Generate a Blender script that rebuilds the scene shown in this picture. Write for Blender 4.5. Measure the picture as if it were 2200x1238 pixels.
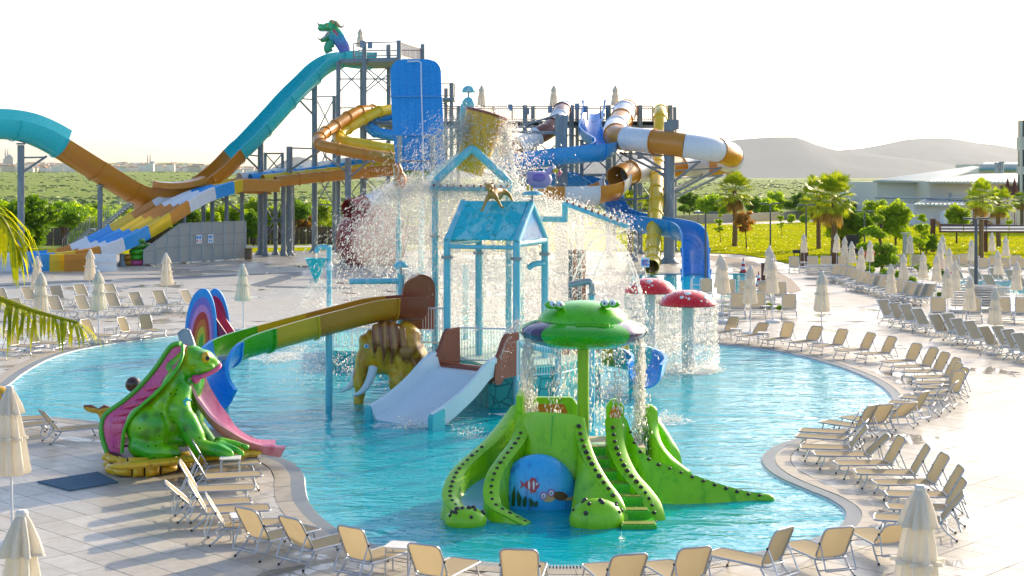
import bpy, bmesh, math, random
import numpy as np
from mathutils import Vector, Matrix, noise as mnoise
from mathutils.geometry import tessellate_polygon
random.seed(11)
SC = bpy.context.scene
for _o in list(bpy.data.objects):
    bpy.data.objects.remove(_o)
COL = SC.collection
R = math.radians
PI = math.pi

# ---------------------------------------------------------------- camera
FPX, CAMH, YH, CX = 3200.0, 6.5, 380.0, 1100.0      # focal length in photo pixels, eye height, horizon row
cam_d = bpy.data.cameras.new('camera')
cam_d.sensor_width = 36.0
cam_d.lens = 36.0 * FPX / 2200.0
cam_d.shift_y = -239.0 / 2200.0
cam_d.clip_start = 0.5
cam_d.clip_end = 60000
cam = bpy.data.objects.new('camera', cam_d)
cam.location = (0, 0, CAMH)
cam.rotation_euler = (R(90), 0, 0)
COL.objects.link(cam)
SC.camera = cam

# ---------------------------------------------------------------- sky, sun, exposure
SUN_AZ, SUN_EL = R(38), R(22)        # azimuth measured from +Y towards +X
w = bpy.data.worlds.new('World')
SC.world = w
w.use_nodes = True
wn = w.node_tree
bg = wn.nodes['Background']
sky = wn.nodes.new('ShaderNodeTexSky')
sky.sky_type = 'NISHITA'
sky.sun_disc = False
sky.sun_elevation = SUN_EL
sky.sun_rotation = SUN_AZ
sky.altitude = 20
sky.air_density = 0.7
sky.dust_density = 2.2
sky.ozone_density = 1.0
wn.links.new(sky.outputs[0], bg.inputs[0])
bg.inputs[1].default_value = 0.138
sun_d = bpy.data.lights.new('sun', 'SUN')
sun_d.energy = 2.7
sun_d.angle = R(0.6)
sun_d.color = (1.0, 0.79, 0.53)
sun = bpy.data.objects.new('sun', sun_d)
_sd = Vector((math.sin(SUN_AZ) * math.cos(SUN_EL), math.cos(SUN_AZ) * math.cos(SUN_EL), math.sin(SUN_EL)))
sun.rotation_euler = _sd.to_track_quat('Z', 'Y').to_euler()
sun.location = (40, 60, 60)
COL.objects.link(sun)
SC.view_settings.view_transform = 'Standard'
SC.view_settings.look = 'None'
SC.view_settings.gamma = 1.0
SC.view_settings.use_curve_mapping = False
SC.view_settings.exposure = 1.14
SC.render.engine = 'CYCLES'
SC.cycles.use_denoising = True
SC.cycles.max_bounces = 7
SC.cycles.diffuse_bounces = 3
SC.cycles.glossy_bounces = 3
SC.cycles.transmission_bounces = 4
SC.cycles.transparent_max_bounces = 12
SC.cycles.volume_bounces = 1
SC.cycles.sample_clamp_indirect = 6.0
SC.cycles.caustics_reflective = False
SC.cycles.caustics_refractive = False

# ---------------------------------------------------------------- helpers
def G(u, v, z=0.0):
    """point of a level plane at height z seen at photo pixel (u, v)"""
    d = FPX * (CAMH - z) / (v - YH)
    return Vector(((u - CX) / FPX * d, d, z))

def P(u, v, d):
    return Vector(((u - CX) / FPX * d, d, CAMH - (v - YH) / FPX * d))

def lin(c):
    return tuple(((x / 12.92) if x <= 0.04045 else ((x + 0.055) / 1.055) ** 2.4) for x in c)

def hexc(h):
    h = h.lstrip('#')
    return lin(tuple(int(h[i:i + 2], 16) / 255 for i in (0, 2, 4)))

OFF = {}

class MB:
    def __init__(s):
        s.v = []
        s.f = []
        s.m = []
    def add(s, vs, fs, m=0):
        o = len(s.v)
        s.v.extend([tuple(p) for p in vs])
        s.f.extend([tuple(i + o for i in q) for q in fs])
        s.m.extend([m] * len(fs))
        return s
    def box(s, c, size, rz=0.0, m=0, M=None):
        hx, hy, hz = size[0] / 2, size[1] / 2, size[2] / 2
        vs = [Vector((x, y, z)) for x in (-hx, hx) for y in (-hy, hy) for z in (-hz, hz)]
        rot = M if M is not None else Matrix.Rotation(rz, 3, 'Z')
        vs = [rot @ q + Vector(c) for q in vs]
        return s.add(vs, [(0, 1, 3, 2), (4, 6, 7, 5), (0, 4, 5, 1), (2, 3, 7, 6), (0, 2, 6, 4), (1, 5, 7, 3)], m)
    def bar(s, p0, p1, wdt, hgt=None, m=0, up=(0, 0, 1)):
        p0, p1 = Vector(p0), Vector(p1)
        hgt = wdt if hgt is None else hgt
        t = (p1 - p0).normalized()
        up = Vector(up)
        if abs(t.dot(up)) > 0.98:
            up = Vector((0, 1, 0))
        a = t.cross(up).normalized()
        b = a.cross(t)
        vs = []
        for p in (p0, p1):
            for x, y in ((-1, -1), (1, -1), (1, 1), (-1, 1)):
                vs.append(p + a * x * wdt / 2 + b * y * hgt / 2)
        return s.add(vs, [(0, 1, 2, 3), (7, 6, 5, 4), (0, 4, 5, 1), (1, 5, 6, 2), (2, 6, 7, 3), (3, 7, 4, 0)], m)
    def sweep(s, prof, pts, closed_prof=True, caps=True, closed_path=False, up=None, scale=None, m=0, roll=None):
        pts = [Vector(p) for p in pts]
        n, k = len(pts), len(prof)
        vs, fs = [], []
        U = Vector(up) if up is not None else Vector((0, 0, 1))
        last_a = None
        for i in range(n):
            if closed_path:
                t = (pts[(i + 1) % n] - pts[i - 1]).normalized()
            else:
                t = (pts[min(i + 1, n - 1)] - pts[max(i - 1, 0)]).normalized()
            a = t.cross(U)
            if a.length < 0.05:
                a = last_a.copy() if last_a is not None else t.cross(Vector((0, 1, 0.01)))
                a = (a - t * a.dot(t))
            a.normalize()
            if last_a is not None and up is None and a.dot(last_a) < 0 and abs(t.z) > 0.9:
                a = -a
            last_a = a
            b = a.cross(t)
            if roll:
                ro = roll[i]
                a, b = a * math.cos(ro) + b * math.sin(ro), b * math.cos(ro) - a * math.sin(ro)
            sc = 1.0 if scale is None else scale[i]
            for x, y in prof:
                vs.append(pts[i] + a * x * sc + b * y * sc)
        segs = n if closed_path else n - 1
        for i in range(segs):
            j = (i + 1) % n
            for q in range(k if closed_prof else k - 1):
                r = (q + 1) % k
                fs.append((i * k + q, i * k + r, j * k + r, j * k + q))
        if caps and not closed_path and closed_prof:
            fs.append(tuple(range(k - 1, -1, -1)))
            fs.append(tuple((n - 1) * k + q for q in range(k)))
        return s.add(vs, fs, m)
    def tube(s, pts, r, n=8, caps=True, closed=False, m=0):
        prof = [(math.cos(2 * PI * i / n), math.sin(2 * PI * i / n)) for i in range(n)]
        rs = r if isinstance(r, (list, tuple)) else [r] * len(pts)
        return s.sweep(prof, pts, True, caps, closed, None, rs, m)
    def pipe(s, pts, r, th=0.03, n=14, m=0):
        """hollow tube with wall thickness"""
        o = [(r * math.cos(2 * PI * i / n), r * math.sin(2 * PI * i / n)) for i in range(n)]
        s.sweep(o, pts, True, False, m=m)
        b0 = len(s.v) - n * len(pts)
        q = r - th
        inn = [(q * math.cos(2 * PI * i / n), q * math.sin(2 * PI * i / n)) for i in range(n)][::-1]
        s.sweep(inn, pts, True, False, m=m)
        b1 = len(s.v) - n * len(pts)
        for e in (0, len(pts) - 1):
            fs = []
            for i in range(n):
                a0, a1 = b0 + e * n + i, b0 + e * n + (i + 1) % n
                c0, c1 = b1 + e * n + (n - 1 - i), b1 + e * n + (n - 1 - (i + 1) % n)
                fs.append((a0, c0, c1, a1) if e == 0 else (a0, a1, c1, c0))
            s.f.extend(fs)
            s.m.extend([m] * n)
        return s
    def lathe(s, prof, n=24, c=(0, 0, 0), M=None, m=0, flute=None):
        c = Vector(c)
        vs, fs = [], []
        k = len(prof)
        for i in range(n):
            an = 2 * PI * i / n
            for j, (r, z) in enumerate(prof):
                rr = r * (flute(an, j / max(1, k - 1)) if flute else 1.0)
                q = Vector((rr * math.cos(an), rr * math.sin(an), z))
                if M is not None:
                    q = M @ q
                vs.append(q + c)
        for i in range(n):
            j = (i + 1) % n
            for q in range(k - 1):
                fs.append((i * k + q, j * k + q, j * k + q + 1, i * k + q + 1))
        if prof[0][0] > 1e-6:
            fs.append(tuple(i * k for i in range(n - 1, -1, -1)))
        if prof[-1][0] > 1e-6:
            fs.append(tuple(i * k + k - 1 for i in range(n)))
        return s.add(vs, fs, m)
    def prism(s, poly, z0, z1, m=0, M=None, c=(0, 0, 0)):
        """poly: list of (x, y); extruded z0..z1, then M and c"""
        c = Vector(c)
        k = len(poly)
        vs = [Vector((x, y, z0)) for x, y in poly] + [Vector((x, y, z1)) for x, y in poly]
        if M is not None:
            vs = [M @ q for q in vs]
        vs = [q + c for q in vs]
        fs = [tuple(range(k - 1, -1, -1)), tuple(range(k, 2 * k))]
        for i in range(k):
            j = (i + 1) % k
            fs.append((i, j, k + j, k + i))
        return s.add(vs, fs, m)
    def ball(s, c, r, nu=12, nv=8, M=None, m=0):
        r = (r, r, r) if not isinstance(r, (tuple, list)) else r
        vs, fs = [], []
        c = Vector(c)
        for j in range(1, nv):
            ph = PI * j / nv
            for i in range(nu):
                th = 2 * PI * i / nu
                q = Vector((r[0] * math.sin(ph) * math.cos(th), r[1] * math.sin(ph) * math.sin(th), r[2] * math.cos(ph)))
                vs.append((M @ q if M is not None else q) + c)
        tq = Vector((0, 0, r[2]))
        tq = M @ tq if M is not None else tq
        vs += [c + tq, c - tq]
        T, B = len(vs) - 2, len(vs) - 1
        for j in range(nv - 2):
            for i in range(nu):
                k2 = (i + 1) % nu
                fs.append((j * nu + i, (j + 1) * nu + i, (j + 1) * nu + k2, j * nu + k2))
        for i in range(nu):
            k2 = (i + 1) % nu
            fs.append((T, i, k2))
            fs.append((B, (nv - 2) * nu + k2, (nv - 2) * nu + i))
        return s.add(vs, fs, m)
    def mesh(s, name, mats, smooth=38, off=None):
        me = bpy.data.meshes.new(name)
        vv = s.v
        if off is not None:
            ox, oy, oz = off
            vv = [(a - ox, b - oy, c - oz) for a, b, c in vv]
        me.from_pydata(vv, [], s.f)
        if not isinstance(mats, (list, tuple)):
            mats = [mats]
        for q in mats:
            me.materials.append(q)
        if len(mats) > 1:
            me.polygons.foreach_set('material_index', s.m)
        if smooth:
            me.shade_smooth()
            me.set_sharp_from_angle(angle=R(smooth))
        me.update()
        return me
    def build(s, name, mats, parent=None, smooth=38, loc=None, label=None, cat=None, group=None, kind=None):
        if parent is not None:
            off = OFF.get(parent.as_pointer(), Vector((0, 0, 0)))
        else:
            off = Vector(loc) if loc is not None else Vector((0, 0, 0))
        o = bpy.data.objects.new(name, s.mesh(name, mats, smooth, off))
        COL.objects.link(o)
        if parent is not None:
            o.parent = parent
            OFF[o.as_pointer()] = off
        else:
            o.location = off
            OFF[o.as_pointer()] = off
        tag(o, label, cat, group, kind)
        return o

def tag(o, label=None, cat=None, group=None, kind=None):
    if label: o['label'] = label
    if cat: o['category'] = cat
    if group: o['group'] = group
    if kind: o['kind'] = kind
    return o

def thing(name, label, cat, loc=(0, 0, 0), group=None):
    o = bpy.data.objects.new(name, None)
    o.empty_display_size = 0.2
    COL.objects.link(o)
    o.location = loc
    OFF[o.as_pointer()] = Vector(loc)
    return tag(o, label, cat, group)

def dup(root, loc, rz=0.0, label=None, scale=None, group=None):
    r = root.copy()
    COL.objects.link(r)
    r.location = loc
    r.rotation_euler = (0, 0, rz)
    if scale is not None:
        r.scale = (scale,) * 3 if not isinstance(scale, (tuple, list)) else scale
    if label: r['label'] = label
    if group: r['group'] = group
    for ch in list(root.children):
        c = ch.copy()
        COL.objects.link(c)
        c.parent = r
        for g in ch.children:
            d = g.copy()
            COL.objects.link(d)
            d.parent = c
    return r

def remove_tree(root):
    for ch in list(root.children):
        for g in list(ch.children):
            bpy.data.objects.remove(g)
        bpy.data.objects.remove(ch)
    bpy.data.objects.remove(root)

def crom(pts, n=8, closed=False):
    """Catmull-Rom through points, n samples per span"""
    pts = [Vector(p) for p in pts]
    out = []
    k = len(pts)
    spans = k if closed else k - 1
    for i in range(spans):
        if closed:
            p0, p1, p2, p3 = pts[i - 1], pts[i], pts[(i + 1) % k], pts[(i + 2) % k]
        else:
            p0, p1, p2, p3 = pts[max(i - 1, 0)], pts[i], pts[i + 1], pts[min(i + 2, k - 1)]
        for j in range(n):
            t = j / n
            out.append(0.5 * ((2 * p1) + (p2 - p0) * t + (2 * p0 - 5 * p1 + 4 * p2 - p3) * t * t + (3 * p1 - p0 - 3 * p2 + p3) * t ** 3))
    if not closed:
        out.append(pts[-1].copy())
    return out

def arc_resample(pts, step):
    out = [pts[0].copy()]
    acc = 0.0
    for a, b in zip(pts, pts[1:]):
        L = (b - a).length
        if L < 1e-9:
            continue
        pos = step - acc
        while pos <= L:
            out.append(a.lerp(b, pos / L))
            pos += step
        acc = (acc + L) % step
    if (out[-1] - pts[-1]).length > step * 0.3:
        out.append(pts[-1].copy())
    else:
        out[-1] = pts[-1].copy()
    return out

ORD = ['first', 'second', 'third', 'fourth', 'fifth', 'sixth', 'seventh', 'eighth', 'ninth', 'tenth', 'eleventh', 'twelfth',
       'thirteenth', 'fourteenth', 'fifteenth', 'sixteenth', 'seventeenth', 'eighteenth', 'nineteenth', 'twentieth',
       'twenty-first', 'twenty-second', 'twenty-third', 'twenty-fourth', 'twenty-fifth', 'twenty-sixth', 'twenty-seventh',
       'twenty-eighth', 'twenty-ninth', 'thirtieth', 'thirty-first', 'thirty-second', 'thirty-third', 'thirty-fourth']

# ---------------------------------------------------------------- materials
def nodes_of(name):
    m = bpy.data.materials.new(name)
    m.use_nodes = True
    nt = m.node_tree
    for n in list(nt.nodes):
        nt.nodes.remove(n)
    out = nt.nodes.new('ShaderNodeOutputMaterial')
    return m, nt, out

def mixcol(nt, fac, a, b, blend='MIX'):
    n = nt.nodes.new('ShaderNodeMix')
    n.data_type = 'RGBA'
    n.blend_type = blend
    for sock, val in ((n.inputs[0], fac), (n.inputs[6], a), (n.inputs[7], b)):
        if hasattr(val, 'links') or hasattr(val, 'is_linked'):
            nt.links.new(val, sock)
        elif isinstance(val, (tuple, list)):
            sock.default_value = (*val[:3], 1)
        else:
            sock.default_value = val
    return n.outputs[2]

def noise(nt, scale, detail=4, rough=0.55, vec=None, dist=0.0):
    n = nt.nodes.new('ShaderNodeTexNoise')
    n.inputs['Scale'].default_value = scale
    n.inputs['Detail'].default_value = detail
    n.inputs['Roughness'].default_value = rough
    n.inputs['Distortion'].default_value = dist
    if vec is not None:
        nt.links.new(vec, n.inputs['Vector'])
    return n.outputs['Fac']

def ramp(nt, fac, stops):
    n = nt.nodes.new('ShaderNodeValToRGB')
    e = n.color_ramp.elements
    while len(e) < len(stops):
        e.new(0.5)
    for q, (p, c) in zip(e, stops):
        q.position = p
        q.color = (*c[:3], 1) if isinstance(c, (tuple, list)) else (c, c, c, 1)
    nt.links.new(fac, n.inputs[0])
    return n.outputs[0]

def coord(nt, kind='Object', scale=None):
    n = nt.nodes.new('ShaderNodeTexCoord')
    v = n.outputs[kind]
    if kind == 'Position':
        pass
    if scale is not None:
        mp = nt.nodes.new('ShaderNodeMapping')
        mp.inputs['Scale'].default_value = scale
        nt.links.new(v, mp.inputs['Vector'])
        v = mp.outputs[0]
    return v

def wpos(nt, scale=None, rot=None):
    g = nt.nodes.new('ShaderNodeNewGeometry')
    v = g.outputs['Position']
    if scale is not None or rot is not None:
        mp = nt.nodes.new('ShaderNodeMapping')
        if scale is not None: mp.inputs['Scale'].default_value = scale
        if rot is not None: mp.inputs['Rotation'].default_value = rot
        nt.links.new(v, mp.inputs['Vector'])
        v = mp.outputs[0]
    return v

def bump(nt, h, strength=0.3, dist=0.02):
    b = nt.nodes.new('ShaderNodeBump')
    b.inputs['Strength'].default_value = strength
    b.inputs['Distance'].default_value = dist
    nt.links.new(h, b.inputs['Height'])
    return b.outputs[0]

def principled(nt, out, color, rough=0.4, metal=0.0, spec=0.5, coat=0.0, normal=None):
    p = nt.nodes.new('ShaderNodeBsdfPrincipled')
    if isinstance(color, (tuple, list)):
        p.inputs['Base Color'].default_value = (*color[:3], 1)
    else:
        nt.links.new(color, p.inputs['Base Color'])
    if isinstance(rough, (int, float)):
        p.inputs['Roughness'].default_value = rough
    else:
        nt.links.new(rough, p.inputs['Roughness'])
    p.inputs['Metallic'].default_value = metal
    p.inputs['Specular IOR Level'].default_value = spec
    p.inputs['Coat Weight'].default_value = coat
    p.inputs['Coat Roughness'].default_value = 0.08
    if normal is not None:
        nt.links.new(normal, p.inputs['Normal'])
    nt.links.new(p.outputs[0], out.inputs[0])
    return p

def paint(name, col, rough=0.3, var=0.14, coat=0.25, scale=1.2, bmp=0.06, metal=0.0, spec=0.5, stain=None):
    """painted or plain surface: fine colour variation, faint relief, uneven gloss, optional stains"""
    m, nt, out = nodes_of(name)
    v = wpos(nt)
    a = noise(nt, scale, 6, 0.62, v, 0.3)
    f = noise(nt, scale * 9, 4, 0.6, v)
    lo = tuple(c * (1 - var) for c in col)
    hi = tuple(min(1, c * (1 + var) + 0.012) for c in col)
    c = mixcol(nt, a, lo, hi)
    if stain:
        mp = wpos(nt, (1.7, 1.7, 0.35))
        st = ramp(nt, noise(nt, 2.2, 7, 0.7, mp, 0.4), [(0.52, 0.0), (0.70, 1.0)])
        c = mixcol(nt, st, c, stain)
    rg = ramp(nt, f, [(0.2, max(0.02, rough - 0.1)), (0.8, min(1, rough + 0.14))])
    principled(nt, out, c, rg, metal, spec, coat, bump(nt, f, bmp, 0.01) if bmp else None)
    return m

def cloth(name, col, trans=0.35, rough=0.9, weave=0, var=0.1):
    m, nt, out = nodes_of(name)
    v = wpos(nt)
    a = noise(nt, 2.5, 5, 0.6, v)
    c = mixcol(nt, a, tuple(q * (1 - var) for q in col), tuple(min(1, q * (1 + var)) for q in col))
    n = bump(nt, noise(nt, weave or 90, 2, 0.5, v), 0.15, 0.004)
    d = nt.nodes.new('ShaderNodeBsdfPrincipled')
    nt.links.new(c, d.inputs['Base Color'])
    d.inputs['Roughness'].default_value = rough
    d.inputs['Specular IOR Level'].default_value = 0.2
    nt.links.new(n, d.inputs['Normal'])
    t = nt.nodes.new('ShaderNodeBsdfTranslucent')
    nt.links.new(mixcol(nt, 1.0, c, (1.0, 0.92, 0.78), 'MULTIPLY'), t.inputs[0])
    mx = nt.nodes.new('ShaderNodeMixShader')
    mx.inputs[0].default_value = trans
    nt.links.new(d.outputs[0], mx.inputs[1])
    nt.links.new(t.outputs[0], mx.inputs[2])
    nt.links.new(mx.outputs[0], out.inputs[0])
    return m

def leafmat(name, c1, c2, trans=0.45, tcol=None):
    m, nt, out = nodes_of(name)
    g = nt.nodes.new('ShaderNodeNewGeometry')
    oi = nt.nodes.new('ShaderNodeObjectInfo')
    a = noise(nt, 0.9, 3, 0.6, wpos(nt))
    md = nt.nodes.new('ShaderNodeMath')
    md.operation = 'MULTIPLY_ADD'
    nt.links.new(g.outputs['Random Per Island'], md.inputs[0])
    md.inputs[1].default_value = 0.6
    sb = nt.nodes.new('ShaderNodeMath')
    sb.operation = 'SUBTRACT'
    nt.links.new(a, sb.inputs[0])
    sb.inputs[1].default_value = 0.22
    nt.links.new(sb.outputs[0], md.inputs[2])
    md.use_clamp = True
    c = mixcol(nt, md.outputs[0], c1, c2)
    hs = nt.nodes.new('ShaderNodeHueSaturation')
    nt.links.new(c, hs.inputs['Color'])
    mr = nt.nodes.new('ShaderNodeMapRange')
    nt.links.new(oi.outputs['Random'], mr.inputs[0])
    mr.inputs[3].default_value = 0.8
    mr.inputs[4].default_value = 1.2
    nt.links.new(mr.outputs[0], hs.inputs['Value'])
    p = nt.nodes.new('ShaderNodeBsdfPrincipled')
    nt.links.new(hs.outputs[0], p.inputs['Base Color'])
    p.inputs['Roughness'].default_value = 0.5
    p.inputs['Specular IOR Level'].default_value = 0.35
    t = nt.nodes.new('ShaderNodeBsdfTranslucent')
    nt.links.new(mixcol(nt, 1.0, hs.outputs[0], tcol or (1.9, 1.7, 0.5), 'MULTIPLY'), t.inputs[0])
    mx = nt.nodes.new('ShaderNodeMixShader')
    mx.inputs[0].default_value = trans
    nt.links.new(p.outputs[0], mx.inputs[1])
    nt.links.new(t.outputs[0], mx.inputs[2])
    nt.links.new(mx.outputs[0], out.inputs[0])
    return m

def vcol_paint(name, rough=0.3, coat=0.3, spots=None, bmp=0.1, bscale=14, streak=None):
    """hand-painted sculpture: colour attribute 'Col' plus airbrushed mottling"""
    m, nt, out = nodes_of(name)
    at = nt.nodes.new('ShaderNodeAttribute')
    at.attribute_name = 'Col'
    v = wpos(nt)
    a = noise(nt, 3.2, 6, 0.65, v, 0.6)
    c = mixcol(nt, ramp(nt, a, [(0.3, 0.0), (0.75, 1.0)]), mixcol(nt, 1.0, at.outputs['Color'], (0.72, 0.74, 0.7), 'MULTIPLY'), at.outputs['Color'])
    if spots:
        vo = nt.nodes.new('ShaderNodeTexVoronoi')
        vo.inputs['Scale'].default_value = spots[0]
        nt.links.new(v, vo.inputs['Vector'])
        sp = ramp(nt, vo.outputs['Distance'], [(spots[1], 1.0), (spots[1] + 0.06, 0.0)])
        c = mixcol(nt, sp, c, spots[2])
    if streak:
        mp = wpos(nt, streak[0])
        st = ramp(nt, noise(nt, 1.0, 5, 0.65, mp, 0.8), [(0.53, 0.0), (0.66, 0.9)])
        c = mixcol(nt, st, c, streak[1])
    nb = bump(nt, noise(nt, bscale, 4, 0.6, v), bmp, 0.02)
    principled(nt, out, c, rough, 0, 0.5, coat, nb)
    return m

def paint_verts(me, fn):
    at = me.color_attributes.new('Col', 'FLOAT_COLOR', 'POINT')
    buf = np.ones((len(me.vertices), 4), dtype=np.float32)
    for i, vt in enumerate(me.vertices):
        buf[i, :3] = fn(vt.co, vt.normal)
    at.data.foreach_set('color', buf.ravel())

def organic(name, prims, voxel, mat, parent=None, paintfn=None, smooth_it=8, loc=None, wave=None):
    """fuse ellipsoids and tapered limbs into one continuous skin"""
    mb = MB()
    for p in prims:
        if p[0] == 'e':                                   # ellipsoid: centre, radii, rotation
            mb.ball(p[1], p[2], 20, 14, p[3] if len(p) > 3 else None)
        else:                                             # chain of (point, radius)
            pts = [Vector(q[0]) for q in p[1]]
            rs = [q[1] for q in p[1]]
            mb.tube(pts, rs, 12)
            for q, r in zip(pts, rs):
                mb.ball(q, r * 1.0, 12, 8)
    tmp = bpy.data.objects.new('tmp', mb.mesh('tmp', mat, 0))
    COL.objects.link(tmp)
    md = tmp.modifiers.new('r', 'REMESH')
    md.mode = 'VOXEL'
    md.voxel_size = voxel
    sm = tmp.modifiers.new('s', 'SMOOTH')
    sm.iterations = smooth_it
    sm.factor = 0.5
    dg = bpy.context.evaluated_depsgraph_get()
    me = bpy.data.meshes.new_from_object(tmp.evaluated_get(dg))
    bpy.data.objects.remove(tmp)
    me.name = name
    me.materials.clear()
    me.materials.append(mat)
    me.shade_smooth()
    if wave:
        n = len(me.vertices)
        for vt in me.vertices:
            vt.co += vt.normal * wave(vt.co)
        me.update()
    if paintfn:
        paint_verts(me, paintfn)
    off = OFF.get(parent.as_pointer(), Vector()) if parent is not None else (Vector(loc) if loc is not None else Vector())
    if off.length > 0:
        me.transform(Matrix.Translation(-off))
    o = bpy.data.objects.new(name, me)
    COL.objects.link(o)
    if parent is not None:
        o.parent = parent
        OFF[o.as_pointer()] = off
    else:
        o.location = off
    return o
# ================================================================ the setting
def sstep(a, b, x):
    t = min(1, max(0, (x - a) / (b - a)))
    return t * t * (3 - 2 * t)

def ground_z(x, d):
    if d < 150:
        return -0.8
    a = x / d
    wl = 1 - sstep(-0.23, -0.10, a)
    z = -0.8 + 0.5 * sstep(150, 200, d) + wl * (sstep(500, 3000, d) * 17 + sstep(3300, 5400, d) * 40)
    z += sstep(160, 700, d) * 2.2 * mnoise.noise(Vector((x * 0.004, d * 0.004, 0.3)))
    return z

def scrub_material():
    m, nt, out = nodes_of('scrubland')
    v = wpos(nt)
    big = noise(nt, 0.012, 6, 0.65, v, 0.5)
    fine = noise(nt, 0.22, 8, 0.72, v)
    c = ramp(nt, fine, [(0.30, hexc('#3f5a22')), (0.48, hexc('#6f8a35')), (0.62, hexc('#a3aa58')), (0.78, hexc('#c2b777'))])
    c2 = mixcol(nt, ramp(nt, big, [(0.35, 0.0), (0.7, 1.0)]), c, hexc('#8f9a55'))
    c = mixcol(nt, 0.35, c, c2)
    principled(nt, out, c, 0.95, 0, 0.1, 0, bump(nt, fine, 0.8, 0.6))
    return m

M_SCRUB = scrub_material()
mb = MB()
dl = [-80, -20, 20, 60, 100, 130, 160, 200, 250, 310, 380, 470, 580, 720, 900, 1100, 1350, 1650, 2000, 2400, 2800, 3200, 3700, 4300, 5000, 5800, 6800, 8500, 12000]
NX = 56
vs, fs = [], []
for d in dl:
    wd = max(90, d * 0.62)
    for i in range(NX + 1):
        x = -wd + 2 * wd * i / NX
        vs.append((x, d, ground_z(x, d)))
for j in range(len(dl) - 1):
    for i in range(NX):
        a = j * (NX + 1) + i
        fs.append((a, a + 1, a + NX + 2, a + NX + 1))
mb.add(vs, fs)
mb.build('ground', M_SCRUB, smooth=60, kind='structure', label='green scrubland plain running to the hazy horizon')

# low scrub bushes on the plain (one mass)
M_BUSHFAR = leafmat('scrub_leaves', hexc('#5d7434'), hexc('#9cab5c'), 0.3)
rng = random.Random(5)
ico = []
def blob_template(seed, n=1):
    bm = bmesh.new()
    bmesh.ops.create_icosphere(bm, subdivisions=2 if n else 1, radius=1.0)
    rr = random.Random(seed)
    for q in bm.verts:
        q.co *= 0.72 + 0.5 * rr.random()
        q.co.z = max(q.co.z, -0.2) * 0.8
    vs_ = [tuple(q.co) for q in bm.verts]
    fs_ = [tuple(x.index for x in f.verts) for f in bm.faces]
    bm.free()
    return np.array(vs_), fs_
TPL = [blob_template(i, 1 if i < 3 else 0) for i in range(6)]
mb = MB()
for k in range(20000):
    d = 175 * math.exp(rng.random() * 2.75)
    x = (rng.random() * 0.80 - 0.40) * d
    u = CX + FPX * x / d
    if d < 290 and u > 1080:
        continue
    if mnoise.fractal(Vector((x * 0.012, d * 0.006, 4.0)), 1.0, 2.0, 3) < rng.uniform(-0.5, 0.25):
        continue
    s = (0.22 + 0.9 * rng.random() ** 4) * (1 + d / 1300)
    V, Fc = TPL[rng.randrange(3) if d < 420 else 3 + rng.randrange(3)]
    an = rng.random() * 6.28
    ca, sa = math.cos(an), math.sin(an)
    z0 = ground_z(x, d)
    W = np.stack([(V[:, 0] * ca - V[:, 1] * sa) * s * 1.25 + x, (V[:, 0] * sa + V[:, 1] * ca) * s * 1.25 + d, V[:, 2] * s * 0.7 + z0], 1)
    mb.add(W.tolist(), Fc)
mb.build('scrub', M_BUSHFAR, smooth=80, kind='stuff', label='low green scrub bushes dotted over the plain')

# far mountains
M_MOUNT = paint('mountain_rock', hexc('#48505c'), 0.95, 0.3, 0, 0.002, 0, spec=0.1)
def ridge(name, crest, dc, db, label):
    mbx = MB()
    pts = crom([Vector((u, v, 0)) for u, v in crest], 10)
    rows = 9
    vs_, fs_ = [], []
    n = len(pts)
    for i, p in enumerate(pts):
        top = P(p.x, p.y, dc)
        for r in range(rows):
            t = r / (rows - 1)
            d = dc + (db - dc) * t
            x = top.x * (1 - 0.1 * t)
            z = top.z * (1 - t) ** 1.25 - 5 * t
            nz = mnoise.fractal(Vector((x * 0.0016, d * 0.0016, 1.7)), 1.0, 2.0, 5) * 26 * math.sin(PI * min(1, t * 1.1)) 
            vs_.append((x, d, z + nz))
    for i in range(n - 1):
        for r in range(rows - 1):
            a = i * rows + r
            fs_.append((a, a + 1, a + rows + 1, a + rows))
    mbx.add(vs_, fs_)
    return mbx.build(name, M_MOUNT, smooth=60, kind='structure', label=label)
ridge('mountains', [(600, 372), (760, 366), (900, 368), (1060, 356), (1200, 340), (1330, 330), (1450, 318), (1560, 303), (1640, 296), (1700, 295), (1725, 300), (1760, 313), (1800, 323), (1860, 330), (1960, 342), (2080, 356), (2220, 366)], 9000, 6900, 'pale grey mountain with a long rounded summit beyond the plain')
ridge('mountains', [(1620, 372), (1720, 344), (1800, 324), (1850, 319), (1905, 309), (1950, 300), (2000, 297), (2045, 298), (2100, 307), (2150, 313), (2220, 326), (2330, 345), (2420, 360)], 10500, 7600, 'fainter mountain behind the white hall roof')
ridge('mountains', [(560, 378), (600, 352), (632, 338), (660, 341), (690, 352), (740, 362), (800, 372)], 7600, 6800, 'small pale hill behind the tube slide columns')

# the town: white houses in the far distance
M_TOWN = [paint('town_wall', hexc('#e9e4da'), 0.9, 0.08, 0, 0.05, 0), paint('town_wall_cream', hexc('#d8c9b0'), 0.9, 0.08, 0, 0.05, 0), paint('town_roof', hexc('#b98a6a'), 0.9, 0.1, 0, 0.05, 0)]
mb = MB()
for k in range(1500):
    d = 2750 + 1500 * rng.random() ** 0.8
    u = -250 + 930 * rng.random()
    if u > 560 and rng.random() < 0.5:
        continue
    x = (u - CX) / FPX * d
    z = ground_z(x, d)
    wd, dp, hh = 9 + 16 * rng.random(), 9 + 10 * rng.random(), 6 + 9 * rng.random() ** 2
    mi = 0 if rng.random() < 0.72 else 1
    mb.box((x, d, z + hh / 2 - 1), (wd, dp, hh + 2), rng.random() * 0.5, mi)
    if rng.random() < 0.5:
        mb.box((x, d, z + hh + 0.7), (wd * 1.04, dp * 1.04, 1.3), 0, 2)
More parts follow.
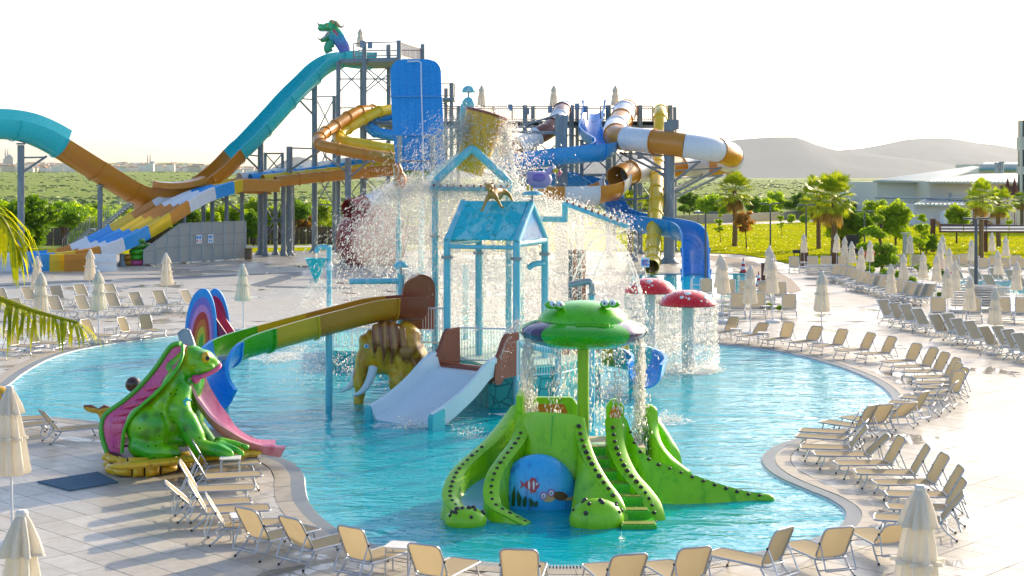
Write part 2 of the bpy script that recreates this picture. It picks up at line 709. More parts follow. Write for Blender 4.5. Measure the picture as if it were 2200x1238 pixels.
mb.build('town', M_TOWN, smooth=0, kind='stuff', label='white houses of a distant town spread over the hillside')
M_STONEFAR = paint('mosque_stone', hexc('#b9b6ae'), 0.85, 0.1, 0, 0.1, 0)
def mosque(u, v0, d, hm, lab, du):
    b = P(u, v0, d)
    t = thing('mosque', lab, 'mosque', b)
    s = d / FPX
    m1 = MB()
    m1.box((b.x + du * s, b.y, b.z + 5), (22, 22, 12))
    m1.build('hall', M_STONEFAR, t, 0)
    m1 = MB()
    m1.lathe([(9.5, 0), (9.2, 3), (7.2, 6.5), (3.6, 8.8), (0.0, 9.6)], 18, (b.x + du * s, b.y, b.z + 10.9))
    m1.build('dome', M_STONEFAR, t)
    for q in (-1, 1):
        m1 = MB()
        m1.lathe([(1.5, 0), (1.3, hm * 0.62), (2.0, hm * 0.64), (2.0, hm * 0.67), (1.1, hm * 0.68), (1.0, hm * 0.9), (0.0, hm)], 10, (b.x + q * 2.6 * s, b.y, b.z))
        m1.build('minaret', M_STONEFAR, t)
mosque(14, 352, 3300, 34, 'distant mosque with twin minarets beside the turquoise slide column', 7)
mosque(320, 366, 3300, 36, 'distant mosque with twin minarets above the orange slide dip', 8)

# ---------------------------------------------------------------- pool outline
POOLPX = [(-330, 850), (-200, 818), (-90, 838), (0, 833), (50, 800), (100, 772), (160, 752), (240, 737), (340, 724), (460, 712), (640, 704), (850, 706), (1080, 712), (1300, 724), (1450, 733), (1540, 739), (1650, 750), (1760, 774), (1850, 805), (1902, 836), (1918, 866), (1890, 892), (1820, 915), (1740, 934), (1675, 953), (1642, 974), (1640, 996), (1670, 1022), (1728, 1048), (1785, 1072), (1818, 1100), (1800, 1132), (1740, 1158), (1640, 1182), (1500, 1200), (1310, 1212), (1120, 1211), (960, 1197), (850, 1180), (765, 1155), (700, 1118), (664, 1078), (655, 1046), (652, 1020), (632, 996), (590, 978), (520, 960), (420, 942), (320, 924), (230, 908), (120, 896), (0, 890), (-120, 888), (-260, 880)]
POOL = [Vector((p.x, p.y, 0)) for p in crom([G(u, v) for u, v in POOLPX], 6, True)]
PA = np.array([(p.x, p.y) for p in POOL])
PB = np.roll(PA, -1, 0)
def sdf(x, y):
    """signed distance to the pool edge, positive on the deck"""
    q = np.array((x, y))
    ab = PB - PA
    t = np.clip(((q - PA) * ab).sum(1) / np.maximum((ab * ab).sum(1), 1e-9), 0, 1)
    dd = np.sqrt((((PA + ab * t[:, None]) - q) ** 2).sum(1)).min()
    cond = (PA[:, 1] > y) != (PB[:, 1] > y)
    xi = (PB[:, 0] - PA[:, 0]) * (y - PA[:, 1]) / np.where(np.abs(PB[:, 1] - PA[:, 1]) < 1e-9, 1e-9, PB[:, 1] - PA[:, 1]) + PA[:, 0]
    inside = (cond & (x < xi)).sum() % 2 == 1
    return -dd if inside else dd
_area = sum(a.x * b.y - b.x * a.y for a, b in zip(POOL, POOL[1:] + POOL[:1])) / 2
def offset_loop(k):
    """pool outline pushed outwards by k (inwards if negative)"""
    n = len(POOL)
    sg = 1 if _area > 0 else -1
    out = []
    for i in range(n):
        t = (POOL[(i + 2) % n] - POOL[i - 2]).normalized()
        nrm = Vector((t.y, -t.x, 0)) * sg
        out.append(POOL[i] + nrm * k)
    return out

# ---------------------------------------------------------------- deck
TA = Vector((-0.716, 0.698, 0)).normalized()
TB = Vector((0.698, 0.716, 0)).normalized()
TL, TW = 1.2, 0.58
def deck_material(name, far):
    m, nt, out = nodes_of(name)
    v = wpos(nt)
    a = noise(nt, 0.35, 6, 0.65, v, 0.4)
    f = noise(nt, 5.0, 7, 0.7, v, 0.3)
    g = nt.nodes.new('ShaderNodeNewGeometry')
    oi = nt.nodes.new('ShaderNodeObjectInfo')
    ad = nt.nodes.new('ShaderNodeMath')
    ad.operation = 'ADD'
    nt.links.new(g.outputs['Random Per Island'], ad.inputs[0])
    nt.links.new(oi.outputs['Random'], ad.inputs[1])
    fr = nt.nodes.new('ShaderNodeMath')
    fr.operation = 'FRACT'
    nt.links.new(ad.outputs[0], fr.inputs[0])
    base = mixcol(nt, fr.outputs[0], hexc('#b6b2a8'), hexc('#cdcac0')) if not far else mixcol(nt, a, hexc('#b8b4ab'), hexc('#cbc8be'))
    c = mixcol(nt, ramp(nt, f, [(0.35, 0.0), (0.75, 0.6)]), base, hexc('#a39a86'))
    c = mixcol(nt, ramp(nt, a, [(0.5, 0.0), (0.72, 0.45)]), c, hexc('#98968c'))
    if far:
        br = nt.nodes.new('ShaderNodeTexBrick')
        br.offset = 0.0
        br.inputs['Scale'].default_value = 1.0
        br.inputs['Brick Width'].default_value = TL
        br.inputs['Row Height'].default_value = TW
        br.inputs['Mortar Size'].default_value = 0.008
        br.inputs['Color1'].default_value = (1, 1, 1, 1)
        br.inputs['Color2'].default_value = (0.93, 0.93, 0.92, 1)
        br.inputs['Mortar'].default_value = (0.45, 0.45, 0.44, 1)
        nt.links.new(wpos(nt, None, (0, 0, -math.atan2(TA.y, TA.x))), br.inputs['Vector'])
        c = mixcol(nt, 1.0, c, br.outputs['Color'], 'MULTIPLY')
    wet = ramp(nt, noise(nt, 0.16, 5, 0.6, v, 0.8), [(0.36, 0.22), (0.50, 0.36), (0.66, 0.5)])
    rg = nt.nodes.new('ShaderNodeMath')
    rg.operation = 'MULTIPLY_ADD'
    nt.links.new(f, rg.inputs[0])
    rg.inputs[1].default_value = 0.14
    nt.links.new(wet, rg.inputs[2])
    pud = ramp(nt, noise(nt, 0.21, 6, 0.6, wpos(nt, None, (0, 0, 0.9)), 1.0), [(0.575, 0.0), (0.60, 1.0)])
    c = mixcol(nt, pud, c, mixcol(nt, 1.0, c, (0.72, 0.71, 0.69), 'MULTIPLY'))
    dirt = ramp(nt, noise(nt, 1.1, 8, 0.75, v, 1.5), [(0.56, 0.0), (0.78, 0.55)])
    c = mixcol(nt, dirt, c, hexc('#8d8069'))
    nb = bump(nt, noise(nt, 1.3, 5, 0.6, v), 0.05, 0.012)
    rgm = nt.nodes.new('ShaderNodeMix')
    nt.links.new(pud, rgm.inputs[0]); nt.links.new(rg.outputs[0], rgm.inputs[2]); rgm.inputs[3].default_value = 0.10
    rg = rgm
    principled(nt, out, c, rg.outputs[0], 0, 0.33, 0.0, nb)
    return m
M_TILE = deck_material('deck_tile', False)
M_DECKFAR = deck_material('deck_far_paving', True)
M_GROUT = paint('deck_grout', hexc('#5f5b52'), 0.7, 0.15, 0, 3, 0.1)

def tess_sheet(name, outer, holes, z, mat, kind='structure', label=None, parent=None):
    polys = [[Vector((p.x, p.y, 0)) for p in outer]] + [[Vector((p.x, p.y, 0)) for p in h] for h in holes]
    flat = [p for q in polys for p in q]
    tris = tessellate_polygon(polys)
    mbx = MB()
    fs_ = []
    for t in tris:
        a, b, c = (flat[i] for i in t)
        fs_.append(t if (b - a).cross(c - a).z > 0 else (t[0], t[2], t[1]))
    mbx.add([(p.x, p.y, z) for p in flat], fs_)
    return mbx.build(name, mat, parent, 0, kind=kind, label=label)

edge_out = offset_loop(0.62)
SPLASH = [G(u, v) for u, v in [(1365, 592), (1480, 588), (1600, 588), (1645, 596), (1652, 612), (1640, 634), (1560, 640), (1440, 636), (1372, 622)]]
POOL2 = [G(u, v) for u, v in [(2062, 699), (2130, 697), (2230, 700), (2420, 712), (2420, 752), (2240, 746), (2140, 733), (2075, 718)]]
POOL3 = [G(u, v) for u, v in [(2040, 606), (2120, 604), (2260, 606), (2400, 612), (2400, 632), (2240, 632), (2110, 626), (2050, 618)]]
def loop_s(pts, n=6):
    return [Vector((p.x, p.y, 0)) for p in crom(pts, n, True)]
SPLASH, POOL2, POOL3 = loop_s(SPLASH), loop_s(POOL2), loop_s(POOL3)
deck_outer = [Vector(p) for p in [(-46, 8, 0), (46, 8, 0), (56, 60, 0), (60, 104, 0), (40, 128, 0), (-12, 134, 0), (-26, 128, 0), (-60, 122, 0), (-62, 60, 0)]]
tess_sheet('pool_deck', deck_outer, [edge_out, SPLASH, POOL2, POOL3], -0.014, M_DECKFAR, label='pale glossy stone deck around the pools')
deck = bpy.data.objects['pool_deck']

# paving tiles near the camera: real tiles with open joints
def clip_poly(poly, fn):
    out = []
    vals = [fn(p) for p in poly]
    for i in range(len(poly)):
        a, b, va, vb = poly[i], poly[(i + 1) % len(poly)], vals[i], vals[(i + 1) % len(poly)]
        if va >= 0:
            out.append(a)
        if (va >= 0) != (vb >= 0):
            out.append(a.lerp(b, va / (va - vb)))
    return out
tiles = []
gap = 0.008
for i in range(-70, 90):
    for j in range(-110, 160):
        c = TA * (i * TL) + TB * (j * TW)
        x, y = c.x, c.y
        if y < 21.5 or y > 67 or abs(x) > 0.36 * y + 1.2:
            continue
        s = sdf(x, y)
        if s < -0.3:
            continue
        hl, hw = TL / 2 - gap, TW / 2 - gap
        poly = [c - TA * hl - TB * hw, c - TA * hl + TB * hw, c + TA * hl + TB * hw, c + TA * hl - TB * hw]
        if s < 1.6:
            poly = clip_poly(poly, lambda p: sdf(p.x, p.y) - 0.64)
            if len(poly) < 3:
                continue
        ar = sum(a.x * b.y - b.x * a.y for a, b in zip(poly, poly[1:] + poly[:1])) / 2
        if abs(ar) < 0.03:
            continue
        if ar < 0:
            poly = poly[::-1]
        tiles.append((y, c, poly, len(poly) == 4 and abs(abs(ar) - 4 * hl * hw) < 0.01))
tiles.sort(key=lambda t: t[0])
full_me = None
nind = 0
rest = MB()
for y, c, poly, full in tiles:
    dz = rng.uniform(-0.0015, 0.0015)
    vis = abs(c.x) < 0.345 * y and y > 23.2
    if nind < 300 and vis:
        if full:
            if full_me is None:
                t = MB()
                t.prism([(p.x - c.x, p.y - c.y) for p in poly], -0.013, 0.0)
                full_me = t.mesh('tile', M_TILE, 0)
            o = bpy.data.objects.new('tile', full_me)
        else:
            t = MB()
            t.prism([(p.x - c.x, p.y - c.y) for p in poly], -0.013, 0.0)
            o = bpy.data.objects.new('tile', t.mesh('tile', M_TILE, 0))
        o.location = (c.x, c.y, dz)
        COL.objects.link(o)
        o.parent = deck
        nind += 1
    else:
        rest.prism([(p.x, p.y) for p in poly], -0.013, dz)
rest.build('paving', M_TILE, deck, 0, kind='stuff')
tess_sheet('grout_bed', [Vector(p) for p in [(-27, 20.5, 0), (27, 20.5, 0), (27, 67.2, 0), (-27, 67.2, 0)]], [offset_loop(0.62)] if max(p.y for p in offset_loop(0.62)) < 67 and max(abs(p.x) for p in offset_loop(0.62)) < 27 else [], -0.010, M_GROUT, None, None, deck)

# dark strips and ramps let into the deck
M_STRIP = paint('dark_deck_strip', hexc('#5d6468'), 0.45, 0.2, 0, 1.5, 0.1)
M_BROWNPATH = paint('brown_pebble_path', hexc('#8c7a66'), 0.6, 0.2, 0, 2.5, 0.2)
def strip(name, px, mat, z, label):
    tess_sheet(name, [G(u, v) for u, v in px], [], z, mat, label=label)
strip('path', [(-60, 613), (60, 606), (160, 602), (240, 601), (240, 604), (160, 606), (60, 611), (-60, 619)], M_STRIP, 0.004, 'thin dark drain strip across the far deck')
strip('path', [(248, 599), (340, 597), (450, 592), (560, 588), (650, 584), (650, 586), (560, 590), (450, 595), (340, 600)], M_STRIP, 0.004, 'long thin brown joint strip across the far deck')
strip('path', [(537, 612), (600, 593), (640, 587), (650, 590), (615, 602), (560, 616)], M_STRIP, 0.004, 'dark grey ramp patch on the far deck')
strip('path', [(570, 614), (760, 618), (760, 621), (570, 617)], M_STRIP, 0.006, 'narrow dark strip beside the grey ramp patch')
strip('path', [(1480, 543), (1560, 552), (1620, 563), (1665, 580), (1700, 600), (1722, 624), (1700, 630), (1676, 622), (1640, 600), (1600, 580), (1550, 564), (1480, 549)], M_BROWNPATH, 0.004, 'curved brown pebble path beside the splash pool')

# ---------------------------------------------------------------- pool shell, edge, water
M_POOLFLOOR, nt, out = nodes_of('pool_floor')
v = wpos(nt)
br = nt.nodes.new('ShaderNodeTexBrick')
br.inputs['Scale'].default_value = 1.0
br.inputs['Brick Width'].default_value = 0.5
br.inputs['Row Height'].default_value = 0.25
br.inputs['Mortar Size'].default_value = 0.008
br.inputs['Color1'].default_value = (*hexc('#34d6e4'), 1)
br.inputs['Color2'].default_value = (*hexc('#2accda'), 1)
br.inputs['Mortar'].default_value = (*hexc('#1aa8bc'), 1)
nt.links.new(v, br.inputs['Vector'])
c = mixcol(nt, noise(nt, 0.5, 5, 0.6, v), br.outputs['Color'], hexc('#22c8d8'))
principled(nt, out, c, 0.6, 0, 0.3)
M_POOLRIM = paint('pool_beach_tile', hexc('#dfe9ea'), 0.4, 0.1, 0, 2.0, 0.1)
M_COPING = paint('coping_stone', hexc('#a79f8e'), 0.5, 0.2, 0, 2.0, 0.15)
M_GRATE = paint('overflow_grate', hexc('#9aa1a4'), 0.45, 0.12, 0, 3.0, 0.05)
def water_material(name, tint, bscale, bstr):
    m, nt, out = nodes_of(name)
    v1 = wpos(nt, (0.55, 1.2, 1.0))
    n1 = noise(nt, bscale, 4, 0.55, v1, 0.6)
    n2 = noise(nt, bscale * 2.6, 3, 0.5, wpos(nt, None, (0, 0, 0.6)), 0.4)
    ad = nt.nodes.new('ShaderNodeMath')
    ad.operation = 'MULTIPLY_ADD'
    nt.links.new(n2, ad.inputs[0])
    ad.inputs[1].default_value = 0.34
    nt.links.new(n1, ad.inputs[2])
    nb = bump(nt, ad.outputs[0], bstr, 0.12)
    fr = nt.nodes.new('ShaderNodeFresnel')
    fr.inputs[0].default_value = 1.33
    nt.links.new(nb, fr.inputs['Normal'])
    gl = nt.nodes.new('ShaderNodeBsdfGlossy')
    gl.inputs['Roughness'].default_value = 0.04
    gl.inputs['Color'].default_value = (0.95, 0.98, 1.0, 1)
    nt.links.new(nb, gl.inputs['Normal'])
    tr = nt.nodes.new('ShaderNodeBsdfTransparent')
    tr.inputs[0].default_value = (*tint, 1)
    df = nt.nodes.new('ShaderNodeBsdfDiffuse')
    df.inputs[0].default_value = (*hexc('#08cfe2'), 1)
    m0 = nt.nodes.new('ShaderNodeMixShader')
    m0.inputs[0].default_value = 0.5
    nt.links.new(tr.outputs[0], m0.inputs[1])
    nt.links.new(df.outputs[0], m0.inputs[2])
    tr = m0
    mx = nt.nodes.new('ShaderNodeMixShader')
    fm = nt.nodes.new('ShaderNodeMath')
    fm.operation = 'MULTIPLY'
    fm.inputs[1].default_value = 0.8
    nt.links.new(fr.outputs[0], fm.inputs[0])
    nt.links.new(fm.outputs[0], mx.inputs[0])
    nt.links.new(tr.outputs[0], mx.inputs[1])
    nt.links.new(gl.outputs[0], mx.inputs[2])
    nt.links.new(mx.outputs[0], out.inputs[0])
    return m
M_WATER = water_material('pool_water', (0.70, 0.98, 1.0), 0.95, 1.0)
M_WATER2 = water_material('still_water', (0.62, 0.93, 0.97), 1.0, 0.12)

ZW = -0.055
basin = thing('pool_basin', None, None)
tag(basin, 'turquoise tiled basin of the big children pool', None, None, 'structure')
rings = [(0.0, -0.03), (-0.05, -0.075), (-0.75, -0.13), (-1.5, -0.36), (-2.4, -0.50)]
mb = MB()
loops = [offset_loop(k) for k, z in rings]
n = len(POOL)
for (k, z), L in zip(rings, loops):
    mb.v.extend([(p.x, p.y, z) for p in L])
for r in range(len(rings) - 1):
    for i in range(n):
        j = (i + 1) % n
        q = (r * n + i, r * n + j, (r + 1) * n + j, (r + 1) * n + i)
        mb.f.append(q)
        mb.m.append(1 if r < 2 else 0)
mb.build('pool_slope', [M_POOLFLOOR, M_POOLRIM], basin, 60)
bb = MB()
lo = [Vector((p.x, p.y, 0)) for p in offset_loop(0.3)]
xs, ys = [p.x for p in lo], [p.y for p in lo]
bb.add([(min(xs), min(ys), -0.52), (max(xs), min(ys), -0.52), (max(xs), max(ys), -0.52), (min(xs), max(ys), -0.52)], [(0, 1, 2, 3)])
bb.build('pool_bottom', M_POOLFLOOR, basin, 0)
# water surface: clipped grid
tess_sheet('water', offset_loop(0.02), [], ZW, M_WATER, label='rippling turquoise water of the big children pool')
for nm, L in (('splash pool under the big slides', SPLASH), ('small pool between the right hand loungers', POOL2), ('pool far behind the loungers', POOL3)):
    tess_sheet('water', L, [], -0.05, M_WATER2, label='still turquoise water of the ' + nm)
    tess_sheet('pool_basin', L, [], -0.45, M_POOLFLOOR, label='tiled floor of the ' + nm)
    wl = MB()
    k = len(L)
    wl.add([(p.x, p.y, -0.02) for p in L] + [(p.x, p.y, -0.45) for p in L], [(i, (i + 1) % k, k + (i + 1) % k, k + i) for i in range(k)])
    wl.build('pool_basin', M_POOLFLOOR, smooth=60, kind='structure', label='tiled side of the ' + nm)

# overflow grating and coping stones round the edge
edge = thing('pool_edge', None, None)
tag(edge, 'grey grating and stone coping around the children pool', None, None, 'structure')
l0, l1, l2 = offset_loop(0.0), offset_loop(0.30), offset_loop(0.635)
mb = MB()
mb.v.extend([(p.x, p.y, -0.05) for p in l0] + [(p.x, p.y, -0.05) for p in l1])
for i in range(n):
    j = (i + 1) % n
    mb.f.append((i, n + i, n + j, j))
    mb.m.append(0)
mb.build('grate_channel', M_STRIP, edge, 0)
per0 = arc_resample(l0 + [l0[0]], 0.09)
gb = MB()
acc = 0
import bisect
def loop_param(L):
    s = [0.0]
    for a, b in zip(L, L[1:] + L[:1]):
        s.append(s[-1] + (b - a).length)
    return s
cum = loop_param(POOL)
tot = cum[-1]
def at_param(L, s):
    s = s % tot
    i = min(bisect.bisect_right(cum, s) - 1, n - 1)
    t = (s - cum[i]) / max(1e-6, cum[i + 1] - cum[i])
    return L[i].lerp(L[(i + 1) % n], t)
s = 0.0
while s < tot:
    a, b = at_param(l0, s), at_param(l1, s)
    if 22 < a.y < 66:
        t = (at_param(l0, s + 0.03) - a).normalized() * 0.016
        gb.add([(a - t + Vector((0, 0, -0.03))), (a + t + Vector((0, 0, -0.03))), (b + t + Vector((0, 0, -0.03))), (b - t + Vector((0, 0, -0.03))),
                (a - t + Vector((0, 0, -0.004))), (a + t + Vector((0, 0, -0.004))), (b + t + Vector((0, 0, -0.004))), (b - t + Vector((0, 0, -0.004)))],
               [(4, 5, 6, 7), (0, 1, 5, 4), (1, 2, 6, 5), (2, 3, 7, 6), (3, 0, 4, 7)])
    s += 0.055
gb.build('grating', M_GRATE, edge, 0, kind='stuff')
s = 0.0
cnt = 0
far_c = MB()
while s < tot - 0.3:
    L = 0.46
    q = [at_param(l1, s + 0.004), at_param(l1, s + L * 0.5), at_param(l1, s + L - 0.004), at_param(l2, s + L - 0.004), at_param(l2, s + L * 0.5), at_param(l2, s + 0.004)]
    if abs(q[0].x) < 0.36 * q[0].y:
        tgt = MB() if (q[0].y < 48 and cnt < 290) else far_c
        if tgt is far_c:
            tgt.prism([(p.x, p.y) for p in q], -0.05, 0.006)
        else:
            c0 = q[0]
            tgt.prism([(p.x - c0.x, p.y - c0.y) for p in q], -0.05, 0.006 + rng.uniform(-0.002, 0.002))
            o = bpy.data.objects.new('coping_stone', tgt.mesh('coping_stone', M_COPING, 0))
            o.location = (c0.x, c0.y, 0)
            COL.objects.link(o)
            o.parent = edge
            cnt += 1
    s += L
far_c.build('coping', M_COPING, edge, 0, kind='stuff')

# ---------------------------------------------------------------- lawns, far path, low walls
M_LAWN, nt, out = nodes_of('lawn_grass')
v = wpos(nt)
c = mixcol(nt, ramp(nt, noise(nt, 0.12, 6, 0.65, v, 0.4), [(0.35, 0.0), (0.65, 1.0)]), hexc('#a6b40e'), hexc('#dcd018'))
c = mixcol(nt, ramp(nt, noise(nt, 3.0, 8, 0.75, v), [(0.3, 0.0), (0.7, 0.6)]), c, hexc('#86a012'))
c = mixcol(nt, ramp(nt, noise(nt, 0.35, 7, 0.7, v, 1.0), [(0.5, 0.0), (0.68, 0.7)]), c, hexc('#8f9a2a'))
d0 = nt.nodes.new('ShaderNodeBsdfDiffuse')
nt.links.new(c, d0.inputs[0])
nt.links.new(bump(nt, noise(nt, 14, 6, 0.8, v), 1.0, 0.12), d0.inputs['Normal'])
nt.links.new(d0.outputs[0], out.inputs[0])
lawn_px = [(960, 541), (1330, 541), (1480, 542), (1590, 547), (1650, 556), (1690, 566), (1730, 571), (1800, 573), (1900, 573), (2000, 573), (2200, 573), (2330, 573), (2330, 470), (1750, 468), (1400, 468), (960, 468)]
lawn_pts = [G(u, v) for u, v in lawn_px]
tess_sheet('lawn', lawn_pts, [], 0.03, M_LAWN, label='sunlit yellow green lawn behind the loungers')
M_TUFT = leafmat('grass_blades', hexc('#86a010'), hexc('#b8b81a'), 0.3)
gt = MB()
for k in range(26000):
    d = rng.uniform(118, 205)
    x = (rng.uniform(1310, 2230) - CX) / FPX * d
    if d < 128 and x < 20:
        continue
    hh_, an = rng.uniform(0.04, 0.11), rng.random() * 3.14
    if mnoise.noise(Vector((x * 0.15, d * 0.15, 0))) < rng.uniform(-0.5, 0.3):
        continue
    ca, sa = math.cos(an) * 0.14, math.sin(an) * 0.14
    lx, ly = rng.uniform(-0.08, 0.08), rng.uniform(-0.08, 0.08)
    gt.add([(x - ca, d - sa, 0.03), (x + ca, d + sa, 0.03), (x + lx, d + ly, 0.03 + hh_)], [(0, 1, 2)])
gt.build('grass', M_TUFT, None, 0, kind='stuff', label='uneven grass tufts over the lawn')
tess_sheet('lawn', [G(u, v) for u, v in [(-100, 536), (300, 533), (700, 531), (960, 531), (960, 537), (700, 538), (530, 543), (300, 546), (-100, 552)]], [], 0.02, M_LAWN, label='narrow grass strip under the slide columns')
tess_sheet('lawn', [G(u, v) for u, v in [(-100, 519), (300, 517), (700, 516), (960, 516), (960, 526), (700, 526), (300, 528), (-100, 530)]], [], 0.02, M_LAWN, label='grass strip along the timber fence')
M_CONC = paint('pale_path', hexc('#c9c5bc'), 0.7, 0.1, 0, 1, 0.1)
tess_sheet('path', [G(u, v) for u, v in [(1540, 479), (1650, 477), (1760, 470), (1850, 466), (1850, 470), (1760, 476), (1650, 482), (1540, 484)]], [], 0.04, M_CONC, label='pale path winding behind the palms')
tess_sheet('path', [G(u, v) for u, v in [(500, 529), (960, 527), (960, 530), (500, 533)]], [], 0.024, M_CONC, label='pale path between the grass strips')
tess_sheet('road', [G(u, v) for u, v in [(1880, 487), (2300, 487), (2300, 480), (1880, 480)]], [], 0.04, M_CONC, label='pale driveway in front of the white hall')
# ================================================================ loungers, umbrellas, tables
M_ALU = paint('satin_aluminium', hexc('#b9bcc0'), 0.32, 0.1, 0, 4, 0.03, metal=0.75)
M_WHITEMET = paint('white_enamel_metal', hexc('#d9dde0'), 0.38, 0.06, 0.1, 4, 0.03)
M_SLING = cloth('beige_sling_mesh', hexc('#bcae8e'), 0.32, weave=220)
M_SLING2 = cloth('grey_beige_sling_mesh', hexc('#b4ad98'), 0.30, weave=220)
M_CANVAS = cloth('cream_canvas', hexc('#f8f4ea'), 0.40, weave=160)
M_PLASTIC = paint('white_plastic', hexc('#e4e2dc'), 0.4, 0.06, 0.1, 3, 0.04, stain=hexc('#b3aa98'))
M_JOINT = paint('black_rubber', hexc('#2b2b2b'), 0.7, 0.2, 0, 6, 0.1)

def rrect(x0, x1, y0, y1, r, n=4):
    pts = []
    for cx, cy, a0 in ((x1 - r, y1 - r, 0), (x0 + r, y1 - r, 90), (x0 + r, y0 + r, 180), (x1 - r, y0 + r, 270)):
        for i in range(n + 1):
            a = R(a0 + 90 * i / n)
            pts.append((cx + r * math.cos(a), cy + r * math.sin(a)))
    return pts

def make_lounger(low, recline, flat=False, tones=None):
    """local axes: +X from the foot end to the head end, hinge at x=0, seat in front (-X)"""
    root = thing('sun_lounger', 'sun lounger', 'sun lounger')
    fm = M_ALU if low else M_WHITEMET
    sm = M_SLING if low else M_SLING2
    hw = 0.30 if low else 0.33
    zs = 0.31 if low else 0.36
    Ls, Lb = (1.22, 0.68) if low else (1.25, 0.78)
    r = 0.017 if low else 0.02
    # seat frame
    m = MB()
    lp = rrect(-Ls, 0.10, -hw, hw, 0.09 if low else 0.03)
    m.tube([Vector((x, y, zs)) for x, y in lp], r, 8, closed=True)
    m.build('frame', fm, root)
    m = MB()
    inner = rrect(-Ls + 0.015, 0.02, -hw + 0.015, hw - 0.015, 0.08 if low else 0.03)
    nx = 10
    vs_, fs_ = [], []
    for i in range(nx + 1):
        x = -Ls + 0.015 + (Ls - 0.0) * i / nx
        for j in range(7):
            y = (-1 + 2 * j / 6) * (hw - 0.012)
            if low and i == 0:
                y *= 0.78
            sag = -0.02 * (1 - (2 * j / 6 - 1) ** 2) * math.sin(PI * (i + 0.5) / (nx + 1))
            vs_.append((x, y, zs + 0.008 + sag))
    for i in range(nx):
        for j in range(6):
            a = i * 7 + j
            fs_.append((a, a + 1, a + 8, a + 7))
    m.add(vs_, fs_)
    m.build('seat', sm, root, 60)
    # legs
    def ubar(x0, dx, spl):
        q = MB()
        pts = [(x0, -hw, zs), (x0 + dx * 0.35, -hw - spl * 0.4, zs * 0.55), (x0 + dx, -hw - spl, 0.012)]
        q.tube(crom(pts, 4), r, 8)
        q.tube(crom([(a, -b, c) for a, b, c in pts], 4), r, 8)
        zb = 0.42 * zs
        xb = x0 + dx * 0.5
        q.tube([(xb, -hw - spl * 0.5, zb), (xb, hw + spl * 0.5, zb)], r * 0.8, 6)
        o = q.build('leg', fm, root)
        for sgn in (-1, 1):
            f = MB()
            f.tube([(x0 + dx, sgn * (hw + spl), 0.0), (x0 + dx, sgn * (hw + spl), 0.035)], r * 1.35, 8)
            f.build('foot_cap', M_JOINT, o)
    if not flat:
        ubar(-Ls + 0.22, -0.12, 0.03)
        ubar(-0.02, 0.30, 0.03)
    if not low and not flat:                       # curved runners under the tall loungers
        q = MB()
        for sgn in (-1, 1):
            pts = [(-Ls * 0.95, sgn * hw, zs), (-Ls * 0.72, sgn * hw, zs * 0.35), (-Ls * 0.55, sgn * hw, zs * 0.2), (-Ls * 0.40, sgn * hw, zs * 0.45), (-Ls * 0.32, sgn * hw, zs)]
            q.tube(crom(pts, 5), r * 0.8, 6)
        q.build('runner', fm, root)
    # back
    a = R(recline)
    ca, sa = math.cos(a), math.sin(a)
    def bk(x, y, off=0.0):
        return Vector((x * ca - off * sa, y, zs + 0.01 + x * sa + off * ca))
    m = MB()
    lp = rrect(0.0, Lb, -hw, hw, 0.10 if low else 0.03)
    m.tube([bk(x, y) for x, y in lp], r, 8, closed=True)
    b = m.build('backrest', fm, root)
    m = MB()
    vs_, fs_ = [], []
    for i in range(9):
        x = 0.012 + (Lb - 0.024) * i / 8
        for j in range(7):
            y = (-1 + 2 * j / 6) * (hw - 0.012)
            if low and i in (0, 8):
                y *= 0.80
            vs_.append(tuple(bk(x, y, -0.018 * (1 - (2 * j / 6 - 1) ** 2) + 0.006)))
    for i in range(8):
        for j in range(6):
            q = i * 7 + j
            fs_.append((q, q + 1, q + 8, q + 7))
    m.add(vs_, fs_)
    m.build('back_sling', sm, b, 60)
    if not flat:
        m = MB()
        for sgn in (-1, 1):
            p = bk(Lb * 0.5, sgn * hw)
            m.tube([p, Vector((0.06 + 0.30 * (1 if low else 1.2), sgn * hw, zs * 0.55))], r * 0.85, 6)
        m.tube([Vector((0.06 + 0.30 * (1 if low else 1.2), -hw, zs * 0.55)), Vector((0.06 + 0.30 * (1 if low else 1.2), hw, zs * 0.55))], r * 0.85, 6)
        m.build('back_support', fm, root)
        for sgn in (-1, 1):
            m = MB()
            m.ball(bk(Lb * 0.5, sgn * (hw + 0.012)), 0.024, 8, 6)
            m.build('hinge', M_JOINT, root)
    return root

PROTO = {(1, 0): make_lounger(True, 52), (1, 1): make_lounger(True, 60), (1, 2): make_lounger(True, 42), (1, 3): make_lounger(True, 66),
         (0, 0): make_lounger(False, 56), (0, 1): make_lounger(False, 50), (0, 2): make_lounger(False, 0, True)}

def lounger(hinge, foot, low, label, group, var=None):
    """hinge and foot: photo pixels of seat level points"""
    z = 0.31 if low else 0.36
    h, f = G(*hinge, z), G(*foot, z)
    d = h - f
    an = math.atan2(d.y, d.x)
    mid_h = h
    if low and var == 1 and rng.random() < 0.45:
        var = rng.choice((0, 3, 3, 2))
    key = (1 if low else 0, var if var is not None else rng.randrange(3 if low else 2))
    return dup(PROTO[key], (mid_h.x + rng.uniform(-.04, .04), mid_h.y + rng.uniform(-.04, .04), 0.004), an + rng.gauss(0, 0.045), label, rng.uniform(0.97, 1.03) * (0.94 if low else 1), group)

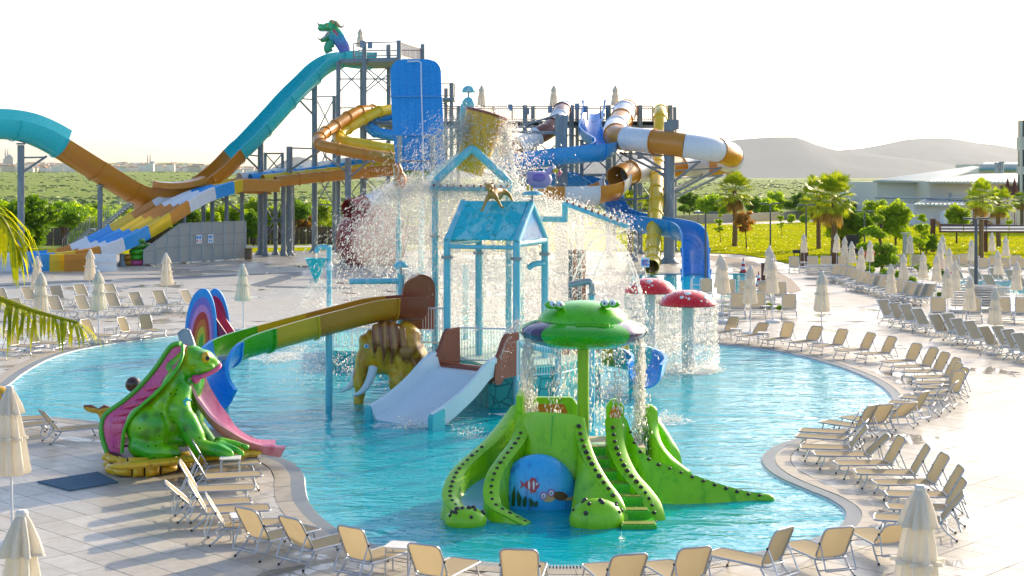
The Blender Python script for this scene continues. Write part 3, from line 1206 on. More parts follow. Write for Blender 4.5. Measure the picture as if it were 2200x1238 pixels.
right_row = [((1568, 711), (1522, 716)), ((1629, 718), (1591, 723)), ((1686, 725), (1650, 729)), ((1743, 731), (1702, 736)), ((1798, 740), (1750, 744)), ((1855, 750), (1802, 753)), ((1903, 757), (1836, 760)), ((1955, 773), (1897, 776)), ((1987, 785), (1929, 787)), ((2012, 796), (1950, 798)), ((2035, 808), (1970, 809)), ((2046, 820), (1979, 821)), ((2053, 829), (1983, 831)), ((2051, 841), (1978, 844)), ((2027, 857), (1964, 853)), ((1997, 867), (1942, 864)), ((1965, 882), (1914, 876)), ((1932, 895), (1888, 887)), ((1879, 907), (1832, 896)), ((1851, 915), (1791, 908)), ((1822, 927), (1742, 922)), ((1816, 941), (1731, 937)), ((1825, 960), (1741, 959)), ((1863, 975), (1777, 974)), ((1910, 992), (1824, 993)), ((1960, 1015), (1868, 1015)), ((1999, 1034), (1901, 1034)), ((2034, 1061), (1930, 1060)), ((2034, 1088), (1930, 1088)), ((2020, 1116), (1912, 1109)), ((1905, 1166), (1852, 1136))]
for i, (h, f) in enumerate(right_row):
    lounger(h, f, True, f'low beige lounger, {ORD[i]} from the mushroom fountains along the curved pool edge', 'low loungers along the curved right pool side', 1 if i < 14 else None)
bottom_row = [((1783, 1196), (1722, 1168)), ((1655, 1210), (1580, 1192)), ((1480, 1240), (1425, 1212)), ((1335, 1249), (1297, 1217)), ((1116, 1250), (1133, 1214)), ((926, 1236), (985, 1207)), ((775, 1203), (848, 1182)), ((652, 1175), (728, 1156)), ((562, 1156), (642, 1138))]
for i, (h, f) in enumerate(bottom_row):
    lounger(h, f, True, f'low beige lounger seen from behind, {ORD[i]} from the right along the near edge', 'low loungers with their backs to the camera', 1)
left_grp = [((477, 1126), (586, 1121)), ((442, 1096), (553, 1091)), ((406, 1080), (510, 1073)), ((425, 1050), (529, 1047)), ((442, 1023), (543, 1017)), ((447, 995), (540, 990))]
for i, (h, f) in enumerate(left_grp):
    lounger(h, f, True, f'low cream lounger, {ORD[i]} from the front in the group beside the frog slide base', 'low loungers beside the frog slide', 1)
for (h, f), lab in zip([((124, 922), (193, 915)), ((18, 916), (92, 907)), ((4, 902), (72, 897))], ('tan lounger standing alone behind the cream umbrella, left of the frog', 'lounger half hidden behind the cream umbrella, foot end towards the pool', 'lounger nearest the water behind the cream umbrella')):
    lounger(h, f, True, lab, 'loungers behind the near umbrellas', 0)
for i, (h, f) in enumerate([((316, 706), (346, 710)), ((270, 712), (305, 714)), ((194, 718), (232, 721)), ((136, 726), (181, 730)), ((76, 735), (121, 737)), ((29, 741), (80, 744)), ((-14, 750), (36, 754))]):
    lounger(h, f, True, f'low lounger, {ORD[i]} from the rainbow slide at the far left pool edge', 'low loungers at the far left pool edge', 1)
for i, (h, f) in enumerate([((409, 652), (450, 655)), ((349, 655), (389, 658)), ((298, 658), (338, 661)), ((248, 660), (289, 664)), ((183, 666), (222, 669)), ((122, 668), (161, 672)), ((40, 672), (82, 676))]):
    lounger(h, f, False, f'tall grey lounger, {ORD[i]} from the rainbow slide in the front far-deck row', 'tall loungers on the far left deck', 0)
for i, (h, f) in enumerate([((242, 638), (276, 641)), ((178, 640), (216, 643)), ((124, 642), (158, 646)), ((66, 645), (105, 648)), ((8, 648), (46, 651))]):
    lounger(h, f, False, f'tall grey lounger, {ORD[i]} from the slim umbrella in the rear far-deck row', 'tall loungers in the rear row of the far left deck', 0)
zz = lambda x, y: (x / 3.993 + 1750, y / 3.993 + 450)
for i, q in enumerate([(185, 560), (245, 567), (300, 580), (345, 600), (395, 630), (450, 640), (500, 650), (545, 655), (600, 672), (650, 686), (700, 700), (745, 715), (790, 725), (840, 742), (890, 748), (950, 752)]):
    h = zz(*q)
    lounger(h, (h[0] - 31, h[1] + 4), False, f'tall grey lounger, {ORD[i]} from the far end of the long row below the hedge', 'tall loungers in the long slanting row', 1)
for i, q in enumerate([(650, 915), (740, 945), (835, 960), (930, 990), (1100, 1050), (1205, 1050), (1285, 1090), (1395, 1120), (1520, 1165), (1650, 1170), (1740, 1205), (1820, 1230)]):
    h = zz(*q)
    lounger(h, (h[0] + 36, h[1] + 4), False, f'tall tan steep-backed lounger, {ORD[i]} from the left beside the small pool', 'tall loungers facing the small pool', 0)
front = [((1583, 662), (1585, 671)), ((1627, 662), (1629, 672)), ((1697, 663), (1700, 673)), ((1677, 634), (1678, 641)), ((1568, 629), (1568, 636)), ((1518, 626), (1518, 633)), ((1600, 630), (1600, 637)), ((1640, 632), (1641, 639))]
for i, (h, f) in enumerate(front):
    lounger(h, f, False, ('tall tan lounger facing the camera, ' + ['leftmost of the front three by the planter', 'middle of the front three by the planter', 'rightmost of the front three by the planter', 'behind the front three on the right', 'behind the front three on the left', 'beside the blue slide end', 'second behind the front three from the left', 'third behind the front three from the left'][i]), 'tall loungers by the splash pool', 0)
far = [(1705, 573), (1747, 573), (1775, 573), (1812, 572), (1915, 570), (1934, 570), (1970, 570), (2050, 571), (2072, 568), (2094, 571), (2114, 576), (2136, 571), (2160, 577), (2182, 571), (2198, 577)]
for i, q in enumerate(far):
    lounger(q, (q[0] + 1, q[1] + 5), False, f'small grey lounger facing the camera, {ORD[i]} from the left along the lawn', 'tall loungers along the lawn edge', 0)
for i, q in enumerate([(2015, 671), (2092, 671), (2155, 672), (2197, 674)]):
    lounger(q, (q[0] + 1, q[1] + 8), False, f'tall grey lounger facing the camera by the small pool, {ORD[i]} from the left', 'tall loungers facing the camera by the small pool', 0)
for i, q in enumerate([(2060, 598), (2100, 600), (2145, 600), (2180, 604), (2130, 614), (2196, 616)]):
    lounger(q, (q[0] + 25, q[1] + 3), False, f'dark tan lounger beyond the stacks, {ORD[i]} in the far pool row', 'loungers by the far pool', 1)
def stack(u, v, n, lab, an):
    b = G(u, v)
    for k in range(n):
        dup(PROTO[(0, 2)], (b.x + rng.uniform(-0.02, 0.02), b.y + rng.uniform(-0.02, 0.02), -0.2 + 0.125 * k), an + rng.uniform(-0.03, 0.03), f'flat lounger, {ORD[k]} from the ground, stack {lab}', None, 'stacked loungers')
stack(1772, 596, 6, 'by the hedge', R(8))
stack(2078, 664, 9, 'behind the tall umbrellas', R(176))
stack(2112, 663, 8, 'under the dark lamp post', R(178))

# ---------------------------------------------------------------- closed umbrellas
def make_umbrella(Hh, seed):
    rr = random.Random(seed)
    root = thing('umbrella', 'umbrella', 'umbrella')
    m = MB()
    m.tube([(0, 0, 0.1), (0, 0, Hh - 0.04)], 0.022, 10)
    m.build('pole', M_WHITEMET, root)
    k = 8
    ph = [rr.uniform(-0.3, 0.3) for _ in range(k)]
    def flute(an, t):
        q = an * k / (2 * PI)
        i = int(q) % k
        return 1 + ((0.28 + 0.12 * ph[i]) * math.cos(an * k + ph[i] * 0.5 + 0.7 * math.sin(an + seed)) + 0.10 * math.sin(an * 3 + seed) + 0.05 * math.sin(t * 7 + seed + an * 2)) * min(1, t * 2.4 + 0.12)
    zt = Hh - 0.03
    z0 = Hh - 1.52
    prof = [(0.045, zt), (0.075, zt - 0.06), (0.12, zt - 0.3), (0.165, zt - 0.6), (0.205, zt - 0.95), (0.235, zt - 1.25), (0.262, z0 + 0.06), (0.235, z0), (0.17, z0 - 0.015), (0.03, z0 + 0.05)]
    m = MB()
    m.lathe(prof[::-1], 64, flute=lambda an, t: flute(an, 1 - t))
    m.build('canopy', M_CANVAS, root, 70)
    m = MB()
    prof = [(0.05, zt + 0.012), (0.095, zt - 0.07), (0.16, zt - 0.27), (0.195, zt - 0.42), (0.20, zt - 0.435), (0.17, zt - 0.40)]
    m.lathe(prof[::-1], 64, flute=lambda an, t: flute(an, 1 - t))
    m.build('valance', M_CANVAS, root, 70)
    m = MB()
    zs_ = z0 + 0.62 + 0.1 * rr.random()
    m.lathe([(0.19, zs_ - 0.025), (0.27, zs_ - 0.025), (0.265, zs_ + 0.025), (0.19, zs_ + 0.025)], 64, flute=lambda an, t: flute(an, 1) * 0.93)
    m.build('strap', M_CANVAS, root, 70)
    m = MB()
    m.lathe([(0.0, Hh + 0.035), (0.05, Hh + 0.03), (0.07, Hh + 0.005), (0.066, Hh - 0.035), (0.0, Hh - 0.04)][::-1], 14)
    m.build('finial', M_PLASTIC, root)
    m = MB()
    m.lathe([(0.0, 0.2), (0.05, 0.2), (0.055, 0.14), (0.26, 0.12), (0.33, 0.09), (0.34, 0.0), (0.0, 0.0)][::-1], 24)
    m.build('base', M_PLASTIC, root)
    return root
UPRO = [make_umbrella(2.8, s) for s in (1, 2, 3, 4, 6)]
def umbrella(u, vt, label, H=2.8, group='closed cream umbrellas'):
    d = FPX * (CAMH - H) / (vt - YH)
    x = (u - CX) / FPX * d
    o = dup(UPRO[rng.randrange(5)], (x, d, 0.002), rng.random() * 6.28, label, H / 2.8, group)
    o.rotation_euler.x, o.rotation_euler.y = rng.gauss(0, 0.014), rng.gauss(0, 0.014)
    return o
for u, v, lab in [(27, 833, 'large closed cream umbrella at the left edge beside the pool mat'), (47, 1103, 'nearest closed cream umbrella, its foot cut off at the lower left'), (1968, 1048, 'nearest closed cream umbrella on the lower right deck'),
                  (80, 552, 'closed umbrella behind the palm fronds, rear of the leftmost pair'), (86, 588, 'closed umbrella behind the palm fronds, front of the leftmost pair'), (192, 537, 'closed umbrella behind the far deck loungers, rear of the second pair'), (212, 583, 'closed umbrella with white foot among the far left loungers'), (360, 545, 'slim closed umbrella alone on the far deck'), (523, 569, 'closed umbrella behind the green slide'),
                  (1550, 549, 'rear closed umbrella of the pair beside the blue slide'), (1555, 558, 'front closed umbrella of the pair beside the blue slide'), (1612, 573, 'closed umbrella in front of the planter with tan loungers'), (1764, 585, 'closed umbrella standing in the curved pool-side row'),
                  (1654, 530, 'rearmost closed umbrella of the trio above the brown path'), (1659, 541, 'middle closed umbrella of the trio above the brown path'), (1661, 558, 'front closed umbrella of the trio above the brown path')]:
    umbrella(u, v, lab)
far_u = [(1728, 503), (1797, 503), (1815, 510), (1831, 520), (1849, 532), (1868, 518), (1955, 505), (1941, 547), (1914, 569), (1983, 544), (2012, 549), (2026, 506), (2020, 517), (2018, 529), (2038, 534), (2053, 562), (2037, 577), (2084, 597), (2088, 516), (2132, 501), (2161, 509), (2146, 539), (2183, 564), (2136, 620)]
for i, (u, v) in enumerate(sorted(far_u)):
    umbrella(u, v, f'small closed white umbrella, {ORD[i]} from the left among the right-hand loungers', 2.42, 'closed umbrellas of the right-hand lounger rows')

# ---------------------------------------------------------------- side tables
def make_table():
    root = thing('side_table', 'side table', 'table')
    m = MB()
    m.prism(rrect(-0.22, 0.22, -0.22, 0.22, 0.05), 0.46, 0.49)
    m.build('table_top', M_PLASTIC, root, 30)
    for sx in (-1, 1):
        m = MB()
        pts = [(sx * 0.19, -0.19, 0.0), (sx * 0.19, -0.19, 0.36), (sx * 0.19, -0.14, 0.45), (sx * 0.19, 0.14, 0.45), (sx * 0.19, 0.19, 0.36), (sx * 0.19, 0.19, 0.0)]
        m.tube(crom(pts, 4), 0.015, 8)
        m.build('leg', M_ALU, root)
    for sy in (-1, 1):
        m = MB()
        m.tube([(-0.19, sy * 0.19, 0.40), (0.19, sy * 0.19, 0.40)], 0.012, 6)
        m.build('rail', M_ALU, root)
    return root
TPRO = make_table()
for u, v, lab in [(495, 982, 'white side table beside the frog slide base'), (522, 1106, 'white side table between the two front lounger groups'), (860, 1170, 'white side table at the near pool edge'), (1581, 706, 'side table by the mushroom fountains, left of the two'), (1640, 714, 'side table by the mushroom fountains, right of the two'), (237, 704, 'side table between the far left pool edge loungers'), (376, 647, 'side table under the slim umbrella on the far deck'), (1556, 655, 'white side table left of the planter loungers'), (1645, 657, 'white side table between the planter loungers'), (2055, 665, 'white side table in front of the stacked loungers'), (1726, 563, 'small far side table under the lawn umbrella'), (200, 664, 'side table among the far left loungers')]:
    b = G(u, v, 0.49)
    dup(TPRO, (b.x, b.y, 0.003), rng.uniform(-0.4, 0.4), lab, 1.0, 'side tables')
remove_tree(TPRO)
for o in UPRO + list(PROTO.values()):
    remove_tree(o)

# textured door mat on the near deck
M_MAT = paint('blue_grey_mat', hexc('#4d6f86'), 0.85, 0.35, 0, 40, 0.8)
q = [G(*p) for p in [(80, 1037), (210, 1016), (254, 1038), (150, 1056)]]
c = sum(q, Vector()) / 4
mb = MB()
q2 = [q[0], q[3], q[2], q[1]]
mb.prism([(p.x, p.y) for p in q2], 0.004, 0.03)
mb.build('door_mat', M_MAT, loc=(c.x, c.y, 0), smooth=0, label='dark blue rubber mat lying left of the frog slide', cat='mat')
# ================================================================ things in the children pool
C_GREEN, C_LIME = hexc('#3fae10'), hexc('#7ac40c')
M_LIME = paint('lime_fibreglass', hexc('#8ed200'), 0.3, 0.22, 0.2, 1.1, 0.05, stain=hexc('#4fae00'))
M_LIMEDK = paint('leaf_green_fibreglass', hexc('#3cb400'), 0.28, 0.2, 0.4, 1.4, 0.05)
M_PURPLE = paint('violet_fibreglass', hexc('#3a2a55'), 0.22, 0.4, 0.5, 2.5, 0.04, stain=hexc('#8f86b4'))
M_WHITEP = paint('white_fibreglass', hexc('#e8eef0'), 0.28, 0.05, 0.3, 2, 0.03)
M_RED = paint('red_fibreglass', hexc('#e8101c'), 0.26, 0.12, 0.4, 2, 0.04)
M_CREAM = paint('cream_fibreglass', hexc('#efe3cd'), 0.4, 0.08, 0.1, 2, 0.04)
M_PALEBLUE = paint('pale_blue_fibreglass', hexc('#d6e8f0'), 0.3, 0.06, 0.3, 1.5, 0.03)
M_SKYBLUE = paint('sky_blue_bed', hexc('#7fc4e8'), 0.3, 0.08, 0.3, 1.5, 0.03)
M_BROWN = paint('brown_fibreglass', hexc('#8f4426'), 0.3, 0.2, 0.3, 1.5, 0.06)
M_TEAL = paint('teal_fibreglass', hexc('#3fc3c9'), 0.32, 0.12, 0.3, 1.5, 0.05)
M_AQUA = paint('aqua_steel_paint', hexc('#68c8da'), 0.36, 0.12, 0.2, 3.0, 0.06, stain=hexc('#cfe6ea'))
M_ORANGEF = paint('orange_fibreglass', hexc('#d9760c'), 0.3, 0.16, 0.3, 1.5, 0.05)
M_YELLOWF = paint('yellow_fibreglass', hexc('#d9b50c'), 0.3, 0.14, 0.3, 1.5, 0.05)
M_BLUEF = paint('blue_fibreglass', hexc('#0a98e8'), 0.28, 0.12, 0.35, 1.5, 0.04)
M_STEEL = paint('galvanised_steel', hexc('#9aa6ac'), 0.4, 0.18, 0, 2.0, 0.08, metal=0.5)
M_BLACK = paint('black_paint', hexc('#15151c'), 0.3, 0.2, 0.3, 4, 0.03)
M_EYEY = paint('yellow_eye', hexc('#e0b000'), 0.15, 0.1, 0.6, 6, 0)
M_PINK = paint('pink_fibreglass', hexc('#e0588a'), 0.25, 0.2, 0.4, 1.6, 0.05, stain=hexc('#b81f8f'))
M_RAILW = paint('white_rail_paint', hexc('#e3e8ea'), 0.35, 0.06, 0.1, 4, 0.03)

def wallstrip(mbx, rim, th, z0, flare=1.0, bead=0.0):
    """standing curved wall: rim = 3-D polyline of the top edge, thickness th, down to z0"""
    rim = [Vector(p) for p in rim]
    n_ = len(rim)
    vs_, fs_ = [], []
    K = 7
    for i, p in enumerate(rim):
        t = rim[min(i + 1, n_ - 1)] - rim[max(i - 1, 0)]
        t.z = 0
        if t.length < 1e-5:
            t = Vector((1, 0, 0))
        t.normalize()
        a = Vector((t.y, -t.x, 0))
        h = th / 2
        b = h + bead
        zb = min(z0, p.z - 0.05)
        for off, z in ((-h * flare, zb), (-h, p.z - 0.10), (-b, p.z - 0.05), (-b * 0.5, p.z - 0.008), (b * 0.5, p.z - 0.008), (b, p.z - 0.05), (h, p.z - 0.10), (h * flare, zb)):
            vs_.append(p * 1 + a * off - Vector((0, 0, p.z)) + Vector((0, 0, z)))
    K = 8
    for i in range(n_ - 1):
        for k in range(K):
            r_ = (k + 1) % K
            fs_.append((i * K + k, (i + 1) * K + k, (i + 1) * K + r_, i * K + r_))
    fs_.append(tuple(range(K)))
    fs_.append(tuple((n_ - 1) * K + k for k in range(K - 1, -1, -1)))
    mbx.add(vs_, fs_)

def rimspots(parent, rim, step, side, rad, mat, k0=0.5):
    """painted dots with raised rings along a rim"""
    pts = arc_resample(rim, step)
    for i, p in enumerate(pts[1:-1]):
        m = MB()
        rr = rad * rng.uniform(0.75, 1.2)
        m.ball(p + Vector(side), (rr, rr * 0.62, rr * 0.8), 10, 7)
        m.build('spot', mat, parent)

# ---------------------------------------------------------------- green reptile slide
base = G(1290, 1110)
croc = thing('reptile_slide', 'bright green spotted reptile slide island with steps and a long tail', 'slide', (base.x, base.y, -0.5))
M_SPOT = paint('dark_spot_paint', hexc('#1d1a20'), 0.3, 0.3, 0.3, 6, 0.02, stain=hexc('#5a3a10'))
r1 = crom([P(1112, 869, 31.6), P(1096, 892, 31.3), P(1062, 934, 30.6), P(1014, 977, 30.0), P(987, 1004, 29.6), P(972, 1034, 29.1), P(967, 1060, 28.7), P(976, 1078, 28.4), P(1000, 1096, 28.1), P(1030, 1118, 27.95)], 6)
r2 = crom([P(1128, 889, 30.6), P(1122, 914, 30.4), P(1112, 942, 30.1), P(1084, 979, 29.6), P(1063, 1012, 29.2), P(1055, 1050, 28.8), P(1064, 1080, 28.5), P(1098, 1101, 28.3), P(1136, 1121, 28.15)], 6)
m = MB(); wallstrip(m, r1, 0.26, -0.5, 2.0, 0.03); w1 = m.build('slide_wall', M_LIME, croc)
m = MB(); wallstrip(m, r2, 0.26, -0.5, 1.8, 0.03); w2 = m.build('slide_wall', M_LIME, croc)
rimspots(w1, r1[14:], 0.17, (0.0, -0.05, -0.02), 0.04, M_SPOT)
rimspots(w2, r2[6:], 0.17, (0.0, -0.05, -0.02), 0.04, M_SPOT)
# sliding bed between the two walls
m = MB()
bed = []
NB = 36
def along(rim, t):
    k = t * (len(rim) - 1)
    i = min(int(k), len(rim) - 2)
    return rim[i].lerp(rim[i + 1], k - i)
vs_, fs_ = [], []
for i in range(NB + 1):
    t = i / NB
    a, b = along(r1, t), along(r2, t)
    z = 0.95 * (1 - t) ** 1.15 - 0.14
    for j in range(5):
        q = a.lerp(b, j / 4)
        dip = 0.08 * math.sin(PI * j / 4)
        vs_.append((q.x, q.y, min(z - dip, min(a.z, b.z) - 0.1)))
for i in range(NB):
    for j in range(4):
        k = i * 5 + j
        fs_.append((k, k + 1, k + 6, k + 5))
m.add(vs_, fs_)
m.build('slide_bed', M_SKYBLUE, croc, 60)
# rounded feet
def footblob(c, r, mat):
    m = MB()
    m.ball(c, r, 20, 14)
    o = m.build('foot', mat, croc)
    for k in range(11):
        an, ph = rng.uniform(PI * 0.95, PI * 2.05), rng.uniform(0.25, 1.2)
        q = Vector((r[0] * math.sin(ph) * math.cos(an), r[1] * math.sin(ph) * math.sin(an), r[2] * math.cos(ph)))
        s_ = MB()
        s_.ball(Vector(c) + q * 0.99, rng.uniform(0.03, 0.055), 10, 7)
        s_.build('spot', M_SPOT, o)
footblob(G(1000, 1122) + Vector((0, 0.05, 0.02)), (0.40, 0.32, 0.26), M_LIME)
footblob(G(1282, 1124) + Vector((0, 0.06, 0.05)), (0.52, 0.34, 0.40), M_LIME)
# central body: front wall, right leg
body_top = [P(1126, 887, 30.5), P(1150, 885, 30.25), P(1190, 887, 30.15), P(1225, 890, 30.15), P(1244, 894, 30.2)]
m = MB()
fr = crom(body_top, 5)
cols = len(fr)
rows = 12
vs_, fs_ = [], []
for i, p in enumerate(fr):
    for r_ in range(rows):
        t = r_ / (rows - 1)
        z = p.z * (1 - t) + 0.35 * t
        bulge = 0.42 * math.sin(t * PI * 0.5) ** 1.6
        vs_.append((p.x + (p.x - fr[cols // 2].x) * 0.28 * t, p.y - bulge, z))
for i in range(cols - 1):
    for r_ in range(rows - 1):
        a = i * rows + r_
        fs_.append((a, a + 1, a + rows + 1, a + rows))
m.add(vs_, fs_)
m.build('front_wall', M_LIME, croc, 60)
m = MB()
m.bar(P(1187, 893, 30.12), P(1182, 990, 29.86), 0.02, 0.012)
m.build('seam', M_LIMEDK, croc)
r3 = crom([P(1243, 894, 30.3), P(1250, 930, 30.0), P(1260, 963, 29.6), P(1274, 994, 29.2), P(1295, 1028, 28.8), P(1316, 1056, 28.5), P(1331, 1088, 28.25), P(1338, 1130, 28.05)], 6)
m = MB(); wallstrip(m, r3, 0.22, -0.5, 1.8, 0.02); w3 = m.build('leg_wall', M_LIME, croc)
rimspots(w3, r3[1:], 0.19, (-0.03, -0.06, 0.0), 0.05, M_SPOT)
vs_, fs_ = [], []
lowp = crom([P(1240, 1000, 29.75), P(1236, 1030, 29.5), P(1232, 1060, 29.2), P(1228, 1090, 28.9), P(1230, 1110, 28.6)], 8)
for i in range(25):
    t = i / 24
    a, b = along(r3, t), along(lowp, t)
    for k in range(9):
        s_ = k / 8
        q = a.lerp(b, s_)
        q = q + Vector((0, -0.30 * math.sin(PI * s_) ** 0.8 * (0.25 + t), 0))
        q.z = a.z * (1 - s_) + max(-0.4, b.z) * s_ - 0.03
        vs_.append(q)
for i in range(24):
    for k in range(8):
        a = i * 9 + k
        fs_.append((a, a + 1, a + 10, a + 9))
m = MB()
m.add(vs_, fs_)
m.build('haunch', M_LIME, croc, 60)
# cave with painted dome
dome_c = G(1157, 1092) + Vector((0, 0.35, 0.0))
Rm = Matrix.Rotation(R(0), 3, 'Z')
m = MB()
m.ball(dome_c + Vector((0, 0.1, 0.12)), (0.80, 0.42, 0.86), 30, 20)
M_SEA = paint('painted_sea_blue', hexc('#30b0f4'), 0.25, 0.25, 0.4, 1.4, 0.03, stain=hexc('#1258b0'))
dome = m.build('cave_dome', M_SEA, croc)
def on_dome(dx, dz):
    x, z = dx, dz
    k = 1 - (x / 0.80) ** 2 - (z / 0.86) ** 2
    return dome_c + Vector((x, 0.1 - 0.42 * math.sqrt(max(k, 0.02)) - 0.012, 0.12 + z))
def flat_on_dome(name, pts, mat, parent, lift=0.0, th=0.014):
    m_ = MB()
    n_ = len(pts)
    vs_ = [on_dome(x, z) + Vector((0, -lift, 0)) for x, z in pts]
    back = [p + Vector((0, th, 0)) for p in vs_]
    m_.add(vs_ + back, [tuple(range(n_)), tuple(range(2 * n_ - 1, n_ - 1, -1))] + [(i, n_ + i, n_ + (i + 1) % n_, (i + 1) % n_) for i in range(n_)])
    return m_.build(name, mat, parent, 0)
def ellp(cx, cz, rx, rz, n_=16, a0=0):
    return [(cx + rx * math.cos(2 * PI * i / n_) * math.cos(a0) - rz * math.sin(2 * PI * i / n_) * math.sin(a0), cz + rx * math.cos(2 * PI * i / n_) * math.sin(a0) + rz * math.sin(2 * PI * i / n_) * math.cos(a0)) for i in range(n_)]
M_FISH = paint('painted_red', hexc('#b3122c'), 0.3, 0.2, 0.3, 5, 0)
M_TURTLE = paint('painted_tan', hexc('#d8b878'), 0.3, 0.1, 0.3, 5, 0)
M_SHELL = paint('painted_brown', hexc('#6b4424'), 0.3, 0.25, 0.3, 8, 0)
M_MAGENTA = paint('painted_magenta', hexc('#c0429a'), 0.3, 0.1, 0.3, 5, 0)
M_WEED = paint('painted_weed_green', hexc('#15501c'), 0.3, 0.3, 0.3, 6, 0)
fx, fz = -0.13, 0.32
flat_on_dome('painted_fish', ellp(fx, fz, 0.15, 0.095), M_FISH, dome, 0.004)
flat_on_dome('painted_tail', [(fx - 0.13, fz), (fx - 0.23, fz + 0.09), (fx - 0.20, fz), (fx - 0.24, fz - 0.07)], M_FISH, dome, 0.006)
flat_on_dome('painted_fin', [(fx - 0.05, fz + 0.08), (fx + 0.0, fz + 0.15), (fx + 0.08, fz + 0.12), (fx + 0.08, fz + 0.06)], M_FISH, dome, 0.006)
flat_on_dome('painted_fin', [(fx - 0.05, fz - 0.08), (fx - 0.02, fz - 0.15), (fx + 0.09, fz - 0.13), (fx + 0.07, fz - 0.06)], M_FISH, dome, 0.006)
flat_on_dome('painted_stripe', ellp(fx - 0.055, fz, 0.02, 0.085, 12), M_WHITEP, dome, 0.008)
flat_on_dome('painted_stripe', ellp(fx + 0.035, fz, 0.02, 0.088, 12), M_WHITEP, dome, 0.008)
flat_on_dome('painted_eye', ellp(fx + 0.10, fz + 0.025, 0.024, 0.026, 12), M_WHITEP, dome, 0.009)
flat_on_dome('painted_pupil', ellp(fx + 0.104, fz + 0.023, 0.010, 0.012, 10), M_BLACK, dome, 0.012)
tx, tz = 0.30, 0.10
flat_on_dome('painted_turtle_head', ellp(tx - 0.10, tz - 0.02, 0.13, 0.085), M_TURTLE, dome, 0.004)
flat_on_dome('painted_shell', ellp(tx + 0.13, tz + 0.0, 0.15, 0.085, 16, -0.25), M_SHELL, dome, 0.007)
flat_on_dome('painted_flipper', [(tx + 0.22, tz - 0.05), (tx + 0.38, tz - 0.04), (tx + 0.36, tz - 0.11), (tx + 0.24, tz - 0.10)], M_TURTLE, dome, 0.005)
for qx, qz in ((tx - 0.20, tz + 0.02), (tx - 0.05, tz + 0.07)):
    flat_on_dome('painted_goggle', ellp(qx, qz, 0.068, 0.075), M_MAGENTA, dome, 0.010)
    flat_on_dome('painted_lens', ellp(qx, qz, 0.046, 0.052), M_PALEBLUE, dome, 0.013)
    flat_on_dome('painted_pupil', ellp(qx, qz - 0.005, 0.015, 0.02, 10), M_BLACK, dome, 0.016)
for k, (wx, hh_) in enumerate([(-0.62, 0.30), (-0.50, 0.40), (-0.38, 0.32), (-0.28, 0.22), (-0.14, 0.18), (-0.06, 0.12)]):
    flat_on_dome('painted_weed', [(wx - 0.03, -0.10), (wx - 0.05 + 0.02 * (k % 2), hh_ * 0.5 - 0.08), (wx + 0.03 * (1 if k % 2 else -1), hh_ - 0.10), (wx + 0.05, hh_ * 0.45 - 0.08), (wx + 0.03, -0.10)], M_WEED, dome, 0.004)
# steps
r4f = crom([P(1318, 897, 30.9), P(1322, 940, 30.5), P(1332, 975, 30.1), P(1350, 1010, 29.6), P(1376, 1040, 29.2), P(1398, 1070, 28.8), P(1408, 1100, 28.5), P(1411, 1126, 28.35)], 6)
M_TREAD = paint('olive_tread', hexc('#7a8a10'), 0.5, 0.25, 0.1, 4, 0.15)
sp0, sp1 = P(1292, 990, 30.9), G(1372, 1128)
for k in range(7):
    t = k / 6
    c = sp0.lerp(sp1, t)
    m = MB()
    zt = 0.88 * (1 - t) + 0.02
    m.box((c.x, c.y + 0.2, zt / 2 - 0.25), (0.66, 0.62, zt + 0.5))
    st = m.build('step', M_LIMEDK, croc, 0)
    m = MB()
    m.box((c.x, c.y + 0.06, zt + 0.008), (0.60, 0.24, 0.014))
    m.build('tread', M_TREAD, st, 0)
m = MB(); wallstrip(m, r4f, 0.3, -0.5, 1.6, 0.03); w4 = m.build('leg_wall', M_LIME, croc)
rimspots(w4, r4f[1:], 0.19, (-0.03, -0.06, 0.0), 0.048, M_SPOT)
# tail: ridge running right to a small pointed tip
tr = crom([P(1330, 897, 31.0), P(1346, 903, 31.0), P(1366, 955, 30.7), P(1400, 988, 30.45), P(1440, 1003, 30.3), P(1500, 1026, 30.2), P(1560, 1046, 30.2), P(1612, 1059, 30.25), P(1640, 1062, 30.3), P(1658, 1076, 30.35)], 6)
vs_, fs_ = [], []
prof_n = 9
for i, p in enumerate(tr):
    t = i / (len(tr) - 1)
    wdt = 0.16 + 0.75 * math.sin(PI * min(1, 0.18 + t * 0.85)) ** 0.9 * (1 - t * 0.62)
    for k in range(prof_n):
        s_ = k / (prof_n - 1)
        if s_ < 0.45:
            q = s_ / 0.45
            y, z = p.y - 0.07 - wdt * (1 - q) ** 1.7, -0.5 + (p.z - 0.02 + 0.5) * (q ** 0.72)
        elif s_ > 0.55:
            q = (1 - s_) / 0.45
            y, z = p.y + 0.07 + wdt * 0.7 * (1 - q) ** 1.7, -0.5 + (p.z - 0.02 + 0.5) * (q ** 0.72)
        else:
            y, z = p.y, p.z + 0.02
        vs_.append((p.x, y, z))
for i in range(len(tr) - 1):
    for k in range(prof_n - 1):
        a = i * prof_n + k
        fs_.append((a, a + prof_n, a + prof_n + 1, a + 1))
fs_.append(tuple(range(prof_n)))
fs_.append(tuple((len(tr) - 1) * prof_n + k for k in range(prof_n - 1, -1, -1)))
m = MB(); m.add(vs_, fs_); tail = m.build('tail', M_LIME, croc, 50)
rimspots(tail, tr[6:], 0.24, (0.0, -0.09, -0.02), 0.042, M_SPOT)
m = MB(); m.ball(P(1644, 1071, 30.25), (0.19, 0.13, 0.10), 14, 10); tip = m.build('tail_tip', M_LIME, croc)
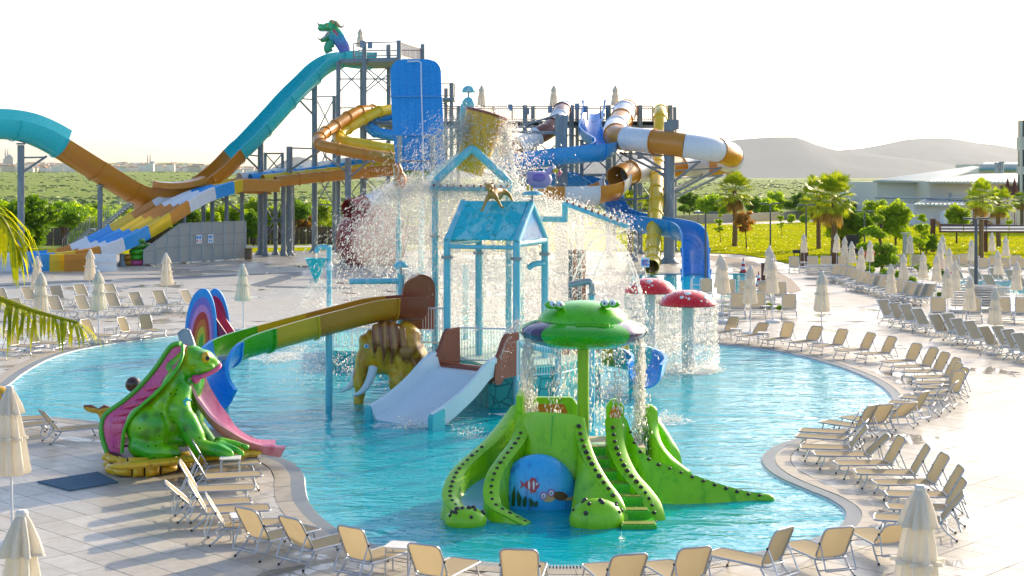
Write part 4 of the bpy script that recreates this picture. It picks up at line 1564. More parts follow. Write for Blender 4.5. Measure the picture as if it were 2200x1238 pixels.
# rear posts with orange recesses, rear slide walls, upper platform
def slabpost(u0, u1, v, d, th, orange=True):
    a, b = P(u0, v, d), P(u1, v, d)
    m = MB()
    wd = (b.x - a.x)
    poly = [(-wd / 2, -0.5), (wd / 2, -0.5), (wd / 2, a.z - 0.16), (wd / 2 - 0.1, a.z - 0.02), (wd / 2 - 0.16, a.z), (-wd / 2 + 0.16, a.z), (-wd / 2 + 0.1, a.z - 0.02), (-wd / 2, a.z - 0.16)]
    m.prism(poly, -th / 2, th / 2, M=Matrix.Rotation(R(90), 3, 'X'), c=((a.x + b.x) / 2, d, 0))
    o = m.build('rear_post', M_LIME, croc, 25)
    if orange:
        m = MB()
        m.prism([(x * 0.62, (z if z < 0.2 else z - 0.14)) for x, z in poly], -0.02, 0.02, M=Matrix.Rotation(R(90), 3, 'X'), c=((a.x + b.x) / 2, d - th / 2 - 0.012, 0))
        m.build('recess', M_ORANGEF, o, 25)
slabpost(1126, 1240, 853, 32.3, 0.16)
slabpost(1302, 1340, 857, 32.4, 0.16)
m = MB(); m.bar(P(1126, 857, 32.2), P(1116, 876, 31.4), 0.14, 0.5); m.build('side_panel', M_LIME, croc, 0)
r5 = crom([P(1376, 869, 32.3), P(1398, 871, 32.0), P(1404, 905, 31.8), P(1420, 950, 31.7), P(1450, 988, 31.6), P(1480, 1012, 31.4)], 6)
m = MB(); wallstrip(m, r5, 0.2, -0.5, 1.5, 0.02); m.build('slide_wall', M_LIME, croc)
r6 = crom([P(1402, 880, 32.9), P(1415, 900, 32.9), P(1437, 935, 32.8), P(1450, 965, 32.7), P(1456, 1000, 32.5)], 6)
m = MB(); wallstrip(m, r6, 0.18, -0.5, 1.5, 0.02); m.build('slide_wall', M_LIME, croc)
m = MB(); m.box((P(1285, 960, 31.6).x, 31.65, 0.2), (1.9, 1.35, 1.34)); m.build('platform', paint('sand_platform', hexc('#c9b7a2'), 0.6, 0.15, 0, 4, 0.1), croc, 0)

# ---------------------------------------------------------------- green frog water umbrella
fd = 32.0
fb = P(1253, 745, fd)
fu = thing('frog_fountain', 'green frog-faced disc fountain on a lime post above the reptile slide', 'fountain', (fb.x, fd, 0.3))
zf = lambda v: CAMH - (v - YH) / FPX * fd
m = MB(); m.tube([(fb.x, fd, 0.3), (fb.x, fd, zf(735))], 0.125, 20); m.build('post', paint('lime_post', hexc('#8fc40a'), 0.35, 0.12, 0.2, 2, 0.04), fu)
prof = [(0.10, zf(746)), (0.50, zf(746)), (0.85, zf(742)), (1.12, zf(734)), (1.29, zf(724)), (1.37, zf(714)), (1.385, zf(709)), (1.36, zf(704)), (1.24, zf(696)), (1.05, zf(689)), (0.85, zf(685))]
def sector(prof_, a0, a1, c, n_=14):
    m_ = MB()
    vs_, fs_ = [], []
    k = len(prof_)
    for i in range(n_ + 1):
        an = a0 + (a1 - a0) * i / n_
        for r_, z in prof_:
            vs_.append((c[0] + r_ * math.cos(an), c[1] + r_ * math.sin(an), z))
    for i in range(n_):
        for j in range(k - 1):
            a = i * k + j
            fs_.append((a, a + k, a + k + 1, a + 1))
    return m_.add(vs_, fs_)
cuts = [(-132, -48, 0), (-48, -14, 1), (-14, 14, 0), (14, 48, 1), (48, 132, 0), (132, 166, 1), (166, 194, 0), (194, 228, 1)]
for a0, a1, k in cuts:
    pr = prof if k == 0 else [(r_ * 0.985, z) for r_, z in prof]
    sector(pr, R(a0), R(a1), (fb.x, fd)).build('brim_panel', M_PURPLE if k else M_LIMEDK if False else paint('frog_green', hexc('#2cae00'), 0.25, 0.2, 0.5, 1.5, 0.03, stain=hexc('#5cc000')), fu)
M_FHEAD = paint('frog_head_green', hexc('#56c400'), 0.28, 0.2, 0.3, 1.3, 0.03, stain=hexc('#2f9c00'))
hp = [(0.97, zf(691)), (0.965, zf(684)), (0.90, zf(673)), (0.76, zf(662)), (0.56, zf(652.5)), (0.30, zf(647)), (0.0, zf(645))]
m = MB(); m.lathe(hp, 40, (fb.x, fd, 0)); m.build('head', M_FHEAD, fu, 60)
m = MB(); m.prism(rrect(-0.36, 0.36, -0.12, 0.12, 0.06), -0.06, 0.03, c=(fb.x + 0.14, fd - 0.95, zf(688))); m.build('mouth_lip', M_LIMEDK, fu, 30)
for ex, ev in ((1184, 655), (1199, 656), (1303, 653), (1319, 653)):
    q = P(ex, ev, fd - 0.55)
    m = MB(); m.ball(q, (0.14, 0.16, 0.09), 16, 12); e = m.build('eye_lid', M_FHEAD, fu)
    m = MB(); m.ball(q + Vector((0.03 if ex < 1250 else -0.03, -0.09, 0.02)), (0.085, 0.09, 0.07), 14, 10); m.build('eye_white', M_PALEBLUE, e)
    m = MB(); m.ball(q + Vector((0.05 if ex < 1250 else -0.05, -0.16, 0.02)), (0.022, 0.03, 0.03), 10, 8); m.build('pupil', M_BLACK, e)

# ---------------------------------------------------------------- mushroom fountains
def mushroom(u, vb, vr, vt, wpx, label, seed):
    d = FPX * (CAMH - ZW) / (vb - YH)
    x = (u - CX) / FPX * d
    zz_ = lambda v: CAMH - (v - YH) / FPX * d
    r_ = wpx / 2 / FPX * d
    t = thing('mushroom_fountain', label, 'fountain', (x, d, -0.5), 'red mushroom fountains')
    m_ = MB(); m_.tube([(x, d, -0.5), (x, d, zz_(vr) + 0.05)], 0.21, 20); m_.build('stem', paint('mushroom_stem', hexc('#cfd3d2'), 0.35, 0.08, 0.2, 2, 0.03), t)
    zr, zt = zz_(vr), zz_(vt)
    h = zt - zr
    pr = [(r_ * 0.97, zr + 0.0), (r_, zr + 0.03), (r_ * 0.985, zr + 0.1 * h + 0.03), (r_ * 0.90, zr + 0.40 * h), (r_ * 0.74, zr + 0.67 * h), (r_ * 0.52, zr + 0.87 * h), (r_ * 0.26, zr + 0.97 * h), (0.0, zt)]
    m_ = MB(); m_.lathe(pr, 44, (x, d, 0)); cap = m_.build('cap', M_RED, t, 60)
    m_ = MB(); m_.lathe([(0.2, zr + 0.10), (r_ * 0.6, zr + 0.06), (r_ * 0.96, zr - 0.005)], 40, (x, d, 0)); m_.build('gills', M_CREAM, t, 60)
    rr = random.Random(seed)
    def cap_pt(rad, an):
        q = rad
        for (ra, za), (rb, zb) in zip(pr[1:], pr[2:]):
            if rb * 1.0 <= q <= ra:
                tt = (ra - q) / max(1e-6, ra - rb)
                return Vector((x + q * math.cos(an), d + q * math.sin(an), za + (zb - za) * tt)), math.atan2(ra - rb, zb - za)
        return Vector((x, d, zt)), 0
    for k in range(22):
        an = rr.uniform(PI * 1.02, PI * 1.98) if k < 16 else rr.uniform(0, PI)
        rad = r_ * math.sqrt(rr.uniform(0.08, 0.92))
        p, sl = cap_pt(rad, an)
        big = 0.12 if k == 0 else (0.075 if k % 6 == 1 else 0.04 * rr.uniform(0.6, 1.3))
        if k == 0:
            an, rad = PI * 1.46, r_ * 0.55
            p, sl = cap_pt(rad, an)
        nrm = Vector((math.cos(an) * math.cos(sl), math.sin(an) * math.cos(sl), math.sin(sl) + 0.15)).normalized()
        M_ = nrm.to_track_quat('Z', 'Y').to_matrix()
        m_ = MB(); m_.ball(p, (big, big, 0.016), 14, 6, M_); m_.build('dot', M_WHITEP, cap)
    return t
mushroom(1478, 797, 656, 623, 124, 'near red mushroom fountain with white dots, right of the two', 3)
mushroom(1397, 752, 629, 597, 112, 'rear red mushroom fountain with white dots, partly behind the other', 8)
# ---------------------------------------------------------------- frog slide on its stone base
FD = 33.2
fr0 = G(390, 1000)
frog = thing('frog_slide', 'giant green frog slide with pink tongue chute on a yellow rock base', 'slide', (fr0.x, fr0.y, 0))
def Q(u, v, dd=0.0, d0=FD):
    return P(u, v, d0 + dd)
M_FROG = vcol_paint('frog_skin', 0.26, 0.45, (5.5, 0.10, hexc('#12480e')), 0.12, 9)
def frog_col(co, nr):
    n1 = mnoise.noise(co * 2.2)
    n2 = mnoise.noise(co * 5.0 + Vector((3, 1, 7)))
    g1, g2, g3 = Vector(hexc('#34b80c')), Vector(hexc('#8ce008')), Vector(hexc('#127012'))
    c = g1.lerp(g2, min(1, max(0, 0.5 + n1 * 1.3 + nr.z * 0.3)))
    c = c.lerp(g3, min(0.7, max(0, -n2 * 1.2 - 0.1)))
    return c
body = organic('body', [
    ('e', Q(364, 886, 0.28), (0.68, 0.5, 0.98), Matrix.Rotation(R(26), 3, 'Y')), ('e', Q(346, 868, -0.34), (0.30, 0.42, 0.52), Matrix.Rotation(R(35), 3, 'Y')), ('e', Q(376, 826, -0.25), (0.28, 0.42, 0.42), Matrix.Rotation(R(30), 3, 'Y')), ('e', Q(362, 905, -0.35), (0.42, 0.4, 0.5)),
    ('e', Q(345, 928, 0.15), (0.50, 0.5, 0.58)),
    ('e', Q(402, 832, 0.2), (0.36, 0.5, 0.55), Matrix.Rotation(R(18), 3, 'Y')),
    ('c', [(Q(392, 800, 0.2), 0.46), (Q(412, 780, 0.1), 0.40), (Q(436, 780, 0.0), 0.31), (Q(456, 786, -0.05), 0.19), (Q(468, 788, -0.08), 0.08)]),
    ('c', [(Q(405, 800, -0.1), 0.20), (Q(428, 796, -0.25), 0.15), (Q(452, 790, -0.25), 0.10)]),
    ('c', [(Q(398, 776, 0.2), 0.27), (Q(404, 758, 0.25), 0.18)]),
    ('e', Q(436, 767, -0.14), (0.17, 0.17, 0.13)),
    ('c', [(Q(392, 838, -0.5), 0.22), (Q(384, 880, -0.72), 0.28), (Q(402, 905, -0.8), 0.24), (Q(418, 938, -0.82), 0.24), (Q(430, 962, -0.85), 0.2), (Q(470, 968, -1.0), 0.15), (Q(494, 976, -1.1), 0.10)]),
    ('c', [(Q(472, 958, -0.8), 0.13), (Q(506, 966, -0.9), 0.075), (Q(518, 972, -0.95), 0.06)]),
    ('c', [(Q(470, 950, -0.6), 0.13), (Q(510, 954, -0.6), 0.07), (Q(526, 960, -0.62), 0.055)]),
    ('e', Q(495, 981, -1.12), (0.085, 0.085, 0.085)), ('e', Q(519, 975, -0.96), (0.08, 0.08, 0.08)), ('e', Q(529, 961, -0.62), (0.08, 0.08, 0.08)),
    ('e', Q(318, 918, -0.62), (0.50, 0.32, 0.52), Matrix.Rotation(R(-28), 3, 'Y')),
    ('c', [(Q(300, 958, -0.7), 0.26), (Q(330, 972, -0.82), 0.2), (Q(362, 972, -0.95), 0.14), (Q(384, 974, -1.02), 0.07)]),
    ('c', [(Q(352, 962, -0.8), 0.11), (Q(380, 964, -0.82), 0.06)]),
    ('c', [(Q(340, 930, -0.5), 0.25), (Q(372, 942, -0.45), 0.2), (Q(396, 944, -0.4), 0.18)]),
    ('c', [(Q(395, 850, 0.6), 0.3), (Q(420, 920, 0.75), 0.25), (Q(450, 955, 0.75), 0.2)]),
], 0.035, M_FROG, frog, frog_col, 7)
# raised teal warts
for u, v, r_, dd in [(352, 880, 0.065, -0.62), (366, 869, 0.05, -0.58), (373, 873, 0.042, -0.6), (397, 862, 0.04, -0.96), (402, 858, 0.045, -0.97), (398, 869, 0.035, -0.97), (391, 873, 0.028, -0.97), (408, 860, 0.03, -0.95), (304, 902, 0.03, -0.98), (330, 885, 0.028, -0.82)]:
    m = MB(); m.ball(Q(u, v, dd + 0.1), r_, 12, 9); m.build('wart', M_TEAL, frog)
# eye
m = MB(); m.ball(Q(442, 768, -0.25), (0.095, 0.10, 0.13), 16, 12); e = m.build('eye', M_EYEY, frog)
m = MB(); m.ball(Q(446, 770, -0.34), (0.05, 0.03, 0.055), 10, 8); m.build('pupil', M_BLACK, e)
# pink lip and jaw
lip = crom([Q(418, 813, -0.36), Q(424, 812, -0.42), Q(442, 806, -0.38), Q(462, 796, -0.25), Q(472, 787, -0.12), Q(470, 782, 0.0)], 6)
m = MB(); m.tube(lip, [0.075] * 4 + [0.05] * (len(lip) - 5) + [0.03], 10); m.ball(Q(421, 815, -0.36), 0.10, 12, 8); m.build('lip', M_PINK, frog)
# tongue chute
M_TONGUE = paint('tongue_pink', hexc('#ee9cb2'), 0.28, 0.15, 0.4, 2.0, 0.06, stain=hexc('#d0587e'))
tp = crom([Q(412, 812, 0.15), Q(424, 845, 0.1), Q(446, 884, 0.02), Q(478, 922, -0.05), Q(516, 951, 0.0), Q(556, 966, 0.12), Q(598, 972, 0.3)], 8)
tprof = [(-0.42, 0.16), (-0.36, 0.20), (-0.28, 0.12), (-0.18, 0.03), (0.0, 0.0), (0.18, 0.03), (0.28, 0.12), (0.36, 0.20), (0.42, 0.16), (0.3, 0.02), (0.18, -0.07), (0.0, -0.1), (-0.18, -0.07), (-0.3, 0.02)]
m = MB(); m.sweep(tprof, tp, scale=[0.8 + 0.15 * math.sin(PI * i / len(tp)) + (0.35 * max(0, i / len(tp) - 0.8) * 5) for i in range(len(tp))]); m.build('tongue_chute', M_TONGUE, frog, 60)
# back channel with steps (pink band with green rims)
la = crom([Q(388, 738, -0.1), Q(366, 746, 0.0), Q(334, 792, 0.0), Q(300, 832, 0.0), Q(266, 862, 0.0), Q(230, 888, 0.0), Q(219, 908, -0.05), Q(219, 935, -0.1), Q(230, 972, -0.2)], 7)
lb = crom([Q(392, 742, -0.2), Q(392, 764, -0.5), Q(382, 788, -0.72), Q(362, 815, -0.82), Q(338, 842, -0.86), Q(308, 868, -0.88), Q(284, 892, -0.88), Q(267, 925, -0.85), Q(262, 973, -0.8)], 7)
vs_, fs_ = [], []
KK = 9
for i in range(len(la)):
    for k in range(KK):
        s_ = k / (KK - 1)
        q = la[i].lerp(lb[i], s_) + Vector((0.10, 0.14, -0.03)) * math.sin(PI * s_)
        vs_.append(q)
for i in range(len(la) - 1):
    for k in range(KK - 1):
        a = i * KK + k
        fs_.append((a, a + 1, a + KK + 1, a + KK))
m = MB(); m.add(vs_, fs_); m.build('back_channel', M_PINK, frog, 60)
m = MB(); m.tube(la, 0.06, 10); m.build('channel_rim', M_LIMEDK, frog)
m = MB(); m.tube(lb, 0.04, 10); m.build('channel_rim', M_LIMEDK, frog)
for k in range(7):
    t = 0.42 + 0.09 * k
    a, b = along(la, t), along(lb, t)
    m = MB(); m.bar(a.lerp(b, 0.15) + Vector((0.10, 0.14, 0)), a.lerp(b, 0.85) + Vector((0.10, 0.14, 0)), 0.12, 0.05); m.build('step', M_PINK, frog, 0)
# crest fin on the head
for k in range(6):
    t = k / 5
    b0 = Q(414 - 14 * t, 752 - 6 * t, 0.25)
    tp0 = Q(406 - 22 * t, 722 - 16 * math.sin(PI * (0.25 + 0.5 * t)) + 6 * t, 0.3)
    m = MB(); m.tube([b0, b0.lerp(tp0, 0.6), tp0], [0.10, 0.07, 0.03], 10); m.ball(tp0, 0.035, 8, 6); m.build('crest_spine', M_STEEL, frog)
# rock base: core and separate stones
M_ROCK = paint('yellow_rock_paint', hexc('#eebc10'), 0.35, 0.25, 0.35, 1.8, 0.12, stain=hexc('#c07c10'))
M_ROCKDK = paint('rock_crevice', hexc('#4a3210'), 0.6, 0.3, 0.1, 3, 0.1)
outline_px = [(232, 1004), (226, 1012), (240, 1022), (270, 1027), (330, 1025), (400, 1012), (470, 999), (530, 990), (560, 984), (548, 972), (500, 960), (400, 950), (260, 972), (232, 990)]
OB = [G(u, v) for u, v in outline_px]
core = [Vector((p.x, p.y, 0)) for p in OB]
cc = sum(core, Vector()) / len(core)
m = MB(); m.prism([((p.x - cc.x) * 0.965 + cc.x, (p.y - cc.y) * 0.95 + cc.y) for p in core[::-1]][::-1], 0.0, 0.40); m.build('base_core', M_ROCKDK, frog, 0)
front_path = arc_resample(crom([OB[-1], OB[0], OB[1], OB[2], OB[3], OB[4], OB[5], OB[6], OB[7], OB[8]], 8), 0.05)
def stone(path, i0, i1, z0, z1, mat, parent, bul):
    """one pillow-shaped stone on the side of the base"""
    seg = path[i0:i1 + 1]
    if len(seg) < 2:
        return
    vs_, fs_ = [], []
    nu, nv = 6, 5
    tdir = (seg[-1] - seg[0])
    nrm = Vector((tdir.y, -tdir.x, 0)).normalized()
    if nrm.y > 0.3:
        nrm = -nrm
    j0, j1 = rng.uniform(-0.03, 0.03), rng.uniform(-0.03, 0.03)
    for a in range(nu + 1):
        for b in range(nv + 1):
            s_, t_ = a / nu, b / nv
            s_ = 0.5 + (s_ - 0.5) * 0.93
            p = seg[min(len(seg) - 1, int(s_ * (len(seg) - 1)))].lerp(seg[min(len(seg) - 1, int(s_ * (len(seg) - 1)) + 1)], (s_ * (len(seg) - 1)) % 1)
            k = (math.sin(PI * a / nu) * math.sin(PI * t_)) ** 0.5
            z = z0 + (z1 - z0) * t_ + j0 * (1 - s_) + j1 * s_
            vs_.append(Vector((p.x, p.y, z)) + nrm * (bul * k - 0.07))
    for a in range(nu):
        for b in range(nv):
            q = a * (nv + 1) + b
            fs_.append((q, q + nv + 1, q + nv + 2, q + 1))
    m_ = MB()
    m_.add(vs_, fs_)
    m_.build('stone', mat, parent, 70)
for z0, z1, st in ((0.0, 0.21, 0), (0.215, 0.42, 4)):
    i = st
    while i < len(front_path) - 3:
        L = rng.randrange(6, 13)
        stone(front_path, i, min(i + L - 1, len(front_path) - 1), z0 + rng.uniform(0, 0.03), z1 + rng.uniform(-0.03, 0.02), M_ROCK, frog, rng.uniform(0.11, 0.17))
        i += L
for k in range(16):
    u = 262 + 18 * k
    p = G(u, 1002 - (u - 262) * 0.10, 0.4)
    m = MB(); m.ball((p.x, p.y + 0.15, 0.38), (0.26 + 0.08 * rng.random(), 0.2, 0.075), 12, 8, Matrix.Rotation(rng.random(), 3, 'Z')); m.build('stone', M_ROCK, frog)
m = MB(); m.prism([(p.x, p.y) for p in [G(226, 1006), G(262, 1012), G(290, 985), G(250, 978)]], 0.0, 0.2); m.build('stone_step', M_ROCK, frog, 0)

# ---------------------------------------------------------------- yellow fish ride and brown ball behind the frog
fy = G(214, 930)
fish = thing('fish_ride', 'yellow fish ride whose dark-edged tail shows left of the frog slide', 'pool toy', (fy.x, fy.y, 0))
M_FISHY = paint('fish_yellow', hexc('#d9a818'), 0.3, 0.15, 0.3, 3, 0.04, stain=hexc('#a8740e'))
org = organic('body', [('c', [(P(300, 940, 35.2), 0.4), (P(262, 935, 35.2), 0.3), (P(232, 918, 35.2), 0.13), (P(222, 898, 35.2), 0.085), (P(214, 886, 35.2), 0.06)]),
                       ('e', P(198, 880, 35.2), (0.22, 0.10, 0.075), Matrix.Rotation(R(14), 3, 'Y')), ('e', P(226, 880, 35.2), (0.18, 0.10, 0.065), Matrix.Rotation(R(-10), 3, 'Y'))], 0.025, M_FISHY, fish, None, 4)
m = MB(); m.tube([P(180, 873, 35.18), P(196, 874, 35.18), P(210, 880, 35.18)], [0.03, 0.05, 0.03], 8); m.build('fin_edge', M_BROWN, fish)
m = MB(); m.tube([P(212, 880, 35.18), P(224, 874, 35.18), P(236, 877, 35.18)], [0.03, 0.05, 0.03], 8); m.build('fin_edge', M_BROWN, fish)
bp = P(286, 826, 36.4)
bt = thing('brown_ball', 'shiny dark brown ball on a post behind the frog back', 'ball', (bp.x, bp.y, 0))
m = MB(); m.ball(bp, 0.19, 24, 16); m.build('sphere', paint('dark_brown_gloss', hexc('#3a2216'), 0.2, 0.4, 0.5, 5, 0.03), bt)
m = MB(); m.tube([(bp.x + 0.1, bp.y, -0.4), (bp.x + 0.1, bp.y, bp.z - 0.1)], 0.05, 10); m.build('post', M_AQUA, bt)
yf = P(-6, 850, 40)
yh = thing('yellow_fish', 'yellow fish figure with blue eye cut off at the left edge', 'pool toy', (yf.x, yf.y, -0.5))
m = MB(); m.ball(yf, (0.38, 0.3, 0.26), 20, 14); m.ball(yf + Vector((0.05, 0, -0.6)), (0.3, 0.3, 0.55), 16, 12); m.build('body', M_FISHY, yh)
m = MB(); m.ball(yf + Vector((0.24, -0.22, 0.03)), (0.06, 0.04, 0.05), 12, 8); m.build('eye', M_BLUEF, yh)

# ---------------------------------------------------------------- rainbow slide at the far left pool edge
RD = 54.5
rb = P(440, 765, RD)
rain = thing('rainbow_slide', 'small slide with rainbow arch sides at the far left pool edge', 'slide', (rb.x, RD, -0.4))
def arch(u0, u1, vt, vb, d, cols, th, tilt=0.0):
    c = (u0 + u1) / 2
    for k, (f, mat) in enumerate(cols):
        pts = []
        for i in range(25):
            t = i / 24
            an = PI * t
            uu = c + tilt * (1 - abs(2 * t - 1)) - (u1 - u0) / 2 * f * math.cos(an) * (1.0 if True else 1)
            vv = vb - (vb - vt) * (math.sin(an) ** 0.62) * (0.25 + 0.75 * f)
            pts.append(P(uu, vv, d))
        n_ = len(pts)
        off = Vector((0, -0.012 * (k + 1), 0))
        back = Vector((0, th, 0))
        m_ = MB()
        m_.add([p + off for p in pts] + [p + back for p in pts], [tuple(range(n_)), tuple(range(2 * n_ - 1, n_ - 1, -1))] + [(i, n_ + i, n_ + (i + 1) % n_, (i + 1) % n_) for i in range(n_)])
        m_.build('arch_band', mat, rain, 40)
mk = lambda h: paint('rainbow_' + h[1:], hexc(h), 0.28, 0.08, 0.35, 2, 0.03)
arch(395, 466, 620, 775, RD, [(1.0, M_BLUEF), (0.84, mk('#8a6fc8')), (0.70, mk('#e58ac8')), (0.57, mk('#d8281c')), (0.43, mk('#ee6a10')), (0.30, mk('#eec21a')), (0.16, mk('#58b422'))], 0.12, 6)
arch(440, 497, 620, 775, RD + 1.1, [(1.0, M_BLUEF), (0.86, mk('#a81f50')), (0.5, mk('#d84a5a'))], 0.12, -8)
m = MB()
m.sweep([(-0.5, 0.25), (-0.44, 0.25), (-0.4, 0.0), (0.4, 0.0), (0.44, 0.25), (0.5, 0.25), (0.46, -0.06), (-0.46, -0.06)], crom([P(436, 640, RD + 0.6), P(450, 668, RD + 0.6), P(472, 705, RD + 0.55), P(500, 742, RD + 0.5), P(530, 762, RD + 0.5)], 6))
m.build('chute', mk('#a81f50'), rain, 40)
# ---------------------------------------------------------------- woolly mammoth figure
MD = 43.3
mm0 = G(840, 865)
mam = thing('mammoth_figure', 'large brown and ochre woolly mammoth figure standing in the pool', 'statue', (mm0.x, mm0.y, -0.5))
Qm = lambda u, v, dd=0.0: P(u, v, MD + dd)
M_MAM = vcol_paint('mammoth_hide', 0.34, 0.35, None, 0.55, 7, ((1.6, 1.6, 0.9), hexc('#8f4a1c')))
def mam_col(co, nr):
    n1 = mnoise.noise(Vector((co.x * 2.0, co.y * 2.0, co.z * 0.9)))
    a, b = Vector(hexc('#f8c018')), Vector(hexc('#b8681c'))
    return a.lerp(b, min(1, max(0, 0.08 + n1 * 1.0 + 0.15 * nr.z)))
def mam_wave(co):
    return 0.028 * math.sin(co.x * 16 + co.z * 9 + 4 * mnoise.noise(co * 1.5)) 
organic('body', [
    ('e', Qm(868, 770, 0.1), (0.62, 0.62, 0.92)), ('e', Qm(872, 728, 0.1), (0.46, 0.5, 0.5)), ('e', Qm(890, 790, 0.3), (0.5, 0.6, 0.8)),
    ('e', Qm(822, 748, -0.1), (0.56, 0.46, 0.60)), ('e', Qm(800, 742, -0.1), (0.42, 0.36, 0.46)),
    ('c', [(Qm(792, 762, -0.1), 0.34), (Qm(778, 785, -0.15), 0.25), (Qm(773, 812, -0.2), 0.19), (Qm(772, 840, -0.2), 0.165), (Qm(772, 872, -0.2), 0.15)]),
    ('c', [(Qm(812, 785, -0.15), 0.26), (Qm(835, 792, -0.1), 0.22)]),
    ('c', [(Qm(862, 815, -0.2), 0.40), (Qm(868, 845, -0.2), 0.32), (Qm(872, 885, -0.2), 0.30)]),
    ('c', [(Qm(892, 815, 0.5), 0.42), (Qm(896, 885, 0.5), 0.32)]),
], 0.05, M_MAM, mam, mam_col, 5, None, mam_wave)
M_HAIR = vcol_paint('mammoth_hair', 0.32, 0.35, None, 0.5, 9)
def hair_col(co, nr):
    k = 0.5 + 0.5 * math.sin(co.x * 26 + co.z * 4)
    return Vector(hexc('#8a441a')).lerp(Vector(hexc('#c88a44')), k)
organic('hair_tuft', [('e', Qm(832, 716, -0.2), (0.50, 0.46, 0.36)), ('c', [(Qm(812, 705, -0.45), 0.16), (Qm(806, 735, -0.6), 0.11), (Qm(806, 760, -0.6), 0.04)]), ('c', [(Qm(828, 705, -0.5), 0.17), (Qm(826, 745, -0.66), 0.12), (Qm(822, 775, -0.62), 0.05)]), ('c', [(Qm(846, 708, -0.5), 0.17), (Qm(846, 748, -0.66), 0.12), (Qm(842, 780, -0.6), 0.05)]), ('c', [(Qm(862, 712, -0.4), 0.15), (Qm(866, 748, -0.5), 0.1), (Qm(866, 775, -0.5), 0.05)])],
        0.04, M_HAIR, mam, hair_col, 3, None, lambda co: 0.02 * math.sin(co.x * 34 + 3 * mnoise.noise(co * 2)))
m = MB(); m.ball(Qm(872, 757, -0.62), (0.22, 0.07, 0.19), 16, 10, Matrix.Rotation(R(20), 3, 'Y')); m.build('ear', M_MAM if False else paint('mammoth_ear', hexc('#9a6a1c'), 0.35, 0.25, 0.3, 3, 0.2), mam)
for pts, rr in (([Qm(802, 790, -0.45), Qm(796, 812, -0.62), Qm(784, 834, -0.72), Qm(770, 846, -0.78), Qm(757, 850, -0.8)], None), ([Qm(766, 800, 0.1), Qm(760, 820, 0.0), Qm(748, 834, -0.05), Qm(732, 842, -0.1)], None)):
    c_ = crom(pts, 6)
    m = MB(); m.tube(c_, [0.125 * (1 - (i / len(c_)) ** 1.5) + 0.012 for i in range(len(c_))], 12); m.build('tusk', M_PALEBLUE, mam)
m = MB(); m.ball(Qm(788, 744, -0.47), (0.085, 0.06, 0.065), 14, 10); e = m.build('eye', M_WHITEP, mam)
m = MB(); m.ball(Qm(787, 744, -0.525), (0.04, 0.02, 0.045), 10, 8); m.build('pupil', M_BLUEF, e)

# ---------------------------------------------------------------- play castle: stone base, wide slide
M_TEALSTONE, nt, out = nodes_of('teal_moulded_stone')
v = wpos(nt)
vo = nt.nodes.new('ShaderNodeTexVoronoi')
vo.feature = 'DISTANCE_TO_EDGE'
vo.inputs['Scale'].default_value = 2.6
nt.links.new(v, vo.inputs['Vector'])
cr = ramp(nt, vo.outputs['Distance'], [(0.02, 0.0), (0.06, 1.0)])
c = mixcol(nt, noise(nt, 1.2, 5, 0.6, v), hexc('#2fb3b0'), hexc('#55cfc9'))
c = mixcol(nt, cr, hexc('#2a8f94'), c)
principled(nt, out, c, 0.45, 0, 0.4, 0.15, bump(nt, cr, 0.6, 0.03))
cb = G(1060, 880)
castle = thing('play_castle', 'aqua water play castle with roofed house, tipping bucket and slides', 'play structure', (cb.x, cb.y, -0.5))
ctop = 1.08
m = MB(); m.prism([(p.x, p.y) for p in [G(1050, 872), G(1108, 874), G(1206, 866), G(1290, 840), G(1180, 770), G(940, 778), G(930, 820)]], -0.5, ctop - 0.02); m.build('stone_base', M_TEALSTONE, castle, 0)
m = MB(); m.prism([(p.x, p.y) for p in [G(713, 790), G(940, 796), G(950, 765), G(960, 748), G(715, 748)]], -0.5, 0.58); m.build('stone_base', M_TEALSTONE, castle, 0)
m = MB(); m.prism([(p.x, p.y) for p in [G(1045, 869), G(1108, 871), G(1204, 863), G(1285, 838), G(1178, 768), G(942, 776), G(934, 818)]], ctop - 0.02, ctop + 0.02); m.build('walkway', paint('castle_floor', hexc('#bcd6c4'), 0.5, 0.12, 0, 3, 0.05), castle, 0)
# wide white slide
ws = thing('wide_slide', 'wide pale blue water slide with brown top fins in front of the castle', 'slide', (G(880, 905).x, G(880, 905).y, -0.4))
wl0, wr0 = Vector((-2.17, 42.1, 0)), Vector((-0.38, 40.85, 0))
dirv = Vector((-0.64, -0.77, 0)).normalized()
L = 2.55
heights = [(0.0, 1.14), (0.12, 1.06), (0.35, 0.66), (0.6, 0.32), (0.8, 0.10), (0.92, 0.0), (1.0, -0.06)]
mid = wl0.lerp(wr0, 0.5)
pth = crom([mid + dirv * (L * s_) + Vector((0, 0, z)) for s_, z in heights], 6)
hwid = 1.06
prof = [(-hwid - 0.12, 0.40), (-hwid - 0.06, 0.44), (-hwid + 0.0, 0.40), (-hwid + 0.06, 0.06), (-hwid + 0.16, 0.0), (hwid - 0.16, 0.0), (hwid - 0.06, 0.06), (hwid, 0.40), (hwid + 0.06, 0.44), (hwid + 0.12, 0.40), (hwid + 0.04, -0.1), (-hwid - 0.04, -0.1)]
m = MB(); m.sweep(prof, pth, scale=None); m.build('slide_bed', M_PALEBLUE, ws, 40)
pv_ = Vector((-dirv.y, dirv.x, 0))
